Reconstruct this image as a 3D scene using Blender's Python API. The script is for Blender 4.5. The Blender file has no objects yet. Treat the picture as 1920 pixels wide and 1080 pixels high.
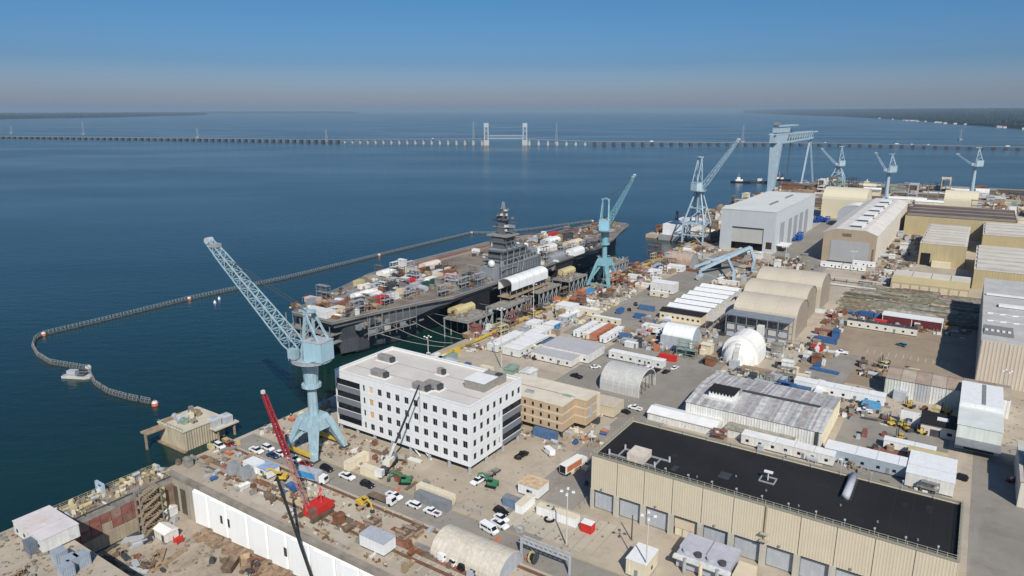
import bpy, math, random
from mathutils import Vector
random.seed(7)
S = bpy.context.scene
R = math.radians
# ---------------------------------------------------------------- camera
HAZE = 4.8e-5
F_PX, CAM_H, HOR = 1320.0, 110.0, 207.0          # focal length in photo pixels, height in metres, eye level row
PITCH = math.atan((540 - HOR) / F_PX)
cam = bpy.data.cameras.new('camera'); cam.sensor_width = 36.0; cam.lens = 36.0 * F_PX / 1920
cam.clip_start = 1.0; cam.clip_end = 120000.0
cam_o = bpy.data.objects.new('camera', cam); S.collection.objects.link(cam_o)
cam_o.location = (0, 0, CAM_H); cam_o.rotation_euler = (R(90) - PITCH, 0, 0)
S.camera = cam_o
# ---------------------------------------------------------------- sky, sun, exposure
SUN_EL, SHADOW_DIR = R(41.5), R(100)              # shadows fall towards this heading
w = bpy.data.worlds.new('World'); S.world = w; w.use_nodes = True
nt = w.node_tree; bg = nt.nodes['Background']
sky = nt.nodes.new('ShaderNodeTexSky'); sky.sky_type = 'NISHITA'; sky.sun_disc = False
sky.sun_elevation = SUN_EL
sky.sun_rotation = R(90) - (SHADOW_DIR + math.pi)
sky.altitude = 100; sky.air_density = 1.0; sky.dust_density = 1.6; sky.ozone_density = 2.5
tco = nt.nodes.new('ShaderNodeTexCoord'); sep = nt.nodes.new('ShaderNodeSeparateXYZ'); nt.links.new(tco.outputs['Generated'], sep.inputs[0])
rmp = nt.nodes.new('ShaderNodeValToRGB'); nt.links.new(sep.outputs[2], rmp.inputs[0])          # hazy lilac horizon rising to clear blue
e = rmp.color_ramp.elements; e[0].position = 0.0; e[0].color = (0.66, 0.72, 1.0, 1); e[1].position = 0.6; e[1].color = (0.22, 0.40, 0.60, 1)
for p_, c_ in ((0.02, (0.48, 0.545, 0.78)), (0.062, (0.24, 0.38, 0.60)), (0.14, (0.18, 0.37, 0.55)), (0.3, (0.18, 0.41, 0.60))):
    q_ = e.new(p_); q_.color = (*c_, 1)
hsv = nt.nodes.new('ShaderNodeVectorMath'); hsv.operation = 'MULTIPLY'; nt.links.new(sky.outputs[0], hsv.inputs[0]); nt.links.new(rmp.outputs[0], hsv.inputs[1])
hs2 = nt.nodes.new('ShaderNodeVectorMath'); hs2.operation = 'SCALE'; hs2.inputs['Scale'].default_value = 2.0
nt.links.new(hsv.outputs[0], hs2.inputs[0]); nt.links.new(hs2.outputs[0], bg.inputs[0])
bg.inputs[1].default_value = 0.075
sl = bpy.data.lights.new('sun', 'SUN'); sl.energy = 4.9; sl.angle = R(0.53); sl.color = (1.0, 0.945, 0.86)
so = bpy.data.objects.new('sun', sl); S.collection.objects.link(so); so.location = (30, -150, 260)
sd = Vector((math.cos(SHADOW_DIR) * math.cos(SUN_EL), math.sin(SHADOW_DIR) * math.cos(SUN_EL), -math.sin(SUN_EL)))
so.rotation_euler = sd.to_track_quat('-Z', 'Y').to_euler()
S.view_settings.view_transform = 'Standard'; S.view_settings.look = 'None'
S.view_settings.exposure = 0.0; S.view_settings.gamma = 1.0
S.cycles.max_bounces = 5; S.cycles.volume_bounces = 0; S.cycles.use_denoising = True
# ---------------------------------------------------------------- yard frame: u along the quay, v inland
YA = R(56.5); CU, SU = math.cos(YA), math.sin(YA)
def xy(u, v): return (u * CU + v * SU, u * SU - v * CU)
def ray(px, py):
    dx, dy = (px - 960) / F_PX, (540 - py) / F_PX
    c, s = math.cos(PITCH), math.sin(PITCH)
    return Vector((dx, c + dy * s, -s + dy * c))
def at(px, py, z=0.0):
    d = ray(px, py); t = (z - CAM_H) / d.z
    return d.x * t, d.y * t
def G(px, py, z=0.0):
    x, y = at(px, py, z); return x * CU + y * SU, x * SU - y * CU
# ---------------------------------------------------------------- materials
MATS = {}
def M(name, col, rough=0.75, var=0.18, scale=0.6, metal=0.0, streak=0.0, bump=0.0, dirt=0.0, dcol=(0.10, 0.07, 0.05), world=False):
    if name in MATS: return MATS[name]
    m = bpy.data.materials.new(name); m.use_nodes = True; MATS[name] = m
    n, l = m.node_tree.nodes, m.node_tree.links
    b = n['Principled BSDF']; b.inputs['Roughness'].default_value = rough; b.inputs['Metallic'].default_value = metal
    b.inputs['Specular IOR Level'].default_value = 0.3
    if world:
        tc = n.new('ShaderNodeNewGeometry'); co = tc.outputs['Position']
    else:
        tc = n.new('ShaderNodeTexCoord'); co = tc.outputs['Object']
    def noise(sc, det=4.0, vec=None, ro=0.6):
        t = n.new('ShaderNodeTexNoise'); t.inputs['Scale'].default_value = sc; t.inputs['Detail'].default_value = det
        t.inputs['Roughness'].default_value = ro
        l.new(vec or co, t.inputs['Vector']); return t.outputs['Fac']
    def ramp(fac, a, bb):
        r = n.new('ShaderNodeMapRange'); r.inputs[1].default_value = a; r.inputs[2].default_value = bb
        l.new(fac, r.inputs[0]); return r.outputs[0]
    def mix(fac, c1, c2, mode='MIX'):
        x = n.new('ShaderNodeMixRGB'); x.blend_type = mode
        for s_, v_ in ((0, fac), (1, c1), (2, c2)):
            if hasattr(v_, 'links'): l.new(v_, x.inputs[s_])
            elif isinstance(v_, (tuple, list)): x.inputs[s_].default_value = (*v_[:3], 1)
            else: x.inputs[s_].default_value = v_
        return x.outputs[0]
    lo = tuple(c * (1 - var) for c in col); hi = tuple(min(1, c * (1 + var)) for c in col)
    c = mix(ramp(noise(scale), 0.3, 0.7), lo, hi)
    if streak:
        mp = n.new('ShaderNodeMapping'); mp.inputs['Scale'].default_value = (1.3, 1.3, 0.06); l.new(co, mp.inputs[0])
        c = mix(ramp(noise(1.0, 3, mp.outputs[0]), 0.42, 0.75), c, tuple(x * (1 - streak) for x in col))
    if dirt:
        c = mix(ramp(noise(scale * 0.45, 6, ro=0.72), 0.55, 0.72), c, mix(dirt, c, dcol))
    l.new(c, b.inputs['Base Color'])
    if bump:
        bp = n.new('ShaderNodeBump'); bp.inputs['Strength'].default_value = bump; bp.inputs['Distance'].default_value = 0.1
        l.new(noise(scale * 4, 3), bp.inputs['Height']); l.new(bp.outputs[0], b.inputs['Normal'])
    return m
white = M('white_paint', (0.74, 0.74, 0.72), 0.55, 0.06, 0.4, streak=0.12)
white2 = M('white_weathered', (0.66, 0.65, 0.61), 0.7, 0.12, 0.5, streak=0.25, dirt=0.25)
roofwhite = M('roof_white', (0.72, 0.71, 0.68), 0.7, 0.08, 0.25, dirt=0.25, dcol=(.4, .36, .3))
offwall = M('office_panel_white', (0.73, 0.73, 0.715), 0.5, 0.03, 0.2, streak=0.06)
roofbeige = M('roof_beige', (0.56, 0.52, 0.47), 0.8, 0.08, 0.12, dirt=0.25, dcol=(.42, .38, .33))
cream = M('cream_paint', (0.66, 0.58, 0.42), 0.7, 0.10, 0.4, streak=0.15)
facade = M('beige_cladding', (0.545, 0.475, 0.35), 0.65, 0.05, 0.3, streak=0.05)
tanw = M('tan_wall', (0.47, 0.35, 0.225), 0.75, 0.07, 0.3, streak=0.12)
tanband = M('tan_band', (0.60, 0.50, 0.36), 0.75, 0.07, 0.3)
tanhall = M('tan_hall_wall', (0.37, 0.29, 0.205), 0.75, 0.08, 0.1, streak=0.12)
yellow_b = M('yellow_wall', (0.44, 0.36, 0.20), 0.75, 0.08, 0.1, streak=0.15)
fabric = M('tan_fabric', (0.50, 0.435, 0.34), 0.8, 0.07, 0.15, streak=0.10)
fabricw = M('white_fabric', (0.74, 0.72, 0.67), 0.7, 0.07, 0.3)
fabricg = M('grey_fabric', (0.47, 0.46, 0.43), 0.8, 0.1, 0.4, streak=0.2)
greyhall = M('pale_grey_cladding', (0.44, 0.46, 0.47), 0.6, 0.05, 0.1, streak=0.08)
greydoor = M('grey_door', (0.33, 0.335, 0.34), 0.6, 0.06, 0.4, streak=0.1)
palegrey = M('pale_grey_paint', (0.40, 0.42, 0.44), 0.6, 0.12, 0.6, streak=0.12)
midgrey = M('mid_grey_paint', (0.20, 0.21, 0.22), 0.65, 0.15, 0.6)
darkgrey = M('dark_grey', (0.055, 0.058, 0.062), 0.7, 0.25, 0.8)
black = M('black_membrane', (0.0135, 0.0130, 0.0135), 0.9, 0.35, 0.05, dirt=0.35, dcol=(.028, .027, .026))
rubber = M('rubber', (0.012, 0.012, 0.012), 0.85, 0.2)
glass = M('dark_glass', (0.012, 0.014, 0.017), 0.08, 0.2)
bandgrey = M('spandrel_grey', (0.17, 0.18, 0.20), 0.4, 0.06, 0.5)
ply = M('plywood', (0.50, 0.35, 0.18), 0.8, 0.1)
plyor = M('orange_board', (0.60, 0.36, 0.22), 0.8, 0.1)
concrete = M('concrete', (0.36, 0.32, 0.26), 0.9, 0.2, 0.15, streak=0.3, dirt=0.55, dcol=(.13, .10, .075), world=True)
steel = M('weathered_steel', (0.24, 0.225, 0.20), 0.7, 0.3, 0.7, dirt=0.5)
galv = M('galvanised', (0.36, 0.37, 0.37), 0.5, 0.15, 0.8, metal=0.2)
rust = M('rust', (0.19, 0.085, 0.045), 0.9, 0.4, 0.5)
brown = M('brown_clutter', (0.16, 0.115, 0.08), 0.9, 0.4, 0.6)
timber = M('timber', (0.30, 0.22, 0.14), 0.9, 0.3, 0.6)
craneblue = M('crane_blue', (0.31, 0.43, 0.475), 0.55, 0.14, 0.25, streak=0.3, dirt=0.45, dcol=(.26, .22, .17))
cranegrey = M('crane_grey_blue', (0.36, 0.46, 0.52), 0.55, 0.12, 0.25, streak=0.25)
craneteal = M('crane_teal', (0.19, 0.37, 0.41), 0.55, 0.15, 0.25, streak=0.3, dirt=.35, dcol=(.2, .17, .12))
navy = M('ship_grey', (0.115, 0.125, 0.135), 0.6, 0.14, 0.08, streak=0.25, dirt=0.3)
navyhull = M('hull_grey', (0.062, 0.070, 0.082), 0.6, 0.14, 0.05, streak=0.3, dirt=0.25)
navylight = M('ship_pale_grey', (0.25, 0.265, 0.275), 0.6, 0.14, 0.2, streak=0.25)
deckm = M('flight_deck', (0.20, 0.165, 0.13), 0.9, 0.35, 0.08, dirt=0.6, dcol=(.11, .095, .08))
red = M('red_paint', (0.50, 0.028, 0.022), 0.5, 0.12)
redb = M('brick_red', (0.22, 0.09, 0.07), 0.8, 0.25, 0.8)
orange = M('orange_paint', (0.46, 0.16, 0.08), 0.6, 0.12)
yellow = M('yellow_paint', (0.60, 0.40, 0.05), 0.55, 0.15)
paleyel = M('pale_yellow', (0.50, 0.42, 0.22), 0.7, 0.12)
blue = M('blue_paint', (0.045, 0.11, 0.25), 0.5, 0.15)
skyblue = M('bright_blue', (0.06, 0.24, 0.47), 0.55, 0.12)
green = M('green_paint', (0.04, 0.19, 0.09), 0.6, 0.15)
palegreen = M('pale_green', (0.23, 0.31, 0.24), 0.7, 0.2)
maroon = M('maroon', (0.12, 0.025, 0.03), 0.5, 0.15)
carwhite = M('car_white', (0.78, 0.78, 0.78), 0.25, 0.02)
carblack = M('car_black', (0.012, 0.012, 0.014), 0.2, 0.05)
carsilver = M('car_silver', (0.42, 0.43, 0.45), 0.25, 0.03, metal=0.4)
carblue = M('car_blue', (0.02, 0.05, 0.13), 0.25, 0.05)
carred = M('car_red', (0.22, 0.02, 0.02), 0.25, 0.05)
lampm = M('lamp_lens', (0.8, 0.8, 0.75), 0.2, 0.02)
# ---------------------------------------------------------------- mesh builder
class MB:
    def __init__(s): s.v = []; s.f = []
    def add(s, vs, fs):
        o = len(s.v); s.v += [tuple(p) for p in vs]; s.f += [tuple(i + o for i in f) for f in fs]; return s
    def box(s, x0, x1, y0, y1, z0, z1):
        return s.add([(x0, y0, z0), (x1, y0, z0), (x1, y1, z0), (x0, y1, z0), (x0, y0, z1), (x1, y0, z1), (x1, y1, z1), (x0, y1, z1)],
                     [(0, 3, 2, 1), (4, 5, 6, 7), (0, 1, 5, 4), (1, 2, 6, 5), (2, 3, 7, 6), (3, 0, 4, 7)])
    def cbox(s, c, d, rz=0.0):
        ca, sa = math.cos(rz), math.sin(rz); x, y, z = c; a, b, h = d[0] / 2, d[1] / 2, d[2]
        p = [(-a, -b), (a, -b), (a, b), (-a, b)]
        q = [(x + i * ca - j * sa, y + i * sa + j * ca) for i, j in p]
        return s.prism(q, z, z + h)
    def prism(s, poly, z0, z1, top=None):
        n = len(poly); t = top or poly
        return s.add([(*p[:2], z0) for p in poly] + [(*p[:2], z1) for p in t],
                     [tuple(range(n - 1, -1, -1)), tuple(range(n, 2 * n))] + [(i, (i + 1) % n, n + (i + 1) % n, n + i) for i in range(n)])
    def extr(s, prof, a, b, axis='x', inset=0.0):
        n = len(prof)
        if axis == 'x': g = lambda t, p: (t, p[0], p[1])
        else: g = lambda t, p: (p[0], t, p[1])
        return s.add([g(a, p) for p in prof] + [g(b, p) for p in prof],
                     [tuple(range(n - 1, -1, -1)), tuple(range(n, 2 * n))] + [(i, (i + 1) % n, n + (i + 1) % n, n + i) for i in range(n)])
    def sheet(s, prof, a, b, axis='x', th=0.15):
        inn = []
        n = len(prof); cx = sum(p[0] for p in prof) / n; cz = min(p[1] for p in prof)
        for p in prof:
            d = math.hypot(p[0] - cx, p[1] - cz) or 1; k = (d - th) / d
            inn.append((cx + (p[0] - cx) * k, cz + (p[1] - cz) * k))
        if axis == 'x': g = lambda t, p: (t, p[0], p[1])
        else: g = lambda t, p: (p[0], t, p[1])
        vs = [g(a, p) for p in prof] + [g(b, p) for p in prof] + [g(a, p) for p in inn] + [g(b, p) for p in inn]
        fs = []
        for i in range(n - 1):
            fs += [(i, i + 1, n + i + 1, n + i), (2 * n + i + 1, 2 * n + i, 3 * n + i, 3 * n + i + 1),
                   (i + 1, i, 2 * n + i, 2 * n + i + 1), (n + i, n + i + 1, 3 * n + i + 1, 3 * n + i)]
        return s.add(vs, fs)
    def beam(s, p, q, wd, hd=None):
        p, q = Vector(p), Vector(q); d = q - p
        if d.length < 1e-6: return s
        d.normalize(); up = Vector((0, 0, 1)) if abs(d.z) < 0.95 else Vector((1, 0, 0))
        a = d.cross(up).normalized(); b = a.cross(d); a *= wd / 2; b *= (hd or wd) / 2
        return s.add([p - a - b, p + a - b, p + a + b, p - a + b, q - a - b, q + a - b, q + a + b, q - a + b],
                     [(0, 3, 2, 1), (4, 5, 6, 7), (0, 1, 5, 4), (1, 2, 6, 5), (2, 3, 7, 6), (3, 0, 4, 7)])
    def tube(s, p, q, r0, r1=None, n=10):
        r1 = r0 if r1 is None else r1
        p, q = Vector(p), Vector(q); d = (q - p).normalized(); up = Vector((0, 0, 1)) if abs(d.z) < 0.95 else Vector((1, 0, 0))
        a = d.cross(up).normalized(); b = a.cross(d)
        ring = [(a * math.cos(2 * math.pi * i / n) - b * math.sin(2 * math.pi * i / n)) for i in range(n)]
        return s.add([p + e * r0 for e in ring] + [q + e * r1 for e in ring],
                     [tuple(range(n)), tuple(range(2 * n - 1, n - 1, -1))] + [(i, n + i, n + (i + 1) % n, (i + 1) % n) for i in range(n)])
    def lattice(s, p, q, w0, w1, n, r, faces=4):
        p, q = Vector(p), Vector(q); d = (q - p).normalized(); up = Vector((0, 0, 1)) if abs(d.z) < 0.95 else Vector((1, 0, 0))
        a = d.cross(up).normalized(); b = a.cross(d); sg = [(-1, -1), (1, -1), (1, 1), (-1, 1)]
        def cor(t, k):
            ww = (w0 + (w1 - w0) * t) / 2; return p + (q - p) * t + a * sg[k][0] * ww + b * sg[k][1] * ww
        for k in range(4): s.beam(cor(0, k), cor(1, k), r * 1.5)
        for i in range(n):
            for k in range(4):
                k2 = (k + 1) % 4
                t0, t1 = i / n, (i + 1) / n
                if (i + k) % 2: s.beam(cor(t0, k), cor(t1, k2), r)
                else: s.beam(cor(t0, k2), cor(t1, k), r)
                s.beam(cor(t1, k), cor(t1, k2), r)
        return s
    def mesh(s, name, m, smooth=False):
        me = bpy.data.meshes.new(name); me.from_pydata(s.v, [], s.f); me.materials.append(m)
        if smooth: me.polygons.foreach_set('use_smooth', [True] * len(me.polygons))
        me.update(); return me
    def build(s, name, m, parent=None, smooth=False):
        o = bpy.data.objects.new(name, s.mesh(name, m, smooth)); S.collection.objects.link(o)
        if parent: o.parent = parent
        return o
def obj(name, me, parent=None, loc=(0, 0, 0), rz=0.0):
    o = bpy.data.objects.new(name, me); S.collection.objects.link(o); o.location = loc
    if rz: o.rotation_euler = (0, 0, rz)
    if parent: o.parent = parent
    return o
def tag(o, label, cat, group=None):
    o['label'] = label; o['category'] = cat
    if group: o['group'] = group
    return o
def T(name, label, cat, u, v, z=0.0, rot=0.0, group=None):
    """an Empty at the base of a thing; local x runs along u, local y towards the water"""
    o = bpy.data.objects.new(name, None); S.collection.objects.link(o)
    o.location = (*xy(u, v), z); o.rotation_euler = (0, 0, YA + rot)
    return tag(o, label, cat, group)
def place(o, u, v, z=0.0, rot=0.0):
    o.location = (*xy(u, v), z); o.rotation_euler = (0, 0, YA + rot); return o
KIDS = {}
def dup(root, label, u, v, z=0.0, rot=0.0, group=None):
    r = root.copy(); S.collection.objects.link(r); place(r, u, v, z, rot); r['label'] = label
    if group: r['group'] = group
    for ch in list(root.children):
        c = ch.copy(); S.collection.objects.link(c); c.parent = r
        for g in list(ch.children):
            d = g.copy(); S.collection.objects.link(d); d.parent = c
    return r
def struct(o): o['kind'] = 'structure'; return o
def yard(o): o.rotation_euler = (0, 0, YA); return o       # meshes written in (u, -v)
# ---------------------------------------------------------------- the setting
def land_rect(name, u0, u1, v0, v1, z0, z1, m):
    return struct(yard(MB().box(u0, u1, -v1, -v0, z0, z1).build(name, m)))
def ground_mat(name, c0, c1, c2, seed=0.0):
    m = bpy.data.materials.new(name); m.use_nodes = True; n, l = m.node_tree.nodes, m.node_tree.links; b = n['Principled BSDF']
    b.inputs['Roughness'].default_value = 0.95; b.inputs['Specular IOR Level'].default_value = 0.2
    g = n.new('ShaderNodeNewGeometry'); mp = n.new('ShaderNodeMapping'); mp.inputs['Rotation'].default_value = (0, 0, -YA); mp.inputs['Location'].default_value = (seed, seed * 2, 0); l.new(g.outputs['Position'], mp.inputs[0])
    def nz(sc, det, stretch=None, ro=0.65):
        v = mp.outputs[0]
        if stretch:
            q = n.new('ShaderNodeMapping'); q.inputs['Scale'].default_value = stretch; l.new(v, q.inputs[0]); v = q.outputs[0]
        t = n.new('ShaderNodeTexNoise'); t.inputs['Scale'].default_value = sc; t.inputs['Detail'].default_value = det; t.inputs['Roughness'].default_value = ro; l.new(v, t.inputs['Vector']); return t.outputs['Fac']
    def mr(f, a, b_, hi=1.0):
        r = n.new('ShaderNodeMapRange'); r.inputs[1].default_value = a; r.inputs[2].default_value = b_; r.inputs[4].default_value = hi; l.new(f, r.inputs[0]); return r.outputs[0]
    def mx(f, x, y):
        k = n.new('ShaderNodeMixRGB'); l.new(f, k.inputs[0])
        for i_, v in ((1, x), (2, y)):
            if isinstance(v, tuple): k.inputs[i_].default_value = (*v, 1)
            else: l.new(v, k.inputs[i_])
        return k.outputs[0]
    c = mx(mr(nz(0.028, 6), 0.36, 0.62), c0, c1)
    c = mx(mr(nz(0.13, 7, None, 0.75), 0.50, 0.70, 0.75), c, c2)
    c = mx(mr(nz(0.09, 5, (1, 0.12, 1)), 0.55, 0.72, 0.5), c, tuple(x * 0.62 for x in c0))       # tyre tracks along v
    c = mx(mr(nz(0.09, 5, (0.12, 1, 1)), 0.57, 0.74, 0.45), c, tuple(min(1, x * 1.35) for x in c1)) # worn strips along u
    c = mx(mr(nz(0.9, 4), 0.60, 0.78, 0.5), c, tuple(x * 0.55 for x in c0))
    l.new(c, b.inputs['Base Color']); return m
ground = ground_mat('yard_ground', (0.355, 0.295, 0.22), (0.45, 0.385, 0.30), (0.28, 0.235, 0.18))
asphalt = ground_mat('asphalt', (0.225, 0.203, 0.172), (0.285, 0.258, 0.218), (0.185, 0.168, 0.145), 40.0)
slabm = ground_mat('concrete_apron', (0.40, 0.35, 0.27), (0.48, 0.425, 0.335), (0.31, 0.26, 0.195), 90.0)
dirtm = ground_mat('dock_dirt', (0.33, 0.275, 0.21), (0.42, 0.355, 0.28), (0.20, 0.16, 0.115), 150.0)
land_rect('ground', 108, 600, -203, 420, -15, 0, ground)
land_rect('ground', 600.0, 1175, -250, 420, -15, 0, ground)
land_rect('pier_ground', 53, 73, -207, -40, -15, 0, ground)
land_rect('ground', -250, 108, -40, 420, -15, 0, ground)
land_rect('dock_floor', 73, 108, -203, -40, -15, -13.8, dirtm)
land_rect('dock_floor', 12, 53, -203, -40, -15, -13.8, dirtm)
land_rect('pier_ground', -60, 12, -207, -40, -15, 0, ground)
Z = 0.02
def patch(name, u0, u1, v0, v1, m, z=Z): return land_rect(name, u0, u1, v0, v1, 0.001, z, m)
patch('road', 130, 139.5, -201, 60, asphalt)
patch('road', 139.5, 160, -100, -84, asphalt, 0.022)
patch('road', 160, 560, -100, -84, asphalt, 0.024)
patch('road', 222, 300, -138, -100, asphalt, 0.02)
patch('road', 300, 560, -168, -139, asphalt, 0.02)
patch('road', 300, 322, -140, -100, asphalt, 0.02)
patch('road', 560, 1000, -129, -95, asphalt, 0.02)
patch('road', 280, 345, -52, -36, asphalt, 0.02)
patch('brown_lot', 306, 424, -58, 14, ground_mat('brown_lot', (0.27, 0.205, 0.145), (0.33, 0.26, 0.185), (0.22, 0.175, 0.13), 60.0), 0.015)
patch('road', 195, 275, -30, 3, asphalt, 0.02)
patch('road', 130, 275, 10, 120, asphalt, 0.026)
patch('concrete_apron', 142, 158, -98, -70, slabm, 0.03)
patch('concrete_apron', 111, 127, -165, -125, slabm, 0.03)
# water: two great sheets round the yard
wm = bpy.data.materials.new('river_water'); wm.use_nodes = True
n, l = wm.node_tree.nodes, wm.node_tree.links; b = n['Principled BSDF']
b.inputs['IOR'].default_value = 1.33
geo = n.new('ShaderNodeNewGeometry')
def wn(sc, det, sx=1.0, sy=1.0, rot=0.0, ro=0.55):
    mp = n.new('ShaderNodeMapping'); mp.inputs['Scale'].default_value = (sx, sy, 1); mp.inputs['Rotation'].default_value = (0, 0, rot)
    t = n.new('ShaderNodeTexNoise'); t.inputs['Scale'].default_value = sc; t.inputs['Detail'].default_value = det; t.inputs['Roughness'].default_value = ro
    l.new(geo.outputs['Position'], mp.inputs[0]); l.new(mp.outputs[0], t.inputs['Vector']); return t.outputs['Fac']
big = wn(0.0016, 5, 1.0, 2.6, R(-12)); 
r1 = n.new('ShaderNodeMapRange'); l.new(big, r1.inputs[0]); r1.inputs[1].default_value = 0.38; r1.inputs[2].default_value = 0.64
cm = n.new('ShaderNodeMixRGB'); l.new(r1.outputs[0], cm.inputs[0]); cm.inputs[1].default_value = (0.0034, 0.0185, 0.0150, 1); cm.inputs[2].default_value = (0.005, 0.030, 0.026, 1)
l.new(cm.outputs[0], b.inputs['Base Color'])
r2 = n.new('ShaderNodeMapRange'); l.new(big, r2.inputs[0]); r2.inputs[1].default_value = 0.38; r2.inputs[2].default_value = 0.64
r2.inputs[3].default_value = 0.21; r2.inputs[4].default_value = 0.14; l.new(r2.outputs[0], b.inputs['Roughness'])
add = n.new('ShaderNodeMath'); add.operation = 'MULTIPLY_ADD'; l.new(wn(0.35, 4, 1, 2.0, R(25)), add.inputs[0]); add.inputs[1].default_value = 0.5
l.new(wn(0.09, 4, 1, 2.2, R(35)), add.inputs[2])
bp = n.new('ShaderNodeBump'); bp.inputs['Strength'].default_value = 0.28; bp.inputs['Distance'].default_value = 0.9
l.new(add.outputs[0], bp.inputs['Height']); l.new(bp.outputs[0], b.inputs['Normal'])
wb_ = MB()
def wrect(u0, u1, v0, v1): wb_.add([(u0, -v1, -3), (u1, -v1, -3), (u1, -v0, -3), (u0, -v0, -3)], [(0, 1, 2, 3)])
wrect(-30000, 1165, -60000, -203); wrect(1165, 60000, -60000, -203); wrect(1165, 60000, -203, 45000)
struct(yard(wb_.build('water', wm)))
# ================================================================ dry dock
def wavy(mb, L, y, z0, z1, pitch, d, x0=0.0):
    """ribbed sheet facing -y"""
    n = max(2, int(L / pitch)); p = L / n; pts = []
    for i in range(n):
        a = x0 + i * p
        pts += [(a, y), (a + p * .5, y), (a + p * .6, y - d), (a + p * .9, y - d)]
    pts.append((x0 + L, y))
    vs = [(x, yy, z0) for x, yy in pts] + [(x, yy, z1) for x, yy in pts]; k = len(pts)
    return mb.add(vs, [(i, i + 1, k + i + 1, k + i) for i in range(k - 1)])
def wavx(mb, L, x, z0, z1, pitch, d, y0=0.0):
    n = max(2, int(L / pitch)); p = L / n; pts = []
    for i in range(n):
        a = y0 + i * p
        pts += [(x, a), (x, a + p * .5), (x - d, a + p * .6), (x - d, a + p * .9)]
    pts.append((x, y0 + L))
    vs = [(xx, y, z0) for xx, y in pts] + [(xx, y, z1) for xx, y in pts]; k = len(pts)
    return mb.add(vs, [(i + 1, i, k + i, k + i + 1) for i in range(k - 1)])
dw = T('dock_wall', 'tall dock side wall of stained concrete and white panels below the crane rails', 'wall', 108, -203)
mb = MB()
mb.box(-0.6, -0.01, -163, 0, -13.8, -0.9); mb.build('concrete_face', concrete, dw)
MB().box(-1.1, 0.5, -163, 0.2, -0.9, 0.25).build('coping', M('coping', (.27, .235, .19), .95, .3, .2, dirt=.6, world=True), dw)
wpan = M('white_dock_panel', (0.86, 0.86, 0.84), 0.6, 0.02, 0.3, streak=0.05)
y = -16.0; k = 0
while y > -120:
    wd = (6.2, 2.2, 6.8, 2.0, 7.4, 2.6, 6.0, 1.8)[k % 8]; k += 1
    y2 = y - wd; d = 0.9 if wd > 3 else 0.15
    m_ = MB().add([(-.62, y, -1.6), (-.62, y2, -1.6), (-.62, y2, -12.9), (-.62, y, -12.9), (-.7 - d, y - .35, -1.9), (-.7 - d * .5, y2 + .2, -1.9), (-.7 - d * .5, y2 + .2, -12.6), (-.7 - d, y - .35, -12.6)],
                  [(4, 5, 6, 7)[::-1], (0, 4, 7, 3), (1, 2, 6, 5), (0, 1, 5, 4), (3, 7, 6, 2)])
    m_.build('white_panel', wpan, dw); y = y2 - 0.12
for yy in (-29.5, -33, -58, -84):
    MB().box(-1.35, -1.2, yy - .5, yy + .5, -8.4, -5.8).build('ladder_hatch', darkgrey, dw)
for yy in (-5.2, -9.4):
    MB().box(-0.75, -0.6, yy - 1.3, yy + 1.3, -12.5, -4).build('wall_recess', M('recess_brown', (.09, .07, .05), .9, .3, .4), dw)
# gate across the dock mouth
dg = T('dock_gate', 'rust red and beige steel gate closing the mouth of the empty dry dock', 'gate', 73, -198)
gatebeige = M('gate_beige', (0.34, 0.28, 0.20), 0.85, 0.14, 0.3, streak=0.3)
MB().box(0.1, 27.0, 0.0, 5.0, -13.2, -9.0).build('lower_plating', gatebeige, dg)
MB().box(0.1, 34.9, 0.4, 5.6, -13.8, -13.2).build('gate_sill', darkgrey, dg)
for i in range(9):
    x = 0.15 + i * 3.0
    MB().box(x, x + 2.85, 0.5 + .08 * (i % 2), 5.0, -8.95, -6.3).build('lower_panel', (gatebeige, redb, M('gate_brown', (.19, .115, .085), .9, .3, .6), redb)[i % 4], dg)
    MB().box(x, x + 2.85, 0.6 + .1 * (i % 3), 5.0, -6.2, -3.4).build('upper_panel', (redb, redb, M('faded_red', (.24, .15, .115), .85, .3, .6))[i % 3], dg)
MB().box(0.1, 34.9, 0.9, 5.0, -3.3, -0.4).build('top_girder', steel, dg)
MB().box(0.1, 34.9, 0.3, 9.0, -0.4, 0.1).build('walkway', M('walkway', (.26, .225, .18), .9, .25, .4, dirt=.5, world=True), dg)
MB().box(0.1, 34.9, 9.0, 9.6, -13.8, -0.4).build('outer_plating', concrete, dg)
MB().box(27.2, 34.9, 0.5, 8.8, -13.2, -3.4).build('bearing_block', M('bearing_block', (.22, .15, .11), .9, .3, .3), dg)
MB().box(30.3, 31.2, -0.1, 0.5, -12.6, -3.0).build('guide_strip', paleyel, dg)
for x in [i * 2.5 + .6 for i in range(14)]:
    MB().beam((x, 8.7, .1), (x, 8.7, 1.3), .09).build('rail_post', paleyel, dg)
MB().beam((0.6, 8.7, 1.25), (33.1, 8.7, 1.25), .07).beam((0.6, 8.7, .7), (33.1, 8.7, .7), .06).build('guard_rail', paleyel, dg)
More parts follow.
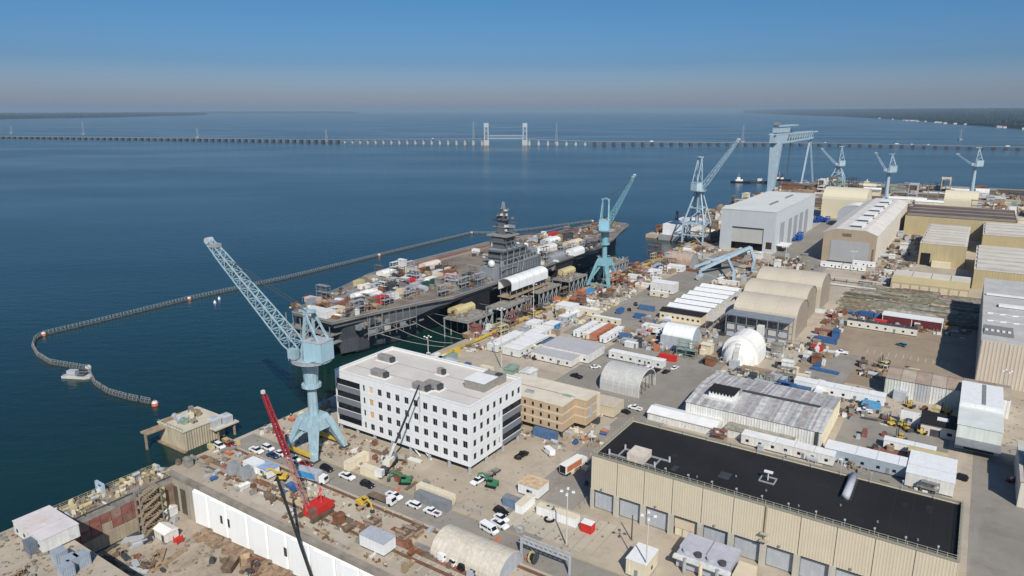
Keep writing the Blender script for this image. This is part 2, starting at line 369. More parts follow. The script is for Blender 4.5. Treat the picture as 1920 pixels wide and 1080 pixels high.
# stair tower inside the dock
st = T('stair_tower', 'weathered zigzag scaffold stair tower standing against the dock gate', 'stairs', 94.5, -194.5, -13.8)
fr = MB()
for x in (0, 6.5):
    for y in (0, 2.6): fr.beam((x, y, 0), (x, y, 14.2), .3)
for k in range(5):
    for y in (0, 2.6): fr.beam((0, y, 2.8 * k + 2.7), (6.5, y, 2.8 * k + 2.7), .2)
fr.build('frame', steel, st)
for k in range(5):
    a, b_ = ((0.3, 6.2) if k % 2 == 0 else (0.3, 6.2))
    f_ = MB(); f_.beam((a, -0.15, 2.8 * k + .2), (b_, -0.15, 2.8 * k + 2.9), .16, .7); f_.beam((a, 2.6, 2.8 * k + .2), (b_, 2.6, 2.8 * k + 2.9), .16, .5)
    for q in range(9):
        t = (q + .5) / 9; f_.box(a + (b_ - a) * t - .3, a + (b_ - a) * t + .3, -.1, 2.5, 2.8 * k + .2 + 2.7 * t - .05, 2.8 * k + .2 + 2.7 * t)
    f_.build('stair_flight', timber, st)
# low edge wall of the pier and crane rails
for i, (u, nm, lab) in enumerate(((128.4, 'crane_rail', 'rusty crane rail nearest the foreground road'), (116.0, 'crane_rail', 'rusty crane rail nearest the dock edge'))):
    t = T(nm, lab, 'rail', u, -201)
    MB().box(-.55, .55, -140, 0, .03, .10).build('rail_bed', M('rail_bed', (.14, .085, .055), .9, .35, .3, world=True), t)
    MB().box(-.11, .11, -140, 0, .10, .24).build('rail_head', rust, t)
t = T('cable_trench', 'long rusty trench strip between the crane rails', 'trench', 119.3, -201)
for k in range(28):
    MB().box(-1.1, 1.1, -4.9 - 5 * k, -5 * k, .03, .16 + .05 * (k % 2)).build('cover_plate', (rust, brown, M('red_oxide', (.24, .11, .075), .9, .3, .5))[k % 3], t)

# ================================================================ white office block on columns
def grid_wall(mb, L, z0, z1, rows, axis, off, th):
    """wall of length L with openings; rows = [(za, zb, [(a, b), ...]), ...] from low to high"""
    def bx(a, b, za, zb):
        if b - a < 1e-3 or zb - za < 1e-3: return
        if axis == 'x': mb.box(off, off + th, a, b, za, zb)
        else: mb.box(a, b, off, off + th, za, zb)
    z = z0
    for za, zb, cols in rows:
        bx(0, L, z, za); p = 0.0
        for a, b in sorted(cols): bx(p, a, za, zb); p = b
        bx(p, L, za, zb); z = zb
    bx(0, L, z, z1)
ob = T('office_block', 'new white four-storey office block raised on columns with square windows', 'building', 158, -120)
H, Z0, LV, LU = 22.7, 2.7, 58.5, 29.0
rz = [(4.2, 6.5), (8.7, 11.0), (13.2, 15.5), (17.7, 20.0)]
front = [1.0 + 3.95 * i for i in range(11)]
rows = [(a, b, [(y, y + 1.9) for y in front] + [(44.3, 45.3)] + [(46.6, 58.0)]) for a, b in rz]
mb = MB(); grid_wall(mb, LV, Z0, H, rows, 'x', 0.0, 0.45); mb.build('front_wall', offwall, ob)
side = [0.9 + 3.55 * i for i in range(8)]
rows = [(a, b, [(x + .45, x + 2.15) for x in side[:4]] + [(15.1, 15.9), (17.2, 28.7)]) for a, b in rz[:3]] + [(17.7, 20.0, [(x + .45, x + 2.15) for x in side])]
mb = MB(); grid_wall(mb, LU - 0.45, Z0, H, rows, 'y', 0.0, 0.45)
for i in range(len(mb.v)): mb.v[i] = (mb.v[i][0] + 0.45, mb.v[i][1], mb.v[i][2])
mb.build('side_wall', offwall, ob)
MB().box(0.45, LU, LV - .4, LV, Z0, H).box(LU - .4, LU, 0.45, LV - .4, Z0, H).build('rear_wall', offwall, ob)
MB().box(0.4, LU - .4, 0.4, LV - .4, Z0, Z0 + .5).build('floor_slab', darkgrey, ob)
MB().box(0.45, LU - .4, 0.45, LV - .4, H - 1.0, H - 0.75).build('roof', roofbeige, ob)
MB().box(-.12, .62, -.12, LV + .1, H, H + .18).box(.62, LU + .1, -.12, .62, H, H + .18).box(.62, LU + .1, LV - .62, LV + .1, H, H + .18).box(LU - .62, LU + .1, .62, LV - .62, H, H + .18).build('parapet_cap', white, ob)
def pane(w_, h_): return MB().box(0, .06, 0, w_, 0, h_).mesh('window', glass)
fr_m = MB()
for a in ((0, .12, 0, .07, 0, 2.3), (0, .12, 1.83, 1.9, 0, 2.3), (0, .12, .07, 1.83, 0, .07), (0, .12, .07, 1.83, 2.23, 2.3), (0, .1, .92, .98, .07, 2.23)): fr_m.box(*a)
fr_m = fr_m.mesh('frame', midgrey)
wm1 = pane(1.9, 2.3)
for r_, (a, b_) in enumerate(rz):
    for c_, y in enumerate(front):
        if c_ == 10 and r_ > 0:
            o = obj('window_board', MB().box(.2, .3, 0, 1.9, 0, 2.3).mesh('window_board', (ply, plyor, ply, tanband)[r_]), ob, (0, y, a)); continue
        o = obj('window', wm1, ob, (.3, y, a)); obj('frame', fr_m, o, (-.09, 0, 0))
        if (c_ * 7 + r_ * 5) % 4 == 0: obj('blind', MB().box(-.02, -.005, .1, 1.8, 2.25 - .35 - .3 * ((c_ + r_) % 3), 2.25).mesh('blind', M('blind_grey', (.09, .09, .085), .8, .05)), o)
    obj('narrow_window', pane(1.0, 2.3), ob, (.3, 44.3, a))
    for q in range(4): obj('ribbon_window', pane(2.75, 2.3), ob, (.25, 46.65 + q * 2.85, a))
wm2 = MB().box(0, 1.7, 0, .06, 0, 2.3).mesh('window', glass)
for r_, (a, b_) in enumerate(rz):
    for x in (side if r_ == 3 else side[:4]): obj('window', wm2, ob, (x + .45 + .45, .3, a))
    if r_ < 3:
        obj('narrow_window', MB().box(0, .8, 0, .06, 0, 2.3).mesh('narrow_window', glass), ob, (15.55, .3, a))
        for q in range(4): obj('ribbon_window', MB().box(0, 2.8, 0, .06, 0, 2.3).mesh('ribbon_window', glass), ob, (17.7 + q * 2.87, .25, a))
jm = M('panel_joint', (.50, .51, .515), .7, .05)
for z in (7.6, 12.1, 16.6): MB().box(-.012, -.002, .1, 46.4, z, z + .07).build('panel_joint', jm, ob); MB().box(.5, 17.4, -.012, -.002, z, z + .07).build('panel_joint', jm, ob)
for y in front[:-1]: MB().box(-.012, -.002, y + 2.9, y + 2.96, 2.75, 22.6).build('panel_joint', jm, ob)
for a, b_ in ((6.55, 8.65), (11.05, 13.15), (15.55, 17.65)):
    MB().box(-.05, -.003, 46.5, 58.1, a, b_).build('spandrel', bandgrey, ob)
for a, b_ in ((2.72, 4.15), (6.55, 8.65), (11.05, 13.15)):
    MB().box(17.6, 29.1, -.05, -.003, a, b_).build('spandrel', bandgrey, ob)
for x in (.7, 9.6, 19, 28.0):
    for y in [.8 + 8.1 * i for i in range(8)]:
        MB().cbox((x, y, 0), (.7, .7, 2.7)).build('column', palegrey, ob)
for y in (16.2, 21): MB().beam((.7, y, .1), (.7, y + 3, 2.6), .3).build('brace', white, ob)
MB().box(2, 27, 2, 56, 0.0, .35).build('plinth', slabm, ob)
def hvac(name, x, y, L, W_, HH, m, par, z, rz_=0.0):
    o = MB().box(-L * .1, L * 1.05, -W_ * .2, W_ * 1.15, 0, .25).build(name, roofwhite, par); o.location = (x, y, z)
    MB().box(0, L * .72, 0, W_, .25, HH).box(L * .75, L * .98, W_ * .1, W_ * .9, .25, HH * .82).build('casing', m, o)
    MB().box(L * .985, L * 1.02, W_ * .15, W_ * .85, .5, HH * .75).build('grille', darkgrey, o)
    for q in range(3): MB().tube((L * (.15 + .22 * q), W_ * .5, HH), (L * (.15 + .22 * q), W_ * .5, HH + .25), W_ * .2, n=10).build('fan_cowl', midgrey, o)
hvm = M('hvac_metal', (0.27, 0.25, 0.215), 0.55, 0.15, 0.8)
for x, y, L, W_ in ((16.5, 47.5, 2.4, 6.5), (4.2, 39.0, 2.4, 6.5), (2.8, 19.5, 2.6, 6.0), (6.0, 17.0, 2.6, 6.0), (17.5, 24.5, 1.8, 2.6)):
    o = MB().box(-.6, L + .6, -.8, W_ + .6, 0, .22).build('air_handler', roofwhite, ob); o.location = (x, y, H - .75)
    MB().box(0, L, .9, W_, .22, 2.3).build('casing', hvm, o)
    MB().box(.2, L - .2, -.2, .88, .22, 2.0).build('fan_section', darkgrey, o)
    MB().box(-.04, 0, 1.6, W_ - .4, .6, 1.9).build('louvre', midgrey, o)
pent = MB().box(13.2, 20.5, 4.0, 12.0, H - .75, H + 2.2).build('stair_penthouse', hvm, ob)
MB().box(13.0, 20.7, 3.8, 12.2, H + 2.2, H + 2.4).build('cap', roofwhite, pent)
o = MB().box(20.8, 25.2, 3.5, 10.8, H - .75, H + 2.0).build('plant_enclosure', hvm, ob)
MB().box(22, 24, 4.0, 6.0, H + 2.0, H + 2.5).build('vent_cap', darkgrey, o)
for a in ((8.3, 8.45, 1, 57), (18.0, 18.15, 12, 57)): MB().box(a[0], a[1], a[2], a[3], H - .745, H - .68).build('roof_seam', M('seam', (.25, .22, .19), .9, .2), ob)
MB().box(8.45, 18.0, 46.0, 46.15, H - .745, H - .68).build('roof_seam', M('seam', (.25, .22, .19), .9, .2), ob)

# ================================================================ tan three-storey modular block
tb = T('modular_block', 'tan three-storey modular office block beside the white office block', 'building', 196, -109)
for (x0, x1, y0, y1) in ((0, 9, 0, 34), (9, 17, -4.6, 30)):
    MB().box(x0, x1, y0, y1, 2.3, 11.6).build('wall', tanw, tb)
    MB().box(x0 - .15, x1 + .15, y0 - .15, y1 + .15, 11.6, 12.05).build('roof', M('cream_roof', (.62, .55, .43), .8, .1, .2, dirt=.3, dcol=(.4, .35, .28)), tb)
MB().box(17, 19.5, -4.6, 22, 2.3, 11.4).build('stair_core', cream, tb)
for z in (5.1, 8.3):
    MB().box(-.06, -.003, 0, 34, z, z + .5).build('band', tanband, tb); MB().box(0, 8.9, -.06, -.003, z, z + .5).build('band', tanband, tb)
    MB().box(9.0, 17, -4.66, -4.603, z, z + .5).build('band', tanband, tb); MB().box(8.94, 8.997, -4.6, -.07, z, z + .5).build('band', tanband, tb)
wm3 = MB().box(-.08, .02, 0, .75, 0, 1.35).mesh('window', glass)
for z in (3.2, 6.2, 9.4):
    for y in [1.6 + 3.3 * i for i in range(10)]: obj('window', wm3, tb, (-.003, y, z))
MB().box(11.5, 13.5, -4.7, -4.6, 4.2, 9).build('stair_window', palegrey, tb)
for x in (.5, 8.4, 16.5):
    for y in [.3 + 5.5 * i for i in range(6)]: MB().cbox((x, y, 0), (.5, .5, 2.3)).build('stilt', darkgrey, tb)
MB().box(7.6, 8.6, 1.0, 4.4, 12.05, 12.6).build('roof_unit', palegreen, tb); MB().box(3, 4.5, 14, 17, 12.05, 12.9).build('roof_unit', galv, tb)

# ================================================================ long workshop with the black roof
kb = T('black_roof_workshop', 'long beige workshop with flat black roof and a row of grey roller doors', 'building', 162, 7)
H, LV, LU, NB = 16.6, 87.5, 28.0, 11
BW = LV / NB
for i in range(NB):
    y = i * BW
    m_ = wavx(MB(), BW - .14, 0.0, 6.2, H, 0.62, 0.03, y + .07); m_.build('wall_panel', facade, kb)
MB().box(.06, .5, 0, LV, 6.2, H).build('wall_backing', M('joint_dark', (.10, .09, .07), .9, .1), kb)
MB().box(.5, LU, LV - .4, LV, 0, H).box(LU - .4, LU, 0.0, LV - .4, 0, H).build('rear_wall', facade, kb)
wavy(MB(), LU - .5, -.02, 0, H, 0.62, .1, .5).build('end_wall', facade, kb)
MB().box(.5, LU - .4, 0, .25, 0, H).build('end_backing', facade, kb)
for i in range(NB + 1):
    y = min(max(i * BW - .75, 0), LV - 1.0); MB().box(-.12, .5, y, y + (1.5 if 0 < i < NB else 1.0), 0, 6.2).build('pillar', M('pillar_cream', (.46, .43, .36), .8, .08, .4, streak=.15), kb)
for i in range(NB):
    y = i * BW + (1.0 if i == 0 else .75); y2 = (i + 1) * BW - (.75 if i < NB - 1 else 1.0)
    beige = (NB - 1 - i) == 3
    o = MB().box(.95, 1.05, y, y2, 0.25 if not beige else 2.3, 5.7).build('roller_door', greydoor if not beige else tanband, kb)
    sl_ = MB()
    for q in range(9): sl_.box(.93, .949, y + .05, y2 - .05, (.3 if not beige else 2.35) + q * (.6 if not beige else .37), (.3 if not beige else 2.35) + q * (.6 if not beige else .37) + (.5 if not beige else .3))
    sl_.build('slats', palegrey if not beige else tanband, o)
    MB().box(.3, 1.2, y, y2, 5.7, 6.2).build('door_head', darkgrey, kb)
    if beige:
        for q in range(3): MB().box(.9, 1.0, y + q * 2.1 + .1, y + q * 2.1 + 2.0, .1, 2.2).build('hoarding_sheet', cream, kb)
MB().box(.5, LU - .4, .25, LV - .4, H - .8, H - .55).build('roof', black, kb)
MB().box(1.6, 1.75, .25, LV - .4, H - .55, H - .3).build('roof_kerb', midgrey, kb)
random.seed(77)
seam = M('membrane_seam', (.019, .0185, .019), .8, .2)
for i in range(21): MB().box(1.8, LU - .6, 2 + i * 4.05, 2.12 + i * 4.05, H - .549, H - .53).build('roof_seam', seam, kb)
for i in range(9):
    x, y = random.uniform(3, 22), random.uniform(4, 80); MB().box(x, x + random.uniform(1, 4), y, y + random.uniform(1, 3), H - .528, H - .515).build('roof_patch', random.choice((seam, M('ponding_grey', (.045, .045, .046), .5, .3, .5))), kb)
for i in range(7): MB().tube((5 + 3 * (i % 3), 8 + i * 8.5, H - .55), (5 + 3 * (i % 3), 8 + i * 8.5, H - .1), .22, .22, 8).build('vent_pipe', midgrey, kb)
MB().box(-.2, .6, -.2, LV + .15, H, H + .2).box(.6, LU + .15, -.2, .4, H, H + .2).box(.6, LU + .15, LV - .5, LV + .15, H, H + .2).box(LU - .5, LU + .15, .4, LV - .5, H, H + .2).build('parapet_cap', M('cap_olive', (.27, .25, .19), .7, .1), kb)
gp = MB().tube((0, 0, 0), (0, 0, 1.15), .07, n=6).mesh('rail_post', M('rail_olive', (.38, .36, .27), .6, .1))
for i in range(46): obj('rail_post', gp, kb, (.25, .3 + i * LV / 46, H + .2))
for i in range(14): obj('rail_post', gp, kb, (1.0 + i * 2.0, .1, H + .2)); obj('rail_post', gp, kb, (1.0 + i * 2.0, LV - .2, H + .2))
mr = M('rail_olive', (.38, .36, .27))
for z in (.55, 1.1): MB().beam((.25, .3, H + .2 + z), (.25, LV - .3, H + .2 + z), .07).build('hand_rail', mr, kb); MB().beam((.7, .1, H + .2 + z), (LU, .1, H + .2 + z), .07).build('hand_rail', mr, kb); MB().beam((.7, LV - .2, H + .2 + z), (LU, LV - .2, H + .2 + z), .07).build('hand_rail', mr, kb)
lp = MB().beam((0, 0, 0), (0, 0, 2.4), .09).beam((0, 0, 2.35), (-.7, 0, 2.5), .07).box(-1.0, -.5, -.2, .2, 2.4, 2.6).mesh('roof_lamp', palegrey)
for i in range(12): obj('roof_lamp', lp, kb, (.9, 4 + i * 6.2, H - .3))
for i in range(11): obj('roof_lamp', lp, kb, (LU - .9, 6 + i * 7.2, H - .55), math.pi)
ru = MB().box(3.6, 9.2, 73.5, 78.5, H - .5, H + 1.6).build('roof_unit', M('unit_cream', (.60, .52, .43), .7, .12, .6, dirt=.4, dcol=(.35, .2, .12)), kb)
MB().box(3.9, 4.2, 70.5, 84.0, H - .5, H - .1).box(8.8, 9.1, 68.0, 81.5, H - .5, H - .1).box(4.2, 8.8, 70.5, 70.8, H - .5, H - .1).box(4.2, 8.8, 81.2, 81.5, H - .5, H - .1).build('skid_frame', galv, ru)
for y, x in ((70.5, 4), (81.4, 9), (84, 4), (68.2, 9)): MB().tube((x, y, H - .5), (x, y, H + 1), .35, .25).build('vent_pipe', palegrey, ru)
o = MB().box(12, 12.3, 41, 45, H - .5, H - .2).box(15.2, 15.5, 41, 45, H - .5, H - .2).box(12.3, 15.2, 41, 41.3, H - .5, H - .2).box(12.3, 15.2, 44.7, 45, H - .5, H - .2).build('camera_stand', galv, kb)
MB().beam((13.8, 43, H - .5), (13.8, 43, H + 1.9), .2).beam((13.8, 41.9, H + 1.9), (13.8, 44.1, H + 1.9), .7, .45).build('camera_mast', white, o)
o = MB().tube((14.5, 24.5, H + .4), (27.0, 24.5, H + .4), .95, n=14).build('roof_duct', palegrey, kb, True)
for q in range(6): MB().box(14.8 + q * 2.1, 15.3 + q * 2.1, 23.2, 25.8, H - .55, H + .1).build('duct_saddle', darkgrey, o)
MB().beam((-.35, 39.6, H + .2), (-.35, 39.6, 7.5), .35).build('downpipe', M('rust_cream', (.42, .34, .22), .8, .2), kb)
for z in (7.4, 9.3): MB().box(-1.3, -.1, 38.6, 40.6, z, z + .18).build('bracket_platform', mr, kb)
for q in range(6): MB().box(-.35, -.1, q * 16 + 3.8, q * 16 + 4.3, 6.7, 7.2).build('wall_light', midgrey, kb)

# ================================================================ weathered shed with cupola
ws = T('weathered_warehouse', 'white warehouse with rust streaked corrugated metal roof and square cupola', 'building', 234.5, -32.5)
LU, LV, H = 35.0, 46.5, 7.0
wavx(MB(), LV, 0, 0, H, .9, .1).build('front_wall', white2, ws); MB().box(.05, .3, 0, LV, 0, H).build('front_backing', white2, ws)
wavy(MB(), LU - .3, 0, 0, H, .9, .1, .3).build('end_wall', cream, ws); MB().box(.3, LU, .05, .3, 0, H).box(LU - .3, LU, .3, LV, 0, H).box(.3, LU - .3, LV - .3, LV, 0, H).build('wall_backing', cream, ws)
MB().add([(0.3, 0.02, H), (LU, 0.02, H), (17.5, 0.02, H + 1.5)], [(0, 1, 2)]).add([(0.3, LV, H), (LU, LV, H), (17.5, LV, H + 1.5)], [(0, 2, 1)]).build('gable', cream, ws)
sheets = [M('roof_sheet_%s' % q, c, .7, .3, .5, dirt=.55, dcol=dc) for q, c, dc in
          (('pale', (.40, .39, .375), (.23, .19, .175)), ('grey', (.33, .32, .31), (.17, .14, .13)), ('rosy', (.35, .31, .295), (.20, .10, .085)), ('white', (.50, .49, .47), (.30, .27, .255)))]
RISE = 1.5
for side_ in (0, 1):
    n_ = 62
    for i in range(n_):
        y0, y1 = i * LV / n_ - (.3 if i == 0 else 0), (i + 1) * LV / n_ - .02 + (.3 if i == n_ - 1 else 0)
        def pt(t): return (-.4 + t * 17.9, H - .05 + t * (RISE + .05)) if side_ == 0 else (35.4 - t * 17.9, H - .05 + t * (RISE + .05))
        (xa, za), (xb, zb) = pt(0), pt(1); dz = .05 * (i % 2)
        MB().add([(xa, y0, za + dz), (xa, y1, za + dz), (xb, y1, zb + dz), (xb, y0, zb + dz), (xa, y0, za + dz - .06), (xa, y1, za + dz - .06), (xb, y1, zb + dz - .06), (xb, y0, zb + dz - .06)],
                 [(0, 3, 2, 1), (0, 1, 5, 4), (0, 4, 7, 3), (1, 2, 6, 5)] if side_ == 0 else [(0, 1, 2, 3), (0, 1, 5, 4), (0, 4, 7, 3), (1, 2, 6, 5)]).build('roof_sheet', random.choices(sheets, (4, 3, 1.6, 2 + 3 * (i > 46)))[0], ws)
MB().box(16.9, 18.1, 4, 31, H + 1.45, H + 1.95).build('ridge_vent', darkgrey, ws)
cu = MB().box(7.0, 14.0, 31.5, 40.5, H + .6, H + 2.2).build('cupola', white, ws)
MB().box(5.8, 15.2, 30.3, 41.7, H + .4, H + 1.1).build('curb', white2, cu)
MB().box(7.4, 13.6, 32, 40, H + 2.2, H + 3.3).build('louvre_band', darkgrey, cu)
for y in [31.6 + 1.2 * i for i in range(8)]: MB().box(7.0, 7.3, y, y + .45, H + 2.2, H + 3.3).build('post', white, cu)
for x in [7.4 + 1.25 * i for i in range(6)]: MB().box(x, x + .45, 31.5, 31.8, H + 2.2, H + 3.3).build('post', white, cu)
MB().box(6.6, 14.4, 31.1, 40.9, H + 3.3, H + 3.6).build('cap', black, cu)
MB().box(-.2, 0.0, 1.0, 2.2, 0, 6.8).build('corner_door', darkgrey, ws); MB().box(-.2, -.11, 26, 27, 0, 2.4).build('door', darkgrey, ws)
MB().box(-6, -.2, 8, 30, 0, 3.0).build('lean_to', white2, ws); MB().box(-6.3, -.15, 7.8, 30.2, 3.0, 3.25).build('lean_to_roof', M('moss_roof', (.30, .28, .22), .9, .3, .5, dirt=.5), ws)
# ================================================================ halls at the far end
gh = T('assembly_hall', 'huge pale grey flat-roofed assembly hall with a big raised door', 'building', 571, -130)
LU, LV, H = 150.0, 43.0, 32.5
rows = [(0.3, 16.5, [(8.5, 33.5)])]
MB().box(0, .6, 0, 8.5, 0, H).box(0, .6, 33.5, LV, 0, H).box(0, .6, 8.5, 33.5, 19.0, H).build('front_wall', greyhall, gh)
MB().box(.9, 1.2, 8.4, 33.6, 6.5, 19.0).build('lift_door', M('door_warm_grey', (.42, .41, .38), .6, .05, .1, streak=.08), gh)
MB().box(.25, .85, 8.5, 33.5, 18.2, 18.95).build('door_track', darkgrey, gh); MB().box(6, 6.3, 1, LV - 1, 0, 18).build('dark_interior', carblack, gh)
MB().box(-.1, -.003, 1.5, 6.0, 3.0, 8.5).build('side_window', M('brown_glass', (.05, .03, .02), .2, .2), gh)
for i in range(12):
    x = .6 + i * (LU - .6) / 12; wavy(MB(), (LU - .6) / 12 - .2, 0, 0, H, 1.5, .16, x).build('side_panel', greyhall, gh)
MB().box(.6, LU, .05, .5, 0, H).box(.6, LU, LV - .5, LV, 0, H).box(LU - .5, LU, .5, LV - .5, 0, H).build('wall_backing', M('joint_grey', (.30, .31, .32), .7, .05), gh)
for x in (18, 45, 66, 88, 110): MB().box(x, x + 12, -.35, -.2, 0, 22).build('side_door', M('side_door_grey', (.35, .365, .375), .6, .06, .2, streak=.1), gh)
MB().box(-.3, LU + .3, -.3, LV + .3, H, H + .5).build('roof', M('hall_roof', (.60, .60, .56), .7, .06, .05, dirt=.25, dcol=(.45, .44, .42)), gh)
for x, y in ((40, 14), (95, 14)):
    MB().box(x, x + 26, y, y + 1.6, H + .5, H + 1.5).build('roof_vent', midgrey, gh)
MB().box(8, 24, -9, -.4, 5.0, 5.6).build('side_canopy', white, gh)
for x in (8.5, 16, 23.5): MB().beam((x, -8.6, 0), (x, -8.6, 5), .4).build('canopy_post', galv, gh)

th = T('tan_gable_hall', 'long tan gabled hall with a wide grey door and white vented roof', 'building', 564, -57)
LU, LV, H = 225.0, 36.0, 21.5
pr = [(0, 0), (LV, 0), (LV, H), (LV * .78, H + 3.2), (LV * .22, H + 3.2), (0, H)]
MB().extr(pr, 0, .8, 'x').build('front_wall', tanhall, th)
MB().box(-.25, -.003, 4.5, 30.5, 1.0, 16.5).build('great_door', M('door_cool_grey', (.345, .345, .34), .6, .04, .1, streak=.06), th)
MB().box(-.3, -.003, 3, 32, 0, .8).build('door_sill', darkgrey, th); MB().box(-.3, -.003, 1.2, 2.2, 0, 12).build('duct', brown, th)
MB().box(-.3, -.003, 17, 23, 20, 22).build('wall_sign_board', brown, th)
for i in range(15):
    x = .8 + i * (LU - .8) / 15; wavy(MB(), (LU - .8) / 15 - .3, 0, 0, H, 1.6, .15, x).build('side_panel', M('hall_side_pale', (.52, .47, .40), .7, .07, .2, streak=.15), th)
MB().box(.8, LU, .05, .6, 0, H).box(.8, LU, LV - .6, LV, 0, H).build('wall_backing', tanhall, th); MB().extr(pr, LU - .6, LU, 'x').build('rear_wall', tanhall, th)
rp = [(-.5, H), (LV * .22, H + 3.3), (LV * .78, H + 3.3), (LV + .5, H), (LV + .5, H + .35), (LV * .78, H + 3.65), (LV * .22, H + 3.65), (-.5, H + .35)]
for i in range(9): MB().extr(rp, .9 + i * 24.9, .9 + i * 24.9 + 24.5, 'x').build('roof_section', M('tan_hall_roof', (.60, .56, .50), .8, .1, .08, dirt=.4, dcol=(.4, .35, .29)), th)
for i in range(6):
    o = MB().box(14 + i * 34, 34 + i * 34, 12, 21, H + 3.65, H + 5.0).build('roof_monitor', roofwhite, th)
    MB().box(14 + i * 34 - .2, 14 + i * 34 - .01, 12.5, 20.5, H + 3.7, H + 4.8).box(34.2 + i * 34, 35.5 + i * 34, 11, 22, H + 3.66, H + 4.2).build('vent', darkgrey, o)
# ================================================================ more far buildings
def roof_ribs(root, x0, x1, y0, y1, z, n, m1, m2, along='x'):
    for i in range(n):
        if along == 'x': a = x0 + (x1 - x0) * i / n; b_ = x0 + (x1 - x0) * (i + 1) / n - .25; MB().box(a, b_, y0, y1, z, z + .35 + .5 * (i % 2)).build('roof_bay', m1 if i % 2 else m2, root)
brownroof = M('brown_roof', (.115, .085, .065), .85, .25, .05, dirt=.4)
def hall(name, label, u, v, LU, LV, H, wall, rooflist, n, door=None):
    t = T(name, label, 'building', u, v)
    wavx(MB(), LV, 0, 0, H, 1.6, .04).build('front_wall', wall, t)
    MB().box(.05, .6, 0, LV, 0, H).box(LU - .6, LU, 0, LV, 0, H).build('wall_backing', wall, t)
    wavy(MB(), LU - 1.2, 0, 0, H, 1.8, .04, .6).build('side_wall', wall, t); MB().box(.6, LU - .6, .05, .6, 0, H).box(.6, LU - .6, LV - .6, LV, 0, H).build('side_backing', wall, t)
    MB().box(-.2, LU + .2, -.2, LV + .2, H, H + .3).build('roof', rooflist[0], t)
    roof_ribs(t, .8, LU - .8, 1, LV - 1, H + .3, n, *rooflist)
    if door: MB().box(-.3, -.15, door[0], door[1], 0, door[2]).build('open_door', carblack, t)
    return t
yb1 = hall('yellow_hall', 'yellow hall with dark brown roof farthest down the yard', 727, 30, 90, 83, 18, yellow_b, (brownroof, M('brown_roof_pale', (.24, .20, .17), .85, .2, .05)), 7)
rbg = M('hall_roof_beige', (.56, .51, .43), .8, .1, .05, dirt=.35, dcol=(.38, .33, .27))
yb2 = hall('yellow_hall', 'yellow hall with white ridged roof and a dark open doorway', 588, -2, 105, 29, 16, yellow_b, (rbg, M('roof_grey_cream', (.45, .42, .37), .8, .15, .1, dirt=.4)), 15, (21.5, 27.5, 9))
MB().box(-5, -.3, 8, 20, 0, 4).build('porch', cream, yb2)
yb3 = hall('yellow_hall', 'wide yellow hall behind the ridged white roof at the picture edge', 660, 95, 80, 88, 15.5, yellow_b, (rbg, M('roof_grey_cream', (.45, .42, .37))), 9)
yb4 = hall('yellow_hall', 'low wide yellow hall with white roof bays beside the steel stock yard', 524, 95, 95, 91, 12.5, yellow_b, (rbg, M('roof_grey_cream', (.45, .42, .37))), 12)
MB().beam((-.25, 70, 3), (-.25, 78, 8), .2).build('pipe_brace', M('cap_olive', (.27, .25, .19)), yb4)
yl = T('yellow_lean_to', 'long low yellow lean-to shed with white roof along the steel stock yard', 'shed', 493, 3)
LV = 42
MB().extr([(0, 0), (24, 0), (24, 8.0), (8, 8.0), (0, 5.2)], 0, LV, 'y').build('wall', yellow_b, yl)
for i in range(4): MB().box(8.2, 24, i * 10.5 + .1, i * 10.5 + 10.2, 8.0, 8.5).build('roof_bay', rbg, yl)
for i in range(8): MB().box(-.2, -.003, i * 5.2 + .6, i * 5.2 + 4.8, .4, 4.2).build('bay_door', tanband, yl)
rb = T('ribbed_block', 'tall beige block with ribbed grey roof at the picture edge', 'building', 335, 75)
MB().box(.05, 130, 0, 66, 0, 18.7).build('wall_core', M('pink_beige', (.54, .46, .365), .75, .06, .1, streak=.12), rb)
for i in range(7): wavx(MB(), 66 / 7 - .15, 0, 0, 18.7, 1.2, .1, i * 66 / 7).build('wall_panel', M('pink_beige', (.46, .385, .30)), rb)
rgr = M('ribbed_grey_roof', (.44, .43, .40), .75, .12, .1, dirt=.25, dcol=(.22, .21, .2))
for i in range(22): MB().box(.3 + i * 5.9, 5.9 + i * 5.9, -.2, 66.2, 18.7, 19.0 + .25 * (i % 2)).build('roof_bay', rgr, rb)
MB().box(8, 24, 55, 65.5, 19.26, 19.5).build('roof_patch', M('roof_patch', (.20, .195, .185), .8, .1), rb)
for i in range(5): MB().box(14, 16, 56 + i * 2, 57 + i * 2, 19.5, 19.9).build('roof_vent', white, rb)
for j, x in enumerate((32, 46)):
    for i in range(12): MB().beam((x + 1.2 * (i % 2), 64.5 - i * 2.4, 19.5), (x + 1.2 * ((i + 1) % 2), 64.5 - (i + 1) * 2.4, 19.5), .7, .35).build('zigzag_strip', white, rb)
MB().box(62, 66, 45, 60, 19.3, 20.2).build('roof_skylight', white, rb); MB().box(86, 88, 10, 65, 19.3, 20.0).build('roof_ridge', roofwhite, rb)
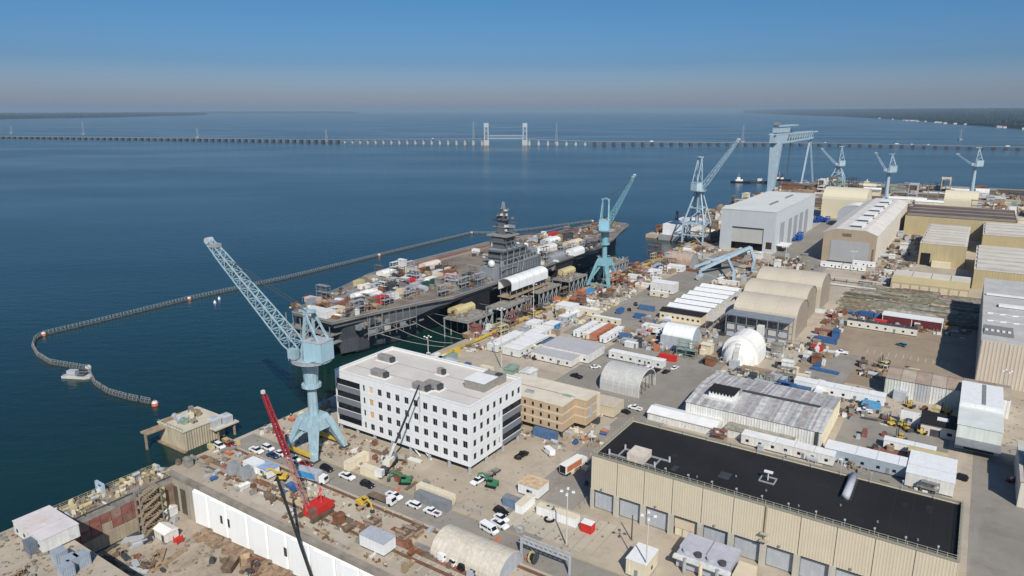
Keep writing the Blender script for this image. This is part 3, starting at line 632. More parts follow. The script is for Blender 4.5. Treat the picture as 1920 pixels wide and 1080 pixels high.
# barrel vaulted sheds: profile helper
def arch(w_, side_h, rise, n=14, x0=0.0):
    pts = [(x0, 0)]
    for i in range(n + 1):
        a = math.pi * (1 - i / n); pts.append((x0 + w_ / 2 + w_ / 2 * math.cos(a), side_h + rise * math.sin(a)))
    return pts + [(x0 + w_, 0)]
def vault(name, label, u, v, w_, length, side_h, rise, axis, m, endm, ribs=6, group=None, rot=0.0, open_end=False, dooru=None):
    """barrel shed; axis 'y' runs back from +v end (arch end seen), axis 'x' runs along u"""
    t = T(name, label, 'shed', u, v, 0, rot, group); pr = arch(w_, side_h, rise)
    for i in range(ribs):
        a, b_ = length * i / ribs + .04, length * (i + 1) / ribs - .04
        MB().sheet(pr, a, b_, axis, .18).build('cover_bay', m, t)
    for i in range(ribs + 1):
        a = length * i / ribs; MB().sheet([(x * 1.0, z) for x, z in arch(w_, side_h, rise - .1)], a - .03, a + .03, axis, .35).build('rib', endm, t)
    if not open_end:
        for a in (.25, length - .35): MB().extr(arch(w_ - .5, side_h, rise - .25, x0=.25), a, a + .1, axis).build('end_wall', endm, t)
        if dooru:
            if axis == 'y': MB().box(w_ * .3, w_ * .7, -.12, .2, 0, side_h + rise * .4).build('door', dooru, t)
            else: MB().box(-.12, .2, w_ * .3, w_ * .7, 0, side_h + rise * .4).build('door', dooru, t)
    return t
endtan = M('tan_end_wall', (.33, .275, .21), .85, .08, .2, streak=.15)
vault('vaulted_shelter', 'tan barrel vaulted shelter nearest the scaffold frontage', 352, -66, 27, 31, 11, 6.5, 'y', fabric, endtan, 3, dooru=None)
vault('vaulted_shelter', 'tan barrel vaulted shelter, middle one of the three', 383, -68, 27, 33, 11.5, 6.5, 'y', fabric, endtan, 3)
vault('vaulted_shelter', 'tan barrel vaulted shelter farthest from the scaffold frontage', 412, -66, 27, 36, 13, 6.5, 'y', fabric, endtan, 3)
# scaffold frontage in front of the vaults
sf = T('scaffold_frontage', 'grey steel scaffold frontage with pale panels before the vaulted shelters', 'scaffold', 340.5, -66)
for j in range(7):
    for k in range(2): MB().beam((k * 9, 1 + j * 5, 0), (k * 9, 1 + j * 5, 11.5), .35).build('post', midgrey, sf)
for z in (3.6, 7.4, 11.3):
    for k in range(2): MB().beam((k * 9, 1, z), (k * 9, 31, z), .3).build('ledger', midgrey, sf)
for j in range(6):
    for q in range(2): MB().box(.3, .5, 1.6 + j * 5, 5.4 + j * 5, .4 + q * 3.6, 3.4 + q * 3.6).build('infill_panel', (fabricg, palegrey)[(j + q) % 2], sf)
MB().box(-.4, 9.5, .5, 31.5, 11.5, 11.9).build('canopy', M('canopy_blue_grey', (.20, .225, .25), .6, .15, .4), sf)
MB().box(-3.5, -.5, 12, 15, 0, 9).build('stair_shaft', white2, sf)
vault('white_vault', 'white barrel tent with grey front wall beside the red box', 306, -102, 13.5, 15, 4.5, 6.5, 'y', white, palegrey, 3)
t = T('grey_screen_wall', 'flat grey screen wall along the front of the white barrel tent', 'wall', 304.6, -102.5)
MB().box(0, .4, 0, 14.5, .2, 7.0).build('sheet', palegrey, t)
for y in (.5, 5, 9.5, 14): MB().beam((.6, y, 0), (.6, y, 7), .3).build('post', galv, t)
dm = T('dome_shelter', 'bulging white igloo shaped fabric shelter with a grey strip on its front', 'shelter', 312, -80); dm.scale = (.86, .86, .95)
vs = []
for j in range(6):
    k = (1.0, .84, .82, .72, .5, .2)[j]; L_ = 10.5 * k
    pts = arch(19 * k, 3.5 * k, 9.5 * k, 12, -9.5 * k); x = -6 - (0, .05, 3.2, 5.6, 7.2, 8.0)[j]
    vs.append([(x, p[0], p[1]) for p in pts])
mb = MB(); n_ = len(vs[0]); mb.v = [p for r_ in [[(9, p[1], p[2]) for p in vs[0]]] + vs for p in r_]
for r_ in range(len(vs)):
    for i in range(n_ - 1): a = r_ * n_ + i; mb.f.append((a, a + 1, a + n_ + 1, a + n_)[::-1])
mb.f.append(tuple(range(6 * n_, 7 * n_))); mb.build('cover', fabricw, dm)
MB().extr(arch(18.6, 3.5, 9.3, x0=-9.3), 8.6, 8.9, 'x').build('rear_wall', fabricg, dm)
mb = MB()
for a, b_ in (((-14.8, 0, 2.5), (-13.4, 0, 6.5)), ((-13.4, 0, 6.5), (-10.5, .0, 10.2))): mb.beam(a, b_, 2.6, .5)
mb.build('grey_strip', fabricg, dm); MB().box(-16.5, -13, -2.4, 2.4, 0, 3.2).build('entry_box', palegrey, dm)
ct = vault('corrugated_vault', 'grey-white corrugated barrel shed with open end beside the parking lot', 243, -101, 17, 17, 3.2, 6.2, 'y', fabricg, fabricw, 6, open_end=True)
for i in range(5): MB().tube((1 + i * 3.7, .8, 0), (1 + i * 3.7, .8, 5.6), .15, n=6).build('end_post', darkgrey, ct)
vault('ribbed_hut', 'half round ribbed pale metal hut at the bottom edge of the picture', 119.5, -83, 11, 21, .6, 4.8, 'y', M('pale_ribbed', (.58, .52, .42), .6, .12, .5, streak=.2), palegrey, 14)
vault('arched_shed', 'big cream arched shed with yellowish roof beside the gantry crane', 800, -95, 40, 42, 20, 11, 'y', M('cream_roof_far', (.60, .53, .38), .7, .06), cream, 2)
vault('arched_shed', 'white hooped shed stepped out before the cream arched shed', 742, -82, 30, 26, 13, 9, 'x', fabricw, palegrey, 3)
vault('arched_shed', 'lone small cream arched shed beyond the brown roofed hall', 870, 0, 28, 30, 18, 10, 'y', M('cream_roof_far', (.60, .53, .38)), cream, 2)
vault('striped_vault', 'rusty and grey striped barrel hut near the quay of the carrier', 486, -167, 16, 17, 3, 6, 'y', M('striped_rusty', (.42, .32, .25), .8, .3, .6, streak=.4), galv, 6)
# ================================================================ bridge over the river
brm = M('bridge_concrete', (.33, .33, .32), .8, .1, .01); brd = M('bridge_dark', (.055, .055, .06), .8, .15, .02)
bt_ = M('bridge_steel_pale', (.36, .39, .41), .6, .06, .05); brw = M('bridge_pier_white', (.40, .39, .36), .7, .08, .05)
pl = [(-2760, 3200, 4), (-2152, 3023, 4), (-1332, 2805, 5), (-611, 2572, 8), (-86, 2412, 17)]
pr_ = [(43, 2412, 17), (260, 2400, 9), (619, 2420, 5), (1040, 2390, 4), (1512, 2115, 4), (2200, 1700, 4)]
br = bpy.data.objects.new('river_bridge', None); S.collection.objects.link(br); br.location = (-86, 2412, -3)
tag(br, 'long low trestle bridge crossing the river with a raised lift span', 'bridge')
O = Vector((-86, 2412, -3))
pier_b = {}
for li in (pl, pr_):
    for (x0, y0, z0), (x1, y1, z1) in zip(li, li[1:]):
        a, b_ = Vector((x0, y0, z0)) - O, Vector((x1, y1, z1)) - O; Ls = (b_ - a).length
        MB().beam(a, b_, 11, 2.0).build('deck', M('bridge_deck_grey', (.13, .13, .13), .8, .1, .01), br)
        d = (b_ - a).normalized(); sd_ = Vector((d.y, -d.x, 0))
        MB().beam(a + sd_ * 5.2 + Vector((0, 0, 1.3)), b_ + sd_ * 5.2 + Vector((0, 0, 1.3)), .5, 1.0).build('parapet', M('bridge_parapet', (.30, .30, .29), .8, .05), br)
        n_ = int(Ls / 30)
        for i in range(n_):
            c = a + (b_ - a) * ((i + .5) / n_); hi = z0 > 9 or z1 > 9 or (x0 < -600 and x0 > -700)
            m_ = MB(); wz = c.z - 1.0
            if hi: m_.cbox((c.x, c.y, 0), (7, 5, wz * .55), math.atan2(d.y, d.x)).cbox((c.x, c.y, wz * .55), (4.5, 7, wz * .45), math.atan2(d.y, d.x)); m_.build('pier', brw, br)
            else: m_.cbox((c.x, c.y, 0), (10, 11, wz), math.atan2(d.y, d.x)); m_.build('pier', brd, br)
for x in (0.0, 129.0):
    o = MB().box(x - 9, x + 9, -9, 9, 0, 17).build('tower_base', brw, br)
    for sx in (-6, 6):
        for sy in (-6, 6): MB().box(x + sx - 1.6, x + sx + 1.6, sy - 1.6, sy + 1.6, 17, 58).build('tower_leg', bt_, o)
    MB().box(x - 8, x + 8, -8, 8, 58, 72).build('machine_house', bt_, o)
    MB().beam((x - 6, -6, 18), (x + 6, -6, 38), 1.2).beam((x + 6, -6, 18), (x - 6, -6, 38), 1.2).beam((x - 6, -6, 38), (x + 6, -6, 57), 1.2).beam((x + 6, -6, 38), (x - 6, -6, 57), 1.2).build('bracing', bt_, o)
sp = MB().beam((9, 0, 21), (120, 0, 21), 10, 2).build('lift_span', bt_, br)
tr = MB()
for sy in (-4.8, 4.8):
    tr.beam((9, sy, 32), (120, sy, 32), 1.3)
    for i in range(12): xa = 9 + i * 9.25; tr.beam((xa, sy, 22), (xa + 4.6, sy, 32), 1.0).beam((xa + 4.6, sy, 32), (xa + 9.25, sy, 22), 1.0)
tr.build('truss', bt_, sp)
MB().beam((8, 0, 60), (64, 0, 57), .7).beam((64, 0, 57), (121, 0, 60), .7).build('overhead_cable', M('cable_grey', (.25, .27, .3)), br)
# vehicles on the bridge
for i, (px, ln) in enumerate(((812, 0), (1222, 1), (1548, 0), (1682, 1), (1710, 0), (1741, 0), (1890, 1))):
    x, y = at(px, 268, 6); 
    for (x0, y0, z0), (x1, y1, z1) in zip(pl + pr_, (pl + pr_)[1:]):
        k = (px - 960) / F_PX
        # point of the deck seen in this column
        den = (x1 - x0) - k * math.cos(PITCH) * (y1 - y0)
        if abs(den) < 1e-6: continue
        t_ = (k * (y0 * math.cos(PITCH) + 105 * math.sin(PITCH)) - x0) / den
        if 0 <= t_ <= 1:
            p = (x0 + (x1 - x0) * t_, y0 + (y1 - y0) * t_, z0 + (z1 - z0) * t_ + 1.0); rz_ = math.atan2(y1 - y0, x1 - x0)
            if len(pl) - 1 <= (pl + pr_).index((x0, y0, z0)) < len(pl): continue
            o = bpy.data.objects.new('box_truck' if ln else 'delivery_van', None); S.collection.objects.link(o); o.location = p; o.rotation_euler = (0, 0, rz_)
            tag(o, ('white box truck crossing the far river bridge' if ln else 'small white van crossing the far river bridge'), 'truck' if ln else 'van', 'vehicles on the river bridge')
            MB().box(-6 if ln else -3.5, 4 if ln else 1.5, -1.3, 1.3, .8, 3.8 if ln else 2.8).build('cargo_box', white, o); MB().box(4.2 if ln else 1.6, 6.4 if ln else 3.4, -1.2, 1.2, .7, 2.9 if ln else 2.2).build('cab', carsilver, o)
            MB().box(-5, 5.6, -1.1, 1.1, 0, .7).build('chassis', darkgrey, o); break
# power line pylons standing in the river
pym = M('pylon_grey', (.36, .38, .40), .6, .05)
def pylon(px, py, h, label):
    x, y = at(px, py, -3); o = bpy.data.objects.new('power_pylon', None); S.collection.objects.link(o); o.location = (x, y, -3)
    tag(o, label, 'pylon', 'power pylons standing in the river')
    m_ = MB(); m_.lattice((0, 0, 3), (0, 0, h * .7), 9, 3, 6, .22).lattice((0, 0, h * .7), (0, 0, h), 3, 1, 3, .2); m_.build('lattice_mast', pym, o)
    for z, L_ in ((.72, 11), (.84, 9), (.95, 7)): MB().beam((-L_, 0, h * z), (L_, 0, h * z), .3).build('cross_arm', pym, o)
    MB().box(-6, 6, -6, 6, 0, 3).build('footing', brm, o)
for px, py, h, lb in ((22, 250, 38, 'faint power pylon at the far end of the river bridge'), (157, 252, 62, 'tall faint power pylon behind the low end of the bridge'), (371, 258, 40, 'small faint power pylon behind the long low trestle'),
                      (612, 263, 42, 'pale power pylon midway along the low trestle'), (888, 268, 75, 'power pylon just before the first lift tower'), (1043, 268, 70, 'power pylon just past the second lift tower'),
                      (1392, 266, 62, 'pink tinged power pylon behind the tip of the lattice crane'), (1800, 262, 42, 'faint power pylon behind the causeway near the wooded shore')):
    pylon(px, py, h, lb)
# ================================================================ wooded shores
def shore(name, label, pts, depth, hgt, cell, m, seed, slope=.002):
    rnd = random.Random(seed); mb = MB(); P = [at(a, b_, -3) for a, b_ in pts]; row = []
    tot = sum(math.dist(a, b_) for a, b_ in zip(P, P[1:])); n_ = int(tot / cell); k_ = 14
    cum = 0; idx = 0; samples = []
    for i in range(n_ + 1):
        s_ = tot * i / n_; acc = 0
        for a, b_ in zip(P, P[1:]):
            L_ = math.dist(a, b_)
            if s_ <= acc + L_ or b_ is P[-1]:
                t_ = min(1, (s_ - acc) / L_); samples.append((a[0] + (b_[0] - a[0]) * t_, a[1] + (b_[1] - a[1]) * t_)); break
            acc += L_
    for i, (x, y) in enumerate(samples):
        L_ = math.hypot(x, y); dx, dy = x / L_, y / L_
        for j in range(k_):
            d = depth * (j / (k_ - 1)) ** 2.2; z = -3.0 if j == 0 else (0.5 + hgt * (0.45 + .75 * rnd.random()) * (1 if j > 1 else .75) * (min(1, i / 6) ** .5) + d * slope)
            if j == 1: d = rnd.uniform(2, 18)
            mb.v.append((x + dx * d + rnd.uniform(-.25, .25) * cell, y + dy * d, z))
    for i in range(len(samples) - 1):
        for j in range(k_ - 1): a = i * k_ + j; mb.f.append((a, a + k_, a + k_ + 1, a + 1))
    o = mb.build(name, m, None); o['kind'] = 'stuff'; return tag(o, label, 'woodland')
woodm = M('far_woods', (.012, .034, .026), .95, .7, .012, world=True)
woodf = M('farther_woods', (.012, .028, .026), .95, .4, .004, world=True)
shore('forest', 'dark wooded shore closing the river behind the shipyard cranes', [(1394, 212), (1450, 214), (1500, 216), (1580, 218.5), (1650, 222), (1720, 226), (1800, 233), (1860, 237), (1990, 247)], 12000, 24, 14, woodm, 3, .0115)
shore('forest', 'low wooded shore along the horizon beyond the low end of the bridge', [(388, 215.5), (300, 217.5), (200, 220), (100, 221.5), (-120, 225)], 9000, 40, 28, woodf, 5)
shore('forest', 'thin hazy wooded point far out on the river', [(672, 212.5), (560, 212.5), (470, 212.8), (380, 213)], 6000, 55, 60, woodf, 6)
shore('forest', 'faint sliver of wooded land on the open horizon', [(1130, 209), (1250, 209), (1400, 209.5), (1420, 210)], 8000, 45, 120, woodf, 8)
hm = M('house_white', (.6, .58, .54), .7, .1); hr = M('house_roof', (.16, .14, .13), .8, .2)
random.seed(11)
for i in range(34):
    t_ = random.random(); px = 1640 + 290 * t_; py = 222 + (px - 1650) * .072 + random.uniform(-.6, .3) - (6 * random.random() if i % 5 == 0 else 0)
    x, y = at(px, py, 0); L_ = math.hypot(x, y); x, y = x * (1 - 25 / L_), y * (1 - 25 / L_)
    o = bpy.data.objects.new('shore_house', None); S.collection.objects.link(o); o.location = (x, y, -3); o.rotation_euler = (0, 0, random.uniform(-.5, .5))
    tag(o, 'tiny pale house on the wooded shore across the river', 'house', 'houses on the wooded shore')
    w_ = random.uniform(8, 18); MB().box(-w_, w_, -6, 6, -1, 8).build('wall', hm, o); MB().extr([(-6.5, 8), (6.5, 8), (0, 13)], -w_ - .5, w_ + .5, 'x').build('roof', hr, o)
# ================================================================ aircraft carrier alongside
SU0, SV0 = 213, -254
cv = T('aircraft_carrier', 'grey aircraft carrier under refit moored along the quay', 'ship', SU0, SV0, -3)
DZ = 20.0
# hull lofted along x (stern 0 to bow 333); y positive is port (river side)
sec = []
for x, bw, bd, keel in ((4, 14, 17, 5), (12, 17, 19, 1), (40, 19.5, 21, -1), (90, 20.4, 22, -1), (200, 20.4, 22, -1), (250, 18, 21, -1), (285, 12.5, 18, -1), (310, 6.5, 14, -1), (326, 2.2, 9, -1), (331, .4, 6, 3)):
    sec.append([(x, -bd, DZ - 3.2), (x, -bw - .6, 9), (x, -bw, 2), (x, -bw * .96, keel), (x, bw * .96, keel), (x, bw, 2), (x, bw + .6, 9), (x, bd, DZ - 3.2)])
mb = MB(); k = 8
for s_ in sec: mb.v += s_
for i in range(len(sec) - 1):
    for j in range(k): a = i * k + j; b_ = i * k + (j + 1) % k; mb.f.append((a, b_, b_ + k, a + k))
mb.f.append(tuple(range(k))[::-1]); mb.f.append(tuple(range((len(sec) - 1) * k, len(sec) * k)))
mb.build('hull', navyhull, cv)
deck = [(-4, -18), (20, -23), (46, -30), (62, -36), (228, -37), (262, -31), (300, -20), (326, -14), (333, -9), (333, 9), (320, 14), (290, 16), (250, 20), (228, 34), (205, 39), (120, 40), (75, 37), (48, 28), (20, 20), (-3, 10)]
MB().prism(deck, DZ - 1.0, DZ).build('flight_deck', deckm, cv)
MB().prism([(x * .985 + 2.2, y * .94) for x, y in deck], DZ - 3.4, DZ - 1.0).build('gallery', navy, cv)
for i in range(15):
    x = 14 + i * 16; MB().box(x, x + 15.6, -20.75 if i > 1 else -19.6, -20.2 if i > 1 else -19.2, 9.2, 9.6).build('strake', navy, cv)
    MB().box(x + 4, x + 9, -21.8 if i > 1 else -20.5, -20 if i > 1 else -19, 11.2, 15.6).build('side_recess', (navy, navylight, darkgrey)[i % 3], cv)
# sponsons stepping in from the deck edge to the hull
for nm, pts, z0 in (('stern_sponson', [(8, -17), (24, -24), (52, -33), (64, -34), (70, -20), (8, -15)], 9.5), ('island_sponson', [(96, -20), (100, -36), (150, -37), (162, -36), (170, -20)], 9.0), ('forward_sponson', [(190, -20), (196, -36), (226, -36), (258, -28), (264, -18)], 10.0)):
    top = pts; bot = [(x + (3 if i in (0,) else 0), max(y, -22.5) if y < -22.5 else y) for i, (x, y) in enumerate(pts)]
    MB().prism(bot, z0, DZ - 3.4, top).build(nm, navy, cv)
MB().prism([(15, 18), (20, 27), (60, 36), (225, 33), (245, 18)], 9, DZ - 3.4).build('port_sponson', navy, cv)
for a, b_ in ((72, 94), (168, 190)):
    MB().box(a, b_, -23.4, -21.2, 7.5, DZ - 3.5).build('hangar_opening', carblack, cv)
    MB().prism([(a - 2, -22), (a, -35), (b_, -36), (b_ + 2, -22)], 5.5, DZ - 3.6).build('tarp_enclosure', M('black_net', (.012, .013, .016), .9, .4, .3), cv)
    MB().box(a + 1, b_ - 1, -35, -24, DZ + .02, DZ + .3).build('aircraft_lift', navy, cv)
MB().box(3.0, 4.1, -9, 10, 8.5, 16).build('stern_opening', carblack, cv)
for z in (8.2, 12.2): MB().box(-2.5, 4, -15, 16, z, z + .5).build('fantail_deck', steel, cv)
for y in range(-14, 17, 5): MB().beam((-2, y, 4), (-2, y, DZ - 1), .35).build('fantail_post', navylight, cv)
# galleries, platforms and rails along the starboard side
random.seed(21)
for i in range(62):
    x = 10 + (i % 31) * 7.4 + random.uniform(-2, 2); y = -19.5 - (3 if 20 < x < 240 else 0); z = random.choice((9.5, 11.5, 13.5))
    if 70 < x < 96 or 166 < x < 192: continue
    MB().box(x, x + random.uniform(2, 6), y - random.uniform(1.5, 4.5), y, z, z + random.uniform(.4, 2.6)).build('side_platform', random.choice((navy, navylight, steel, midgrey)), cv)
for i in range(30):
    x = 14 + i * 8.2
    if 70 < x < 96 or 166 < x < 192: continue
    MB().beam((x, -22.8, 9.5), (x, -34 if 60 < x < 225 else -24, DZ - 1.2), .4).build('sponson_strut', navylight, cv)
# catwalk edge
for a, b_ in zip(deck, deck[1:] + deck[:1]):
    MB().beam((a[0], a[1], DZ + .35), (b_[0], b_[1], DZ + .35), .5, .5).build('deck_edge', navylight, cv)
MB().box(110, 300, 27.5, 28.1, DZ + .01, DZ + .05).build('deck_stripe', M('stripe_cream', (.45, .36, .25), .9, .2), cv)
MB().box(95, 250, 31, 34, DZ + .01, DZ + .05).build('deck_stripe', M('stripe_rust', (.22, .09, .055), .9, .3, .1), cv)
# island
isl = MB().prism([(106, -34), (110, -36), (148, -36), (152, -33), (152, -24), (106, -24)], DZ, DZ + 7).build('island', navy, cv)
MB().prism([(108, -34.5), (146, -35), (146, -25), (108, -25)], DZ + 7, DZ + 12).build('island_deck_house', navylight, isl)
MB().prism([(107, -35.6), (137, -36), (137, -24), (107, -24)], DZ + 12, DZ + 12.6).build('bridge_deck', navy, isl)
MB().prism([(109, -35), (134, -35), (134, -24.5), (109, -24.5)], DZ + 12.6, DZ + 16).build('bridge_house', navy, isl)
MB().box(108.8, 108.99, -34.5, -25, DZ + 13.6, DZ + 15).box(109.2, 134, -35.2, -35.02, DZ + 13.6, DZ + 15).build('bridge_windows', glass, isl)
MB().prism([(109, -35.2), (129, -35.2), (129, -24.3), (109, -24.3)], DZ + 16, DZ + 16.5).build('upper_deck', navylight, isl)
MB().box(112, 123, -33, -25.5, DZ + 16.5, DZ + 23.5).build('radar_house', navy, isl)
for x in (112.5, 117.5, 122.4):
    for y in (-35.5, -23.2): MB().beam((x, y, DZ + 16.5), (x, y + (2 if y < -30 else -2), DZ + 23.5), .4).build('tower_strut', navy, isl)
MB().prism([(111, -36), (124, -36), (126, -30), (124, -22), (111, -22)], DZ + 23.5, DZ + 24.2).build('radar_deck', steel, isl)
MB().prism([(111, -34.6), (123.5, -34.6), (123.5, -23.5), (111, -23.5)], DZ + 20, DZ + 20.5).build('radar_gallery', navy, isl)
ms = MB().box(115.6, 120.4, -31.4, -26.6, DZ + 24.2, DZ + 33).box(116.5, 119.5, -30.3, -27.7, DZ + 33, DZ + 38).build('mast', navy, isl)
MB().lattice((118, -29, DZ + 38), (118, -29, DZ + 42.5), 1.6, .6, 3, .3).build('pole_mast', navylight, ms)
for z, a in ((25.8, 3.2), (28.2, 5.6), (30.0, 3.0), (32.2, 6.8), (34.6, 3.6), (37.2, 2.2)):
    MB().box(118 - a * .5, 118 + a * .5, -29 - a * (.6 + .5 * (int(z) % 2)), -29 + a * (1.0 - .35 * (int(z) % 2)), DZ + z, DZ + z + .3).build('mast_platform', (navy, steel, darkgrey)[int(z) % 3], ms)
    for q in range(9):
        MB().cbox((118 + random.uniform(-a * .6, a * .6), -29 + random.uniform(-a * .95, a * .85), DZ + z + .35), (random.uniform(.5, 1.5), random.uniform(.5, 1.5), random.uniform(.5, 1.5))).build('antenna', random.choice((navylight, white2, darkgrey, navy, steel)), ms)
    for y in (-29 - a + .2, -29 + a * .9 - .2): MB().beam((118, y, DZ + z), (118, y * .4 - 29 * .6, DZ + z - 1.6), .25).build('bracket', navy, ms)
MB().beam((118, -39, DZ + 31.5), (118, -19.5, DZ + 31.5), .4).build('yard_arm', navy, ms)
MB().beam((118, -36, DZ + 27.6), (118, -22, DZ + 27.6), .4).build('yard_arm', navy, ms)
MB().box(117, 119, -36.5, -31, DZ + 28.2, DZ + 29.8).build('search_radar', navylight, ms)
for i in range(5): MB().beam((104.5 + i * 5.5, -36.6, DZ + 2), (104.5 + i * 6.5, -36.6, DZ + 15.5), .22).build('scaffold_pole', galv, isl)
for z, x in ((6, 104), (11, 112)): MB().box(x, x + 16, -37.2, -36.4, DZ + z, DZ + z + .15).build('scaffold_board', steel, isl)
for i in range(9): MB().box(107.8, 107.97, -33.5 + i * .95, -33 + i * .95, DZ + 9, DZ + 10).build('scuttle', glass, isl)
for i in range(10): MB().box(110 + i * 3.5, 112 + i * 3.5, -35.2, -35.02, DZ + 8.6, DZ + 10.2).build('recess', darkgrey, isl)
def dome(x, y, z, r, m, par):
    mb = MB(); n_, k_ = 10, 5
    mb.v.append((x, y, z + r))
    for j in range(1, k_ + 1):
        a = math.pi * .75 * j / k_
        for i in range(n_): mb.v.append((x + r * math.sin(a) * math.cos(2 * math.pi * i / n_), y + r * math.sin(a) * math.sin(2 * math.pi * i / n_), z + r * math.cos(a)))
    for i in range(n_): mb.f.append((0, 1 + i, 1 + (i + 1) % n_))
    for j in range(k_ - 1):
        for i in range(n_): a = 1 + j * n_ + i; b_ = 1 + j * n_ + (i + 1) % n_; mb.f.append((a, a + n_, b_ + n_, b_))
    return mb.build('radar_dome', m, par, True)
for x, y, z, r in ((103, -31, 9.5, 2.1), (103.5, -27, 3.2, 1.8), (136, -27, 14.6, 1.8), (139, -31, 14.4, 1.6), (148, -28, 9, 1.5)): dome(x, y, DZ + z, r, white2, isl)
MB().box(101, 106, -34, -24, DZ, DZ + 7.4).build('dome_platform', navylight, isl)
tp = MB()
tp.sheet(arch(9, 4, 2.6, x0=-46), 101, 140, 'x', .2); o = tp.build('scaffold_shelter', white, cv); o.location = (0, 0, DZ - 4)
for i in range(6): MB().sheet(arch(9.1, 4, 2.75, x0=-46.05), 100.9 + i * 7.8, 101.1 + i * 7.8, 'x', .3).build('shelter_rib', palegrey, o)
for i in range(7):
    for y in (-45, -38.5): MB().beam((101 + i * 6.4, y, 4), (101 + i * 6.4, y, DZ - 4), .35).build('shelter_post', midgrey, cv)
for z in (8, 12): MB().box(100, 141, -46, -37, z, z + .4).build('scaffold_level', timber, cv)
for i in range(14): MB().beam((108.9 + i * 2.7, -36.15, DZ + 2), (108.9 + i * 2.7, -36.15, DZ + 6.5), .18).build('scaffold_pole', navylight, cv)
# things standing on the flight deck: each one its own thing
def deckbox(x, y, L, W_, Hh, m, name, label, cat, rot=0.0, kind='box', group=None, rm=None):
    u, v = SU0 + x, SV0 - y
    t = T(name, label, cat, u, v, DZ - 3, rot, group)
    if kind == 'tent':
        MB().sheet(arch(W_, Hh * .55, Hh * .45), 0, L, 'x', .15).build('cover', m, t); MB().extr(arch(W_ - .4, Hh * .55, Hh * .42, x0=.2), .1, .2, 'x').build('end_wall', rm or m, t)
        for i in range(1, 5): MB().sheet(arch(W_ + .1, Hh * .55, Hh * .47, x0=-.05), i * L / 5 - .08, i * L / 5 + .08, 'x', .2).build('rib', rm or palegrey, t)
    else:
        MB().box(0, L, 0, W_, .15, Hh).build('shell', m, t); MB().box(-.05, L + .05, -.05, W_ + .05, Hh, Hh + .12).build('roof', rm or m, t)
        MB().box(-.06, -.003, .2, W_ / 2 - .05, .25, Hh - .2).build('door', rm or m, t); MB().box(-.06, -.003, W_ / 2 + .05, W_ - .2, .25, Hh - .2).build('door', rm or m, t)
        for i in range(6): MB().box(L * (i + .4) / 6, L * (i + .6) / 6, -.06, -.003, .3, Hh - .2).build('side_rib', m, t)
    return t
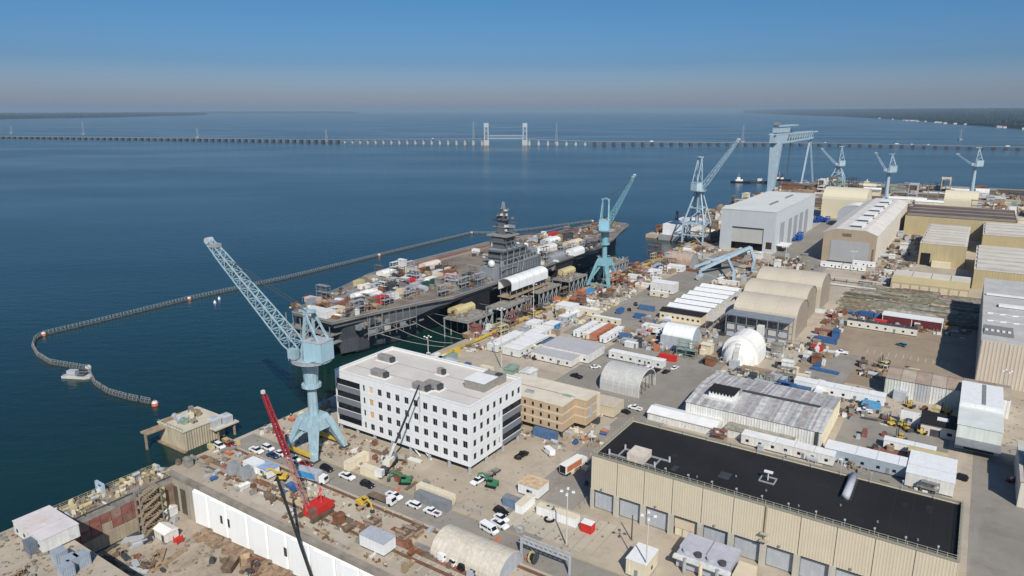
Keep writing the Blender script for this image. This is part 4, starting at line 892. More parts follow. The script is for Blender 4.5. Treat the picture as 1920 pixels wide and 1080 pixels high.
DB = [(26, -6, 17, 5.5, 3.2, white2, 'long_shelter', 'long white roofed shelter across the carrier stern deck', 'shelter', 'tent'),
      (30, 1, 18, 5, 3.0, fabricw, 'long_shelter', 'cream white shelter beside the long one on the carrier stern', 'shelter', 'tent'),
      (30, -15, 7, 5, 3.2, red, 'equipment_box', 'bright red equipment box near the carrier stern starboard edge', 'box', 'box'),
      (40, -15, 4, 4, 3, white2, 'equipment_box', 'small white box next to the red box near the carrier stern', 'box', 'box'),
      (12, -4, 6, 6, 2.8, redb, 'equipment_box', 'dull red brown box near the carrier stern', 'box', 'box'),
      (5, -10, 7, 5, 2.6, tanband, 'equipment_box', 'tan box on the carrier stern corner', 'box', 'box'),
      (-2, -12, 6, 15, 3, white2, 'tarp_shelter', 'white tarped frame hanging at the carrier stern', 'frame', 'box'),
      (13, 12, 4, 8, 2.6, M('pinkish', (.55, .42, .38)), 'equipment_box', 'pinkish white box at the port corner of the carrier stern', 'box', 'box'),
      (66, -4, 7, 5, 3.4, red, 'equipment_box', 'bright red box midway between the carrier stern and island', 'box', 'box'),
      (66, 2, 6, 5, 3.4, white2, 'equipment_box', 'white box beside the red box amid the carrier deck', 'box', 'box'),
      (62, -10, 6, 4, 3, palegrey, 'equipment_box', 'pale grey box before the red box on the carrier deck', 'box', 'box'),
      (50, 20, 5, 4, 3, paleyel, 'equipment_box', 'yellow box near the port sponson of the carrier', 'box', 'box'),
      (58, 20, 8, 7, 3.8, M('khaki_tarp', (.24, .20, .14), .9, .2), 'tarp_heap', 'khaki tarp covered load by the port deck edge of the carrier', 'load', 'tent'),
      (74, 24, 10, 6, 3.6, fabricw, 'arched_tent', 'white arched tent by the port deck edge of the carrier', 'tent', 'tent'),
      (76, 14, 18, 3, .6, fabricw, 'hatch_cover', 'flat cream panel lying on the carrier deck', 'panel', 'box'),
      (102, 16, 14, 6, 4, M('pale_pink_tent', (.62, .52, .45), .8, .1), 'arched_tent', 'pinkish cream ribbed tent on the open carrier deck', 'tent', 'tent'),
      (84, -12, 12, 4, 2.6, orange, 'equipment_box', 'orange rusty box before the carrier island', 'box', 'box'),
      (92, -6, 10, 5, 3, rust, 'equipment_box', 'rust red box before the carrier island', 'box', 'box'),
      (74, -14, 5, 4, 3.4, M('deep_green', (.025, .075, .05), .7, .2), 'equipment_box', 'dark green box before the carrier island', 'box', 'box'),
      (80, -17, 5, 4, 3.4, M('pale_pink_box', (.5, .32, .3)), 'equipment_box', 'pink and white box behind the green box on the carrier', 'box', 'box'),
      (66, -15, 5, 4, 3.6, M('deep_green', (.025, .075, .05)), 'equipment_box', 'second dark green box before the carrier island', 'box', 'box'),
      (160, -18, 20, 8, 4.5, fabricw, 'long_shelter', 'big white fabric shelter just beyond the carrier island', 'shelter', 'tent'),
      (182, -17, 20, 8, 4.5, white2, 'long_shelter', 'second big white fabric shelter farther along the carrier deck', 'shelter', 'tent'),
      (163, -35, 18, 6, 4, navylight, 'long_shelter', 'grey green shelter at the starboard edge past the island', 'shelter', 'tent'),
      (188, -38, 14, 7, 4.5, white, 'long_shelter', 'bright white shelter overhanging the starboard deck edge', 'shelter', 'tent'),
      (212, -22, 18, 7, 4, tanband, 'long_shelter', 'cream shelter on the forward carrier deck', 'shelter', 'tent'),
      (215, -4, 14, 8, 4, fabricw, 'arched_tent', 'white tent far forward on the carrier deck', 'tent', 'tent'),
      (232, -8, 9, 7, 4, darkgrey, 'equipment_box', 'black box far forward on the carrier deck', 'box', 'box'),
      (180, 2, 9, 6, 4, M('dark_green_grey', (.05, .09, .085)), 'equipment_box', 'dark green box in the middle of the carrier deck', 'box', 'box'),
      (258, 6, 18, 5, 2.2, redb, 'equipment_box', 'long brick red stack near the carrier bow', 'box', 'box'),
      (240, 8, 8, 5, 3.5, red, 'equipment_box', 'red box on the forward port deck of the carrier', 'box', 'box'),
      (236, 14, 3, 3, 4.5, white, 'equipment_box', 'small white cabin near the carrier bow', 'box', 'box'),
      (312, -4, 7, 5, 2.5, brown, 'equipment_box', 'dark brown box at the very bow of the carrier', 'box', 'box'),
      (275, -12, 30, 4, 1.5, rust, 'pipe_stack', 'rusty pipe stack along the starboard bow of the carrier', 'stack', 'box')]
for x, y, L, W_, Hh, m, nm, lb, ct_, kd in DB: deckbox(x, y, L, W_, Hh, m, nm, lb, ct_, 0, kd)
random.seed(5)
proto = {}
def clut(kind, m, size=1.0):
    key = (kind, m.name)
    if key in proto: return proto[key]
    mb = MB()
    if kind == 'crate_stack': mb.box(0, 1.6, 0, 1.3, .12, 1.1).box(.1, 1.4, .1, 1.2, 1.14, 1.9).box(0, 1.6, 0, .2, 0, .12).box(0, 1.6, 1.1, 1.3, 0, .12)
    elif kind == 'pipe_bundle':
        for i in range(4): mb.tube((-3, .35 * i, .2), (3, .35 * i, .2), .17, n=6)
        for i in range(3): mb.tube((-3, .18 + .35 * i, .5), (3, .18 + .35 * i, .5), .17, n=6)
    elif kind == 'skip_bin': mb.add([(0, 0, .2), (3.2, 0, .2), (3.2, 1.8, .2), (0, 1.8, .2), (-.5, -.15, 1.6), (3.7, -.15, 1.6), (3.7, 1.95, 1.6), (-.5, 1.95, 1.6), (.1, .1, .9), (3.1, .1, .9), (3.1, 1.7, .9), (.1, 1.7, .9)],
                                  [(3, 2, 1, 0), (0, 1, 5, 4), (1, 2, 6, 5), (2, 3, 7, 6), (3, 0, 4, 7), (4, 5, 9, 8), (5, 6, 10, 9), (6, 7, 11, 10), (7, 4, 8, 11), (8, 9, 10, 11)])
    elif kind == 'generator': mb.box(0, 2.8, 0, 1.3, .3, 1.7).box(.2, 2.6, .1, 1.2, 0, .3).box(2.0, 2.3, .5, .8, 1.7, 2.3).box(-.06, 0, .2, 1.1, .5, 1.4)
    elif kind == 'cable_reel': mb.tube((0, -.6, 1), (0, -.5, 1), 1, n=14).tube((0, .5, 1), (0, .6, 1), 1, n=14).tube((0, -.5, 1), (0, .5, 1), .55, n=12)
    elif kind == 'scaffold_bay':
        for x in (0, 2.4, 4.8):
            for y in (0, 1.6): mb.beam((x, y, 0), (x, y, 4.2), .1)
        for z in (2, 4):
            mb.box(-.1, 4.9, -.1, 1.7, z, z + .08)
            for y in (0, 1.6): mb.beam((0, y, z - .9), (4.8, y, z - .9), .08)
    elif kind == 'tank': mb.tube((-1.6, 0, 1.1), (1.6, 0, 1.1), .85, n=12).box(-1.2, -.9, -.7, .7, 0, .6).box(.9, 1.2, -.7, .7, 0, .6)
    elif kind == 'plate_stack': 
        for i in range(4): mb.box(-3 + .2 * i, 3 - .1 * i, -1.1 + .05 * i, 1.1, .05 + .14 * i, .15 + .14 * i)
    elif kind == 'tool_hut': mb.box(0, 2.6, 0, 2.2, .15, 2.4).extr([(-.15, 2.4), (2.35, 2.4), (2.35, 2.6), (1.1, 2.85), (-.15, 2.6)], -.15, 2.75, 'x').box(-.05, 0, .7, 1.6, .2, 2.1)
    proto[key] = mb.mesh(kind, m); return proto[key]
PAL = {'white': white2, 'rust brown': rust, 'grey': palegrey, 'tan': timber, 'yellow': paleyel, 'red': redb, 'blue': blue, 'dark': darkgrey, 'green': palegreen, 'brown': brown, 'cream': cream, 'steel grey': steel, 'orange': orange, 'bright red': red}
KN = {'crate_stack': ('stack of crates', 'crates'), 'pipe_bundle': ('bundle of pipes', 'pipes'), 'skip_bin': ('open skip bin', 'skip'), 'generator': ('boxy generator set', 'generator'), 'cable_reel': ('cable reel', 'reel'), 'scaffold_bay': ('scaffold frame', 'scaffold'), 'tank': ('cylindrical tank', 'tank'), 'plate_stack': ('stack of plates', 'plates'), 'tool_hut': ('tool hut', 'hut')}
def scatter(n_, region, kinds, cols, where, group, z=0.0, base=None, smin=.8, smax=1.3, rot90=True):
    """region: list of (u0,u1,v0,v1) rectangles of the yard"""
    areas = [(b_ - a) * (d - c) for a, b_, c, d in region]
    for i in range(n_):
        a, b_, c, d = random.choices(region, areas)[0]; k_ = random.choice(kinds); cn = random.choice(cols)
        o = obj(k_, clut(k_, PAL[cn])); s_ = random.uniform(smin, smax); o.scale = (s_, s_, s_ * random.uniform(.85, 1.2))
        place(o, random.uniform(a, b_), random.uniform(c, d), z, random.choice((0, math.pi / 2)) + random.uniform(-.12, .12) if rot90 else random.uniform(0, 6.28))
        tag(o, 'small %s %s %s' % (cn, KN[k_][0], where), KN[k_][1], group)
def deckscatter(n_, x0, x1, y0, y1, cols, kinds, smax=1.7):
    scatter(n_, [(SU0 + x0, SU0 + x1, SV0 - y1, SV0 - y0)], kinds, cols, 'among the work gear on the carrier deck', 'work gear on the carrier flight deck', DZ - 3, None, .9, smax)
AK = ('crate_stack', 'skip_bin', 'generator', 'tank', 'plate_stack', 'tool_hut', 'scaffold_bay', 'pipe_bundle')
deckscatter(75, 2, 64, -20, 20, ('white', 'rust brown', 'grey', 'tan', 'dark', 'steel grey', 'steel grey', 'brown', 'brown'), AK)
deckscatter(85, 60, 106, -32, 14, ('rust brown', 'grey', 'tan', 'brown', 'brown', 'steel grey', 'steel grey', 'white', 'dark'), AK)
deckscatter(75, 155, 235, -34, 20, ('grey', 'white', 'tan', 'brown', 'steel grey', 'brown', 'dark'), AK)
deckscatter(50, 230, 318, -12, 10, ('rust brown', 'brown', 'grey', 'dark', 'tan', 'steel grey'), AK)
deckscatter(15, 60, 110, 20, 34, ('rust brown', 'grey', 'white', 'brown'), AK)

def gear(regions, n_, cols, label, z=0.03, smin=.4, smax=2.2, seed=1, tall=1.0):
    """loose gear nobody could count: planks, boxes, pipes and coils, one object for each colour"""
    rnd = random.Random(seed); areas = [(b_ - a) * (d - c) for a, b_, c, d in regions]
    cents = [(q, rnd.uniform(q[0], q[1]), rnd.uniform(q[2], q[3]), rnd.uniform(1.5, 5.0)) for q in rnd.choices(regions, areas, k=max(6, n_ // 22))]
    for cn in cols:
        mb = MB()
        for i in range(n_ // len(cols)):
            (a, b_, c, d), cx, cy, sg = rnd.choice(cents); x, y = min(b_, max(a, rnd.gauss(cx, sg))), -min(d, max(c, rnd.gauss(cy, sg))); s_ = rnd.uniform(smin, smax) * rnd.uniform(.5, 1); rz_ = rnd.choice((0, math.pi / 2)) + rnd.uniform(-.25, .25); k_ = rnd.random()
            if k_ < .55: mb.cbox((x, y, z), (s_, s_ * rnd.uniform(.4, 1.2), s_ * rnd.uniform(.3, .9) * tall), rz_)
            elif k_ < .8:
                L_ = s_ * 2.2; mb.cbox((x, y, z), (L_, .3, .25), rz_).cbox((x + .3, y + .4, z), (L_ * .9, .25, .3), rz_ + .05)
            elif k_ < .9: mb.tube((x, y, z), (x, y, z + s_ * .8 * tall), s_ * .35, s_ * .35, 7)
            else:
                h_ = s_ * 1.5 * tall
                for ax, ay in ((0, 0), (s_, 0), (0, s_), (s_, s_)): mb.beam((x + ax, y + ay, z), (x + ax, y + ay, z + h_), .12)
                mb.box(x, x + s_, y, y + s_, z + h_ - .1, z + h_)
        o = yard(mb.build('loose_gear', PAL[cn])); o['kind'] = 'stuff'; tag(o, '%s loose gear %s' % (cn, label), 'loose gear')
DEC = [(SU0 + 2, SU0 + 64, SV0 - 20, SV0 + 18), (SU0 + 60, SU0 + 108, SV0 - 14, SV0 + 33), (SU0 + 152, SU0 + 238, SV0 - 20, SV0 + 34), (SU0 + 236, SU0 + 318, SV0 - 8, SV0 + 10)]
gear(DEC, 2600, ('brown', 'steel grey', 'grey', 'rust brown', 'white', 'dark', 'tan'), 'littering the carrier flight deck', DZ - 3, .5, 2.4, 1, 1.1)
gear([(SU0 + 10, SU0 + 70, SV0 + 19, SV0 + 23), (SU0 + 96, SU0 + 166, SV0 + 23, SV0 + 36)], 500, ('steel grey', 'dark', 'tan'), 'on the carrier side galleries', DZ - 8, .5, 2.2, 2, 1.8)

random.seed(63)
for i in range(34):
    zone = i % 3; x, y = ((random.uniform(4, 60), random.uniform(-15, 17)), (random.uniform(62, 104), random.uniform(-28, 20)), (random.uniform(156, 240), random.uniform(-26, 26)))[zone]
    cn, m = random.choice((('white', white2), ('pale grey', palegrey), ('grey', navylight), ('dull white', fabricw), ('tan', tanband), ('steel grey', steel)))
    deckbox(x, y, random.uniform(3, 8), random.uniform(2.4, 4.5), random.uniform(2.2, 3.4), m, 'work_shed', '%s work shed on the carrier deck %s' % (cn, ('near the stern', 'before the island', 'beyond the island')[zone]), 'shed', random.uniform(-.15, .15), 'box', 'work sheds on the carrier deck')
for i in range(16):
    x = 12 + i * 15 + random.uniform(-3, 3)
    if 98 < x < 152: continue
    o = obj('scaffold_bay', clut('scaffold_bay', galv)); o.scale = (1.5, 1.5, 1.6); place(o, SU0 + x, SV0 + (21 if x < 55 else 34) - random.uniform(0, 3), DZ - 3); tag(o, 'tall pale scaffold bay at the starboard deck edge of the carrier', 'scaffold', 'scaffold bays at the carrier deck edge')
t = T('hanging_scaffold', 'long hanging scaffold screen along the carrier stern quarter', 'scaffold', SU0 + 12, SV0 + 24.5, -3)
for i in range(8): MB().beam((i * 4, 0 - i * .75, 8.5), (i * 4, 0 - i * .75, DZ - .5), .18).build('pole', navylight, t)
for z in (10.5, 14.0): MB().beam((0, 0, z), (28, -5.25, z), 1.0, .2).build('board', steel, t)
for i in range(3): MB().box(i * 9, i * 9 + 4, -.2 - i * 1.7, 0 - i * 1.7, 11, 13.6).build('sheet', (navylight, fabricg)[i % 2], t)
# ================================================================ cranes
def tip_on_ray(px, py, u, v, du, dv):
    """3-D point seen at the pixel, in the vertical plane through (u,v) heading (du,dv) of the yard"""
    d = ray(px, py); x0, y0 = xy(u, v); hx, hy = xy(du, dv)
    # d*t = (x0,y0)+s*(hx,hy)
    det = d.x * (-hy) + d.y * hx
    t_ = (x0 * (-hy) + y0 * hx) / det; s_ = (d.x * y0 - d.y * x0) / -det if abs(det) > 1e-9 else 0
    s_ = ((d.x * t_ - x0) * hx + (d.y * t_ - y0) * hy) / (hx * hx + hy * hy)
    return s_, CAM_H + d.z * t_
def portal_crane(u, v, label, m, zt, hm, tip, head, leg=7.5, portal_h=13, style='solid', boomw=2.6, house=True, mb_n=16, br=.22, lw=1.4):
    """rail mounted luffing crane: portal, column, slewing house, mast and lattice boom"""
    t = T('portal_crane', label, 'crane', u, v)
    L = leg
    if style == 'solid':
        for sx in (-1, 1):
            for sy in (-1, 1):
                f_ = MB().add([(sx * L - .9, sy * L - .8, .9), (sx * L + .9, sy * L - .8, .9), (sx * L + .9, sy * L + .8, .9), (sx * L - .9, sy * L + .8, .9),
                               (sx * 2.6 - lw, sy * 2.6 - lw, portal_h), (sx * 2.6 + lw, sy * 2.6 - lw, portal_h), (sx * 2.6 + lw, sy * 2.6 + lw, portal_h), (sx * 2.6 - lw, sy * 2.6 + lw, portal_h)],
                              [(0, 3, 2, 1), (4, 5, 6, 7), (0, 1, 5, 4), (1, 2, 6, 5), (2, 3, 7, 6), (3, 0, 4, 7)])
                o = f_.build('leg', m, t); MB().box(sx * L - 2, sx * L + 2, sy * L - .7, sy * L + .7, .25, .95).build('bogie', darkgrey, o)
        for sx in (-1, 1):
            for sy in (-1, 1): MB().beam((sx * L, sy * L * .98, 2.6), (sx * 3.0, sy * 1.0, portal_h - 3.4), 1.1, .9).build('leg_web', m, t)
        MB().beam((1.9, 2.0, portal_h + 1), (1.9, 2.0, zt - 9), .7).build('ladder_shaft', paleyel, t)
        for sx in (-1, 1): MB().beam((sx * L, -L, 2.2), (sx * L, L, 2.2), .9, 1.1).build('sill_beam', m if u > 300 else yellow, t)
        MB().prism([(-4.6, -4.6), (4.6, -4.6), (4.6, 4.6), (-4.6, 4.6)], portal_h - 3.2, portal_h + 1.2, [(-3.2, -3.2), (3.2, -3.2), (3.2, 3.2), (-3.2, 3.2)]).build('portal', m, t)
        MB().tube((0, 0, portal_h + 1), (0, 0, zt - 9), 1.7, 1.5, 12).build('column', m, t, False)
        MB().tube((0, 0, zt - 9), (0, 0, zt - 8), 3.2, 3.2, 14).build('column_collar', m, t)
        MB().tube((0, 0, zt - 8), (0, 0, zt), 2.2, 2.8, 12).build('upper_column', m, t)
    elif style == 'slim':
        for sx in (-1, 1):
            for sy in (-1, 1): MB().beam((sx * L, sy * L, .3), (sx * .8, sy * .8, portal_h), 1.3).build('leg', m, t)
        MB().tube((0, 0, portal_h - 2), (0, 0, zt), 2.3, 1.6, 10).build('column', m, t)
    else:
        for sx in (-1, 1):
            for sy in (-1, 1):
                MB().beam((sx * L, sy * L, .3), (sx * L, sy * L, portal_h), 1.1).build('leg', m, t)
                MB().beam((sx * L, sy * L, portal_h), (sx * 2.2, sy * 2.2, zt), 1.0).build('tower_leg', m, t)
        for z, k in ((portal_h, 1.0), ((portal_h + zt) / 2, .64), (portal_h * .45, 1.0)):
            a = L * k
            for q in range(4):
                p = [(-a, -a), (a, -a), (a, a), (-a, a)]; MB().beam((*p[q], z), (*p[(q + 1) % 4], z), .8).build('tie_beam', m, t)
        for q in range(4):
            p = [(-1, -1), (1, -1), (1, 1), (-1, 1)]; p0, p1 = p[q], p[(q + 1) % 4]; a, b_ = L, L * .64
            MB().beam((p0[0] * a, p0[1] * a, portal_h), (p1[0] * b_, p1[1] * b_, (portal_h + zt) / 2), .6).beam((p1[0] * a, p1[1] * a, .5), (p0[0] * a, p0[1] * a, portal_h * .95), .5).build('brace', m, t)
        MB().cbox((0, 0, portal_h), (L * 1.6, L * 1.6, .6)).build('platform', m, t)
        MB().tube((0, 0, portal_h), (0, 0, zt), 1.6, 1.3, 10).build('centre_column', m, t)
    # slewing part: local heading of the boom (du,dv) -> (x,y)=(du,-dv)
    hx, hy = head[0], -head[1]; k = math.hypot(hx, hy); hx, hy = hx / k, hy / k; a = math.atan2(hy, hx)
    def W(f, s_, z): return (f * hx - s_ * hy, f * hy + s_ * hx, z)
    MB().tube((0, 0, zt), (0, 0, zt + .9), 4.2, 4.2, 16).build('slew_ring', m, t)
    if house:
        hs = MB().cbox(W(-4.0, 0, zt + .9), (7.0, 6.2, 6.4), a).build('machinery_house', M('house_' + m.name, {'crane_blue': (.33, .49, .55), 'crane_teal': (.25, .48, .57), 'crane_grey_blue': (.40, .52, .57)}[m.name], .5, .08, .3, streak=.15), t)
        MB().cbox(W(-4.0, 0, zt + 7.3), (7.3, 6.5, .25), a).build('house_roof', palegrey, hs)
        MB().cbox(W(3.4, 3.4, zt + 1.2), (3, 2.2, 3.2), a).build('operator_cab', m, t)
        MB().tube(W(-1, 0, zt + .3), W(-1, 0, zt + .6), 6.6, 6.6, 20).build('gallery', galv, t)
    for s_ in (-2.6, 2.6):
        MB().beam(W(.8, s_, zt + .9), W(-1.2, s_ * .7, hm), .75).build('mast_leg', m, t)
        MB().beam(W(-6.5, s_, zt + 6.5), W(-1.2, s_ * .7, hm), .6).build('back_stay', m, t)
        for q in range(4):
            z0 = zt + 2 + (hm - zt - 3) * q / 4; z1 = zt + 2 + (hm - zt - 3) * (q + 1) / 4
            MB().beam(W(.6 - 1.8 * q / 4, s_ * (1 - .3 * q / 4), z0), W(-5 + 3.2 * q / 4, s_ * (1 - .3 * q / 4), z1 if q < 3 else z1 - 1), .3).build('mast_brace', m, t)
    MB().beam(W(-1.2, -2.6, hm), W(-1.2, 2.6, hm), .8).beam(W(-3.6, 0, hm + .6), W(2.4, 0, hm + .3), 1.6, .8).build('mast_head', m, t)
    MB().beam((2.2, 2.2, portal_h), (2.2, 2.2, zt), .35).build('ladder', palegrey, t)
    for k_ in range(10):
        q0, q1 = 2 * math.pi * k_ / 10, 2 * math.pi * (k_ + 1) / 10; MB().beam((6.4 * math.cos(q0), 6.4 * math.sin(q0), zt + 1.7), (6.4 * math.cos(q1), 6.4 * math.sin(q1), zt + 1.7), .12).beam((6.4 * math.cos(q0), 6.4 * math.sin(q0), zt + .6), (6.4 * math.cos(q0), 6.4 * math.sin(q0), zt + 1.7), .1).build('gallery_rail', palegrey, t)
    ts, tz = tip
    b0 = W(3.2, 0, zt + 2.0); b1 = W(ts, 0, tz); Bv = Vector(b1) - Vector(b0); kx = Vector(b0) + Bv * .12
    bm_ = MB().lattice(b0, tuple(kx), boomw * .7, boomw, 2, br).lattice(tuple(kx), tuple(Vector(b0) + Bv * .86), boomw, boomw * .6, mb_n, br).lattice(tuple(Vector(b0) + Bv * .86), b1, boomw * .6, boomw * .42, 3, br)
    bo = bm_.build('boom', m, t)
    MB().tube(tuple(Vector(b1) + Vector((0, 0, .2)) - Vector(W(0, 1.2, 0))), tuple(Vector(b1) + Vector((0, 0, .2)) + Vector(W(0, 1.2, 0))), 1.1, 1.1, 10).build('sheave', palegrey, bo)
    MB().box(0, 0, 0, 0, 0, 0) if False else None
    c = Vector(b0) + Bv * .93; MB().cbox((c.x, c.y, c.z + .6), (3.0, 2.6, 1.2), a).build('tip_platform', galv, bo)
    rp = MB()
    for s_ in (-.8, .8): rp.beam(W(-1.2, s_, hm + .4), tuple(Vector(b0) + Bv * .86 + Vector(W(0, s_, 0))), .16)
    rp.build('luffing_rope', M('rope_dark', (.06, .065, .07), .8, .1), t)
    hz_ = max(6, tz - 18) if ts > 0 else 10
    return t
def crane_at(px, py, **k):
    u, v = G(px, py); return u, v
# hero crane by the dock
ts, tz = tip_on_ray(392, 452, 143, -173, -.15, -1)
portal_crane(143, -173, 'light blue portal crane with long lattice boom beside the dry dock', craneblue, 31.8, 48, (ts * math.hypot(.15, 1), tz), (-.15, -1), leg=6.5, portal_h=12, boomw=4.2, mb_n=17)
HERO = (ts, tz)
ts, tz = tip_on_ray(1190, 329, 402, -195, .9, -.3)
portal_crane(402, -195, 'teal portal crane standing on the carrier quay', craneteal, 36, 56, (ts * math.hypot(.9, .3), tz), (.9, -.3), leg=7.5, portal_h=17, boomw=3.0, br=.15, lw=1.1)
ts, tz = tip_on_ray(1385, 262, 583, -197, .95, .3)
portal_crane(583, -197, 'pale blue lattice legged crane behind the white barge', cranegrey, 44, 72, (ts * math.hypot(.95, .3), tz), (.95, .3), leg=9, portal_h=17, style='tower', boomw=3.2, br=.15)
ts, tz = tip_on_ray(1541, 279, 1060, -165, -.2, -1)
portal_crane(1060, -165, 'small far crane with dark boom beyond the cream arched shed', cranegrey, 36, 62, (ts * math.hypot(.2, 1), tz), (-.2, -1), leg=8, portal_h=20, style='tower', boomw=3.0, br=.16)
ts, tz = tip_on_ray(1642, 287, 905, -88, 0, -1)
portal_crane(905, -88, 'far slim grey crane behind the tan gabled hall', cranegrey, 42, 62, (ts, tz), (0, -1), leg=9, portal_h=16, style='slim', boomw=2.2, br=.12)
ts, tz = tip_on_ray(1795, 289, 1030, -8, -.1, -1)
portal_crane(1030, -8, 'far slim pale crane nearest the wooded shore', cranegrey, 44, 66, (ts * math.hypot(.1, 1), tz), (-.1, -1), leg=7, portal_h=14, style='slim', boomw=2.2, br=.12)
# giant gantry: one solid leg, one A-frame leg, girder between
gc = T('gantry_crane', 'giant pale blue gantry crane straddling the far dock', 'crane', 1000, -238)
MB().add([(-4, -4, 0), (4, -4, 0), (4, 4, 0), (-4, 4, 0), (-5, -9, 66), (5, -9, 66), (5, 5, 66), (-5, 5, 66)], [(0, 3, 2, 1), (4, 5, 6, 7), (0, 1, 5, 4), (1, 2, 6, 5), (2, 3, 7, 6), (3, 0, 4, 7)]).build('main_leg', cranegrey, gc)
ex, ey = 155, -14
def gl(f, z, s_=0): return (f * ex - s_ * .1, f * ey + s_, z)
g_ = MB()
for s_ in (-4, 4):
    g_.beam(gl(-.08, 79, s_), gl(1.12, 79, s_), 1.4, 2).beam(gl(-.02, 67, s_), gl(1.0, 70, s_), 1.4, 2.4)
    for i in range(14): f0 = i / 14; g_.beam(gl(f0, 68 + 2 * f0, s_), gl(f0 + .036, 79, s_), .9).beam(gl(f0 + .036, 79, s_), gl(f0 + .0714, 68 + 2 * f0, s_), .9)
for i in range(15): g_.beam(gl(i / 14, 79, -4), gl(i / 14, 79, 4), .9)
g_.build('girder', cranegrey, gc)
MB().beam(gl(-.06, 73, 0), gl(.22, 73, 0), 9, 11).build('girder_box', cranegrey, gc)
MB().beam(gl(.0, 84, 0), gl(.28, 84, 0), 9, 6).build('trolley_house', cranegrey, gc); MB().beam(gl(.02, 89.5, 0), gl(.5, 90, 0), 10, 1.6).build('trolley_girder', cranegrey, gc); MB().cbox(gl(.02, 91, 0), (7, 7, 4)).build('trolley_cab', midgrey, gc)
MB().beam(gl(1.0, 70, 0), (ex - 18, ey + 3, 0), 2.2).build('a_leg', cranegrey, gc); MB().beam(gl(1.0, 70, 0), (ex + 22, ey - 6, 0), 2.2).build('a_leg', cranegrey, gc)
MB().beam((ex - 20, ey, 1.2), (ex + 24, ey, 1.2), 2, 2).build('sill_beam', cranegrey, gc)
MB().beam(gl(.42, 84, 0), gl(.40, 22, 0), .9).build('hoist_rope', M('rope_dark', (.06, .065, .07)), gc)
# low angular portal frame lying in the yard
pf = T('angular_frame', 'pale blue angular portal gantry standing in the material yard', 'gantry', *G(1313, 514))
def pl_(px, py, h): u, v = G(px, py); u0, v0 = G(1313, 514); return (u - u0, -(v - v0), h)
A_, B_, C_ = pl_(1313, 514, 0), pl_(1376, 531, 0), pl_(1411, 511, 0)
ap = (C_[0] - 1.5, C_[1] + 2.5, 18.0); md_ = tuple(A_[i] * .45 + ap[i] * .55 for i in range(3)); kn = (B_[0] + 1.5, B_[1] + 1, 7.0); kc = (C_[0] + .8, C_[1] - .4, 8.5)
for a_, b_ in ((A_, (A_[0], A_[1], 3.0)), ((A_[0], A_[1], 3.0), ap), (md_, kn), (kn, B_), (ap, kc), (kc, C_)): MB().beam(a_, b_, 1.7, 2.0).build('frame_limb', cranegrey, pf)
off = (A_[0] + 8, A_[1] + 7, 3.0); MB().beam(off, (ap[0] - .5, ap[1] + 1.2, ap[2] - .5), 1.5, 1.8).build('frame_limb', cranegrey, pf); MB().beam(off, (off[0], off[1], 0), 1.5).build('frame_limb', cranegrey, pf)
for f in (.3, .6, .85): p0 = Vector((A_[0], A_[1], 3)) * (1 - f) + Vector(ap) * f; p1 = Vector(off) * (1 - f) + Vector(ap) * f; MB().beam(p0, p1, .8).build('tie', cranegrey, pf)
MB().beam((A_[0] - 2, A_[1] - 2, .6), (B_[0] + 1, B_[1] + 1, .6), 1.2, 1.2).build('sill_beam', cranegrey, pf); MB().beam((C_[0] - 8, C_[1] + 4, .6), (C_[0] + 3, C_[1] - 2, .6), 1.2, 1.2).build('sill_beam', cranegrey, pf)
# mobile crane working on the office block
mc = T('mobile_crane', 'white mobile crane with slender dark boom working at the office block', 'crane', *G(728, 878), rot=R(20))
MB().box(-5.5, 5.0, -1.3, 1.3, 1.0, 1.7).build('chassis', darkgrey, mc)
for x in (-4.6, -3.1, 1.0, 2.5, 4.0):
    for y in (-1.25, 1.25): MB().tube((x, y - .25, .62), (x, y + .25, .62), .62, n=12).build('wheel', rubber, mc)
MB().box(-7.6, -5.5, -1.25, 1.25, .9, 2.9).build('driver_cab', white2, mc); MB().box(-1.5, 3.2, -1.2, 1.2, 1.7, 3.0).build('upper_deck', white2, mc); MB().box(2.6, 4.6, -1.3, 1.3, 1.9, 3.4).build('counterweight', midgrey, mc)
MB().box(-2.5, -.6, -1.6, -.5, 1.9, 3.8).build('operator_cab', cream, mc)
for x in (-4, 4.4):
    for y in (-3.6, 3.6): MB().beam((x, 0, 1.1), (x, y, 1.0), .35).beam((x, y, 1.1), (x, y, .05), .3).build('outrigger', darkgrey, mc)
bu, bv = G(728, 878); 
mc2 = mc
def tolocal(o, p):
    a = o.rotation_euler[2]; dx, dy, dz = p[0] - o.location[0], p[1] - o.location[1], p[2] - o.location[2]
    return (dx * math.cos(a) + dy * math.sin(a), -dx * math.sin(a) + dy * math.cos(a), dz)
d_ = ray(786, 722); t_ = (xy(bu + 2.5, bv + 7.0)[1]) / d_.y; tipw = tuple(d_ * t_ + Vector((0, 0, CAM_H)))
tl = tolocal(mc, tipw); b0 = Vector((1.5, 0, 3.2)); b1 = Vector(tl)
bo = MB().beam(b0, b0 + (b1 - b0) * .2, .7, .8).build('boom', white2, mc); MB().beam(b0 + (b1 - b0) * .18, b0 + (b1 - b0) * .6, .55, .6).build('boom_stage', M('boom_charcoal', (.035, .035, .04), .5, .1), bo); MB().beam(b0 + (b1 - b0) * .58, b1, .4, .45).build('boom_stage', M('boom_charcoal', (.035, .035, .04)), bo)
MB().beam(b1, b1 + Vector((0, 0, -9)), .08).build('hoist_rope', darkgrey, mc)
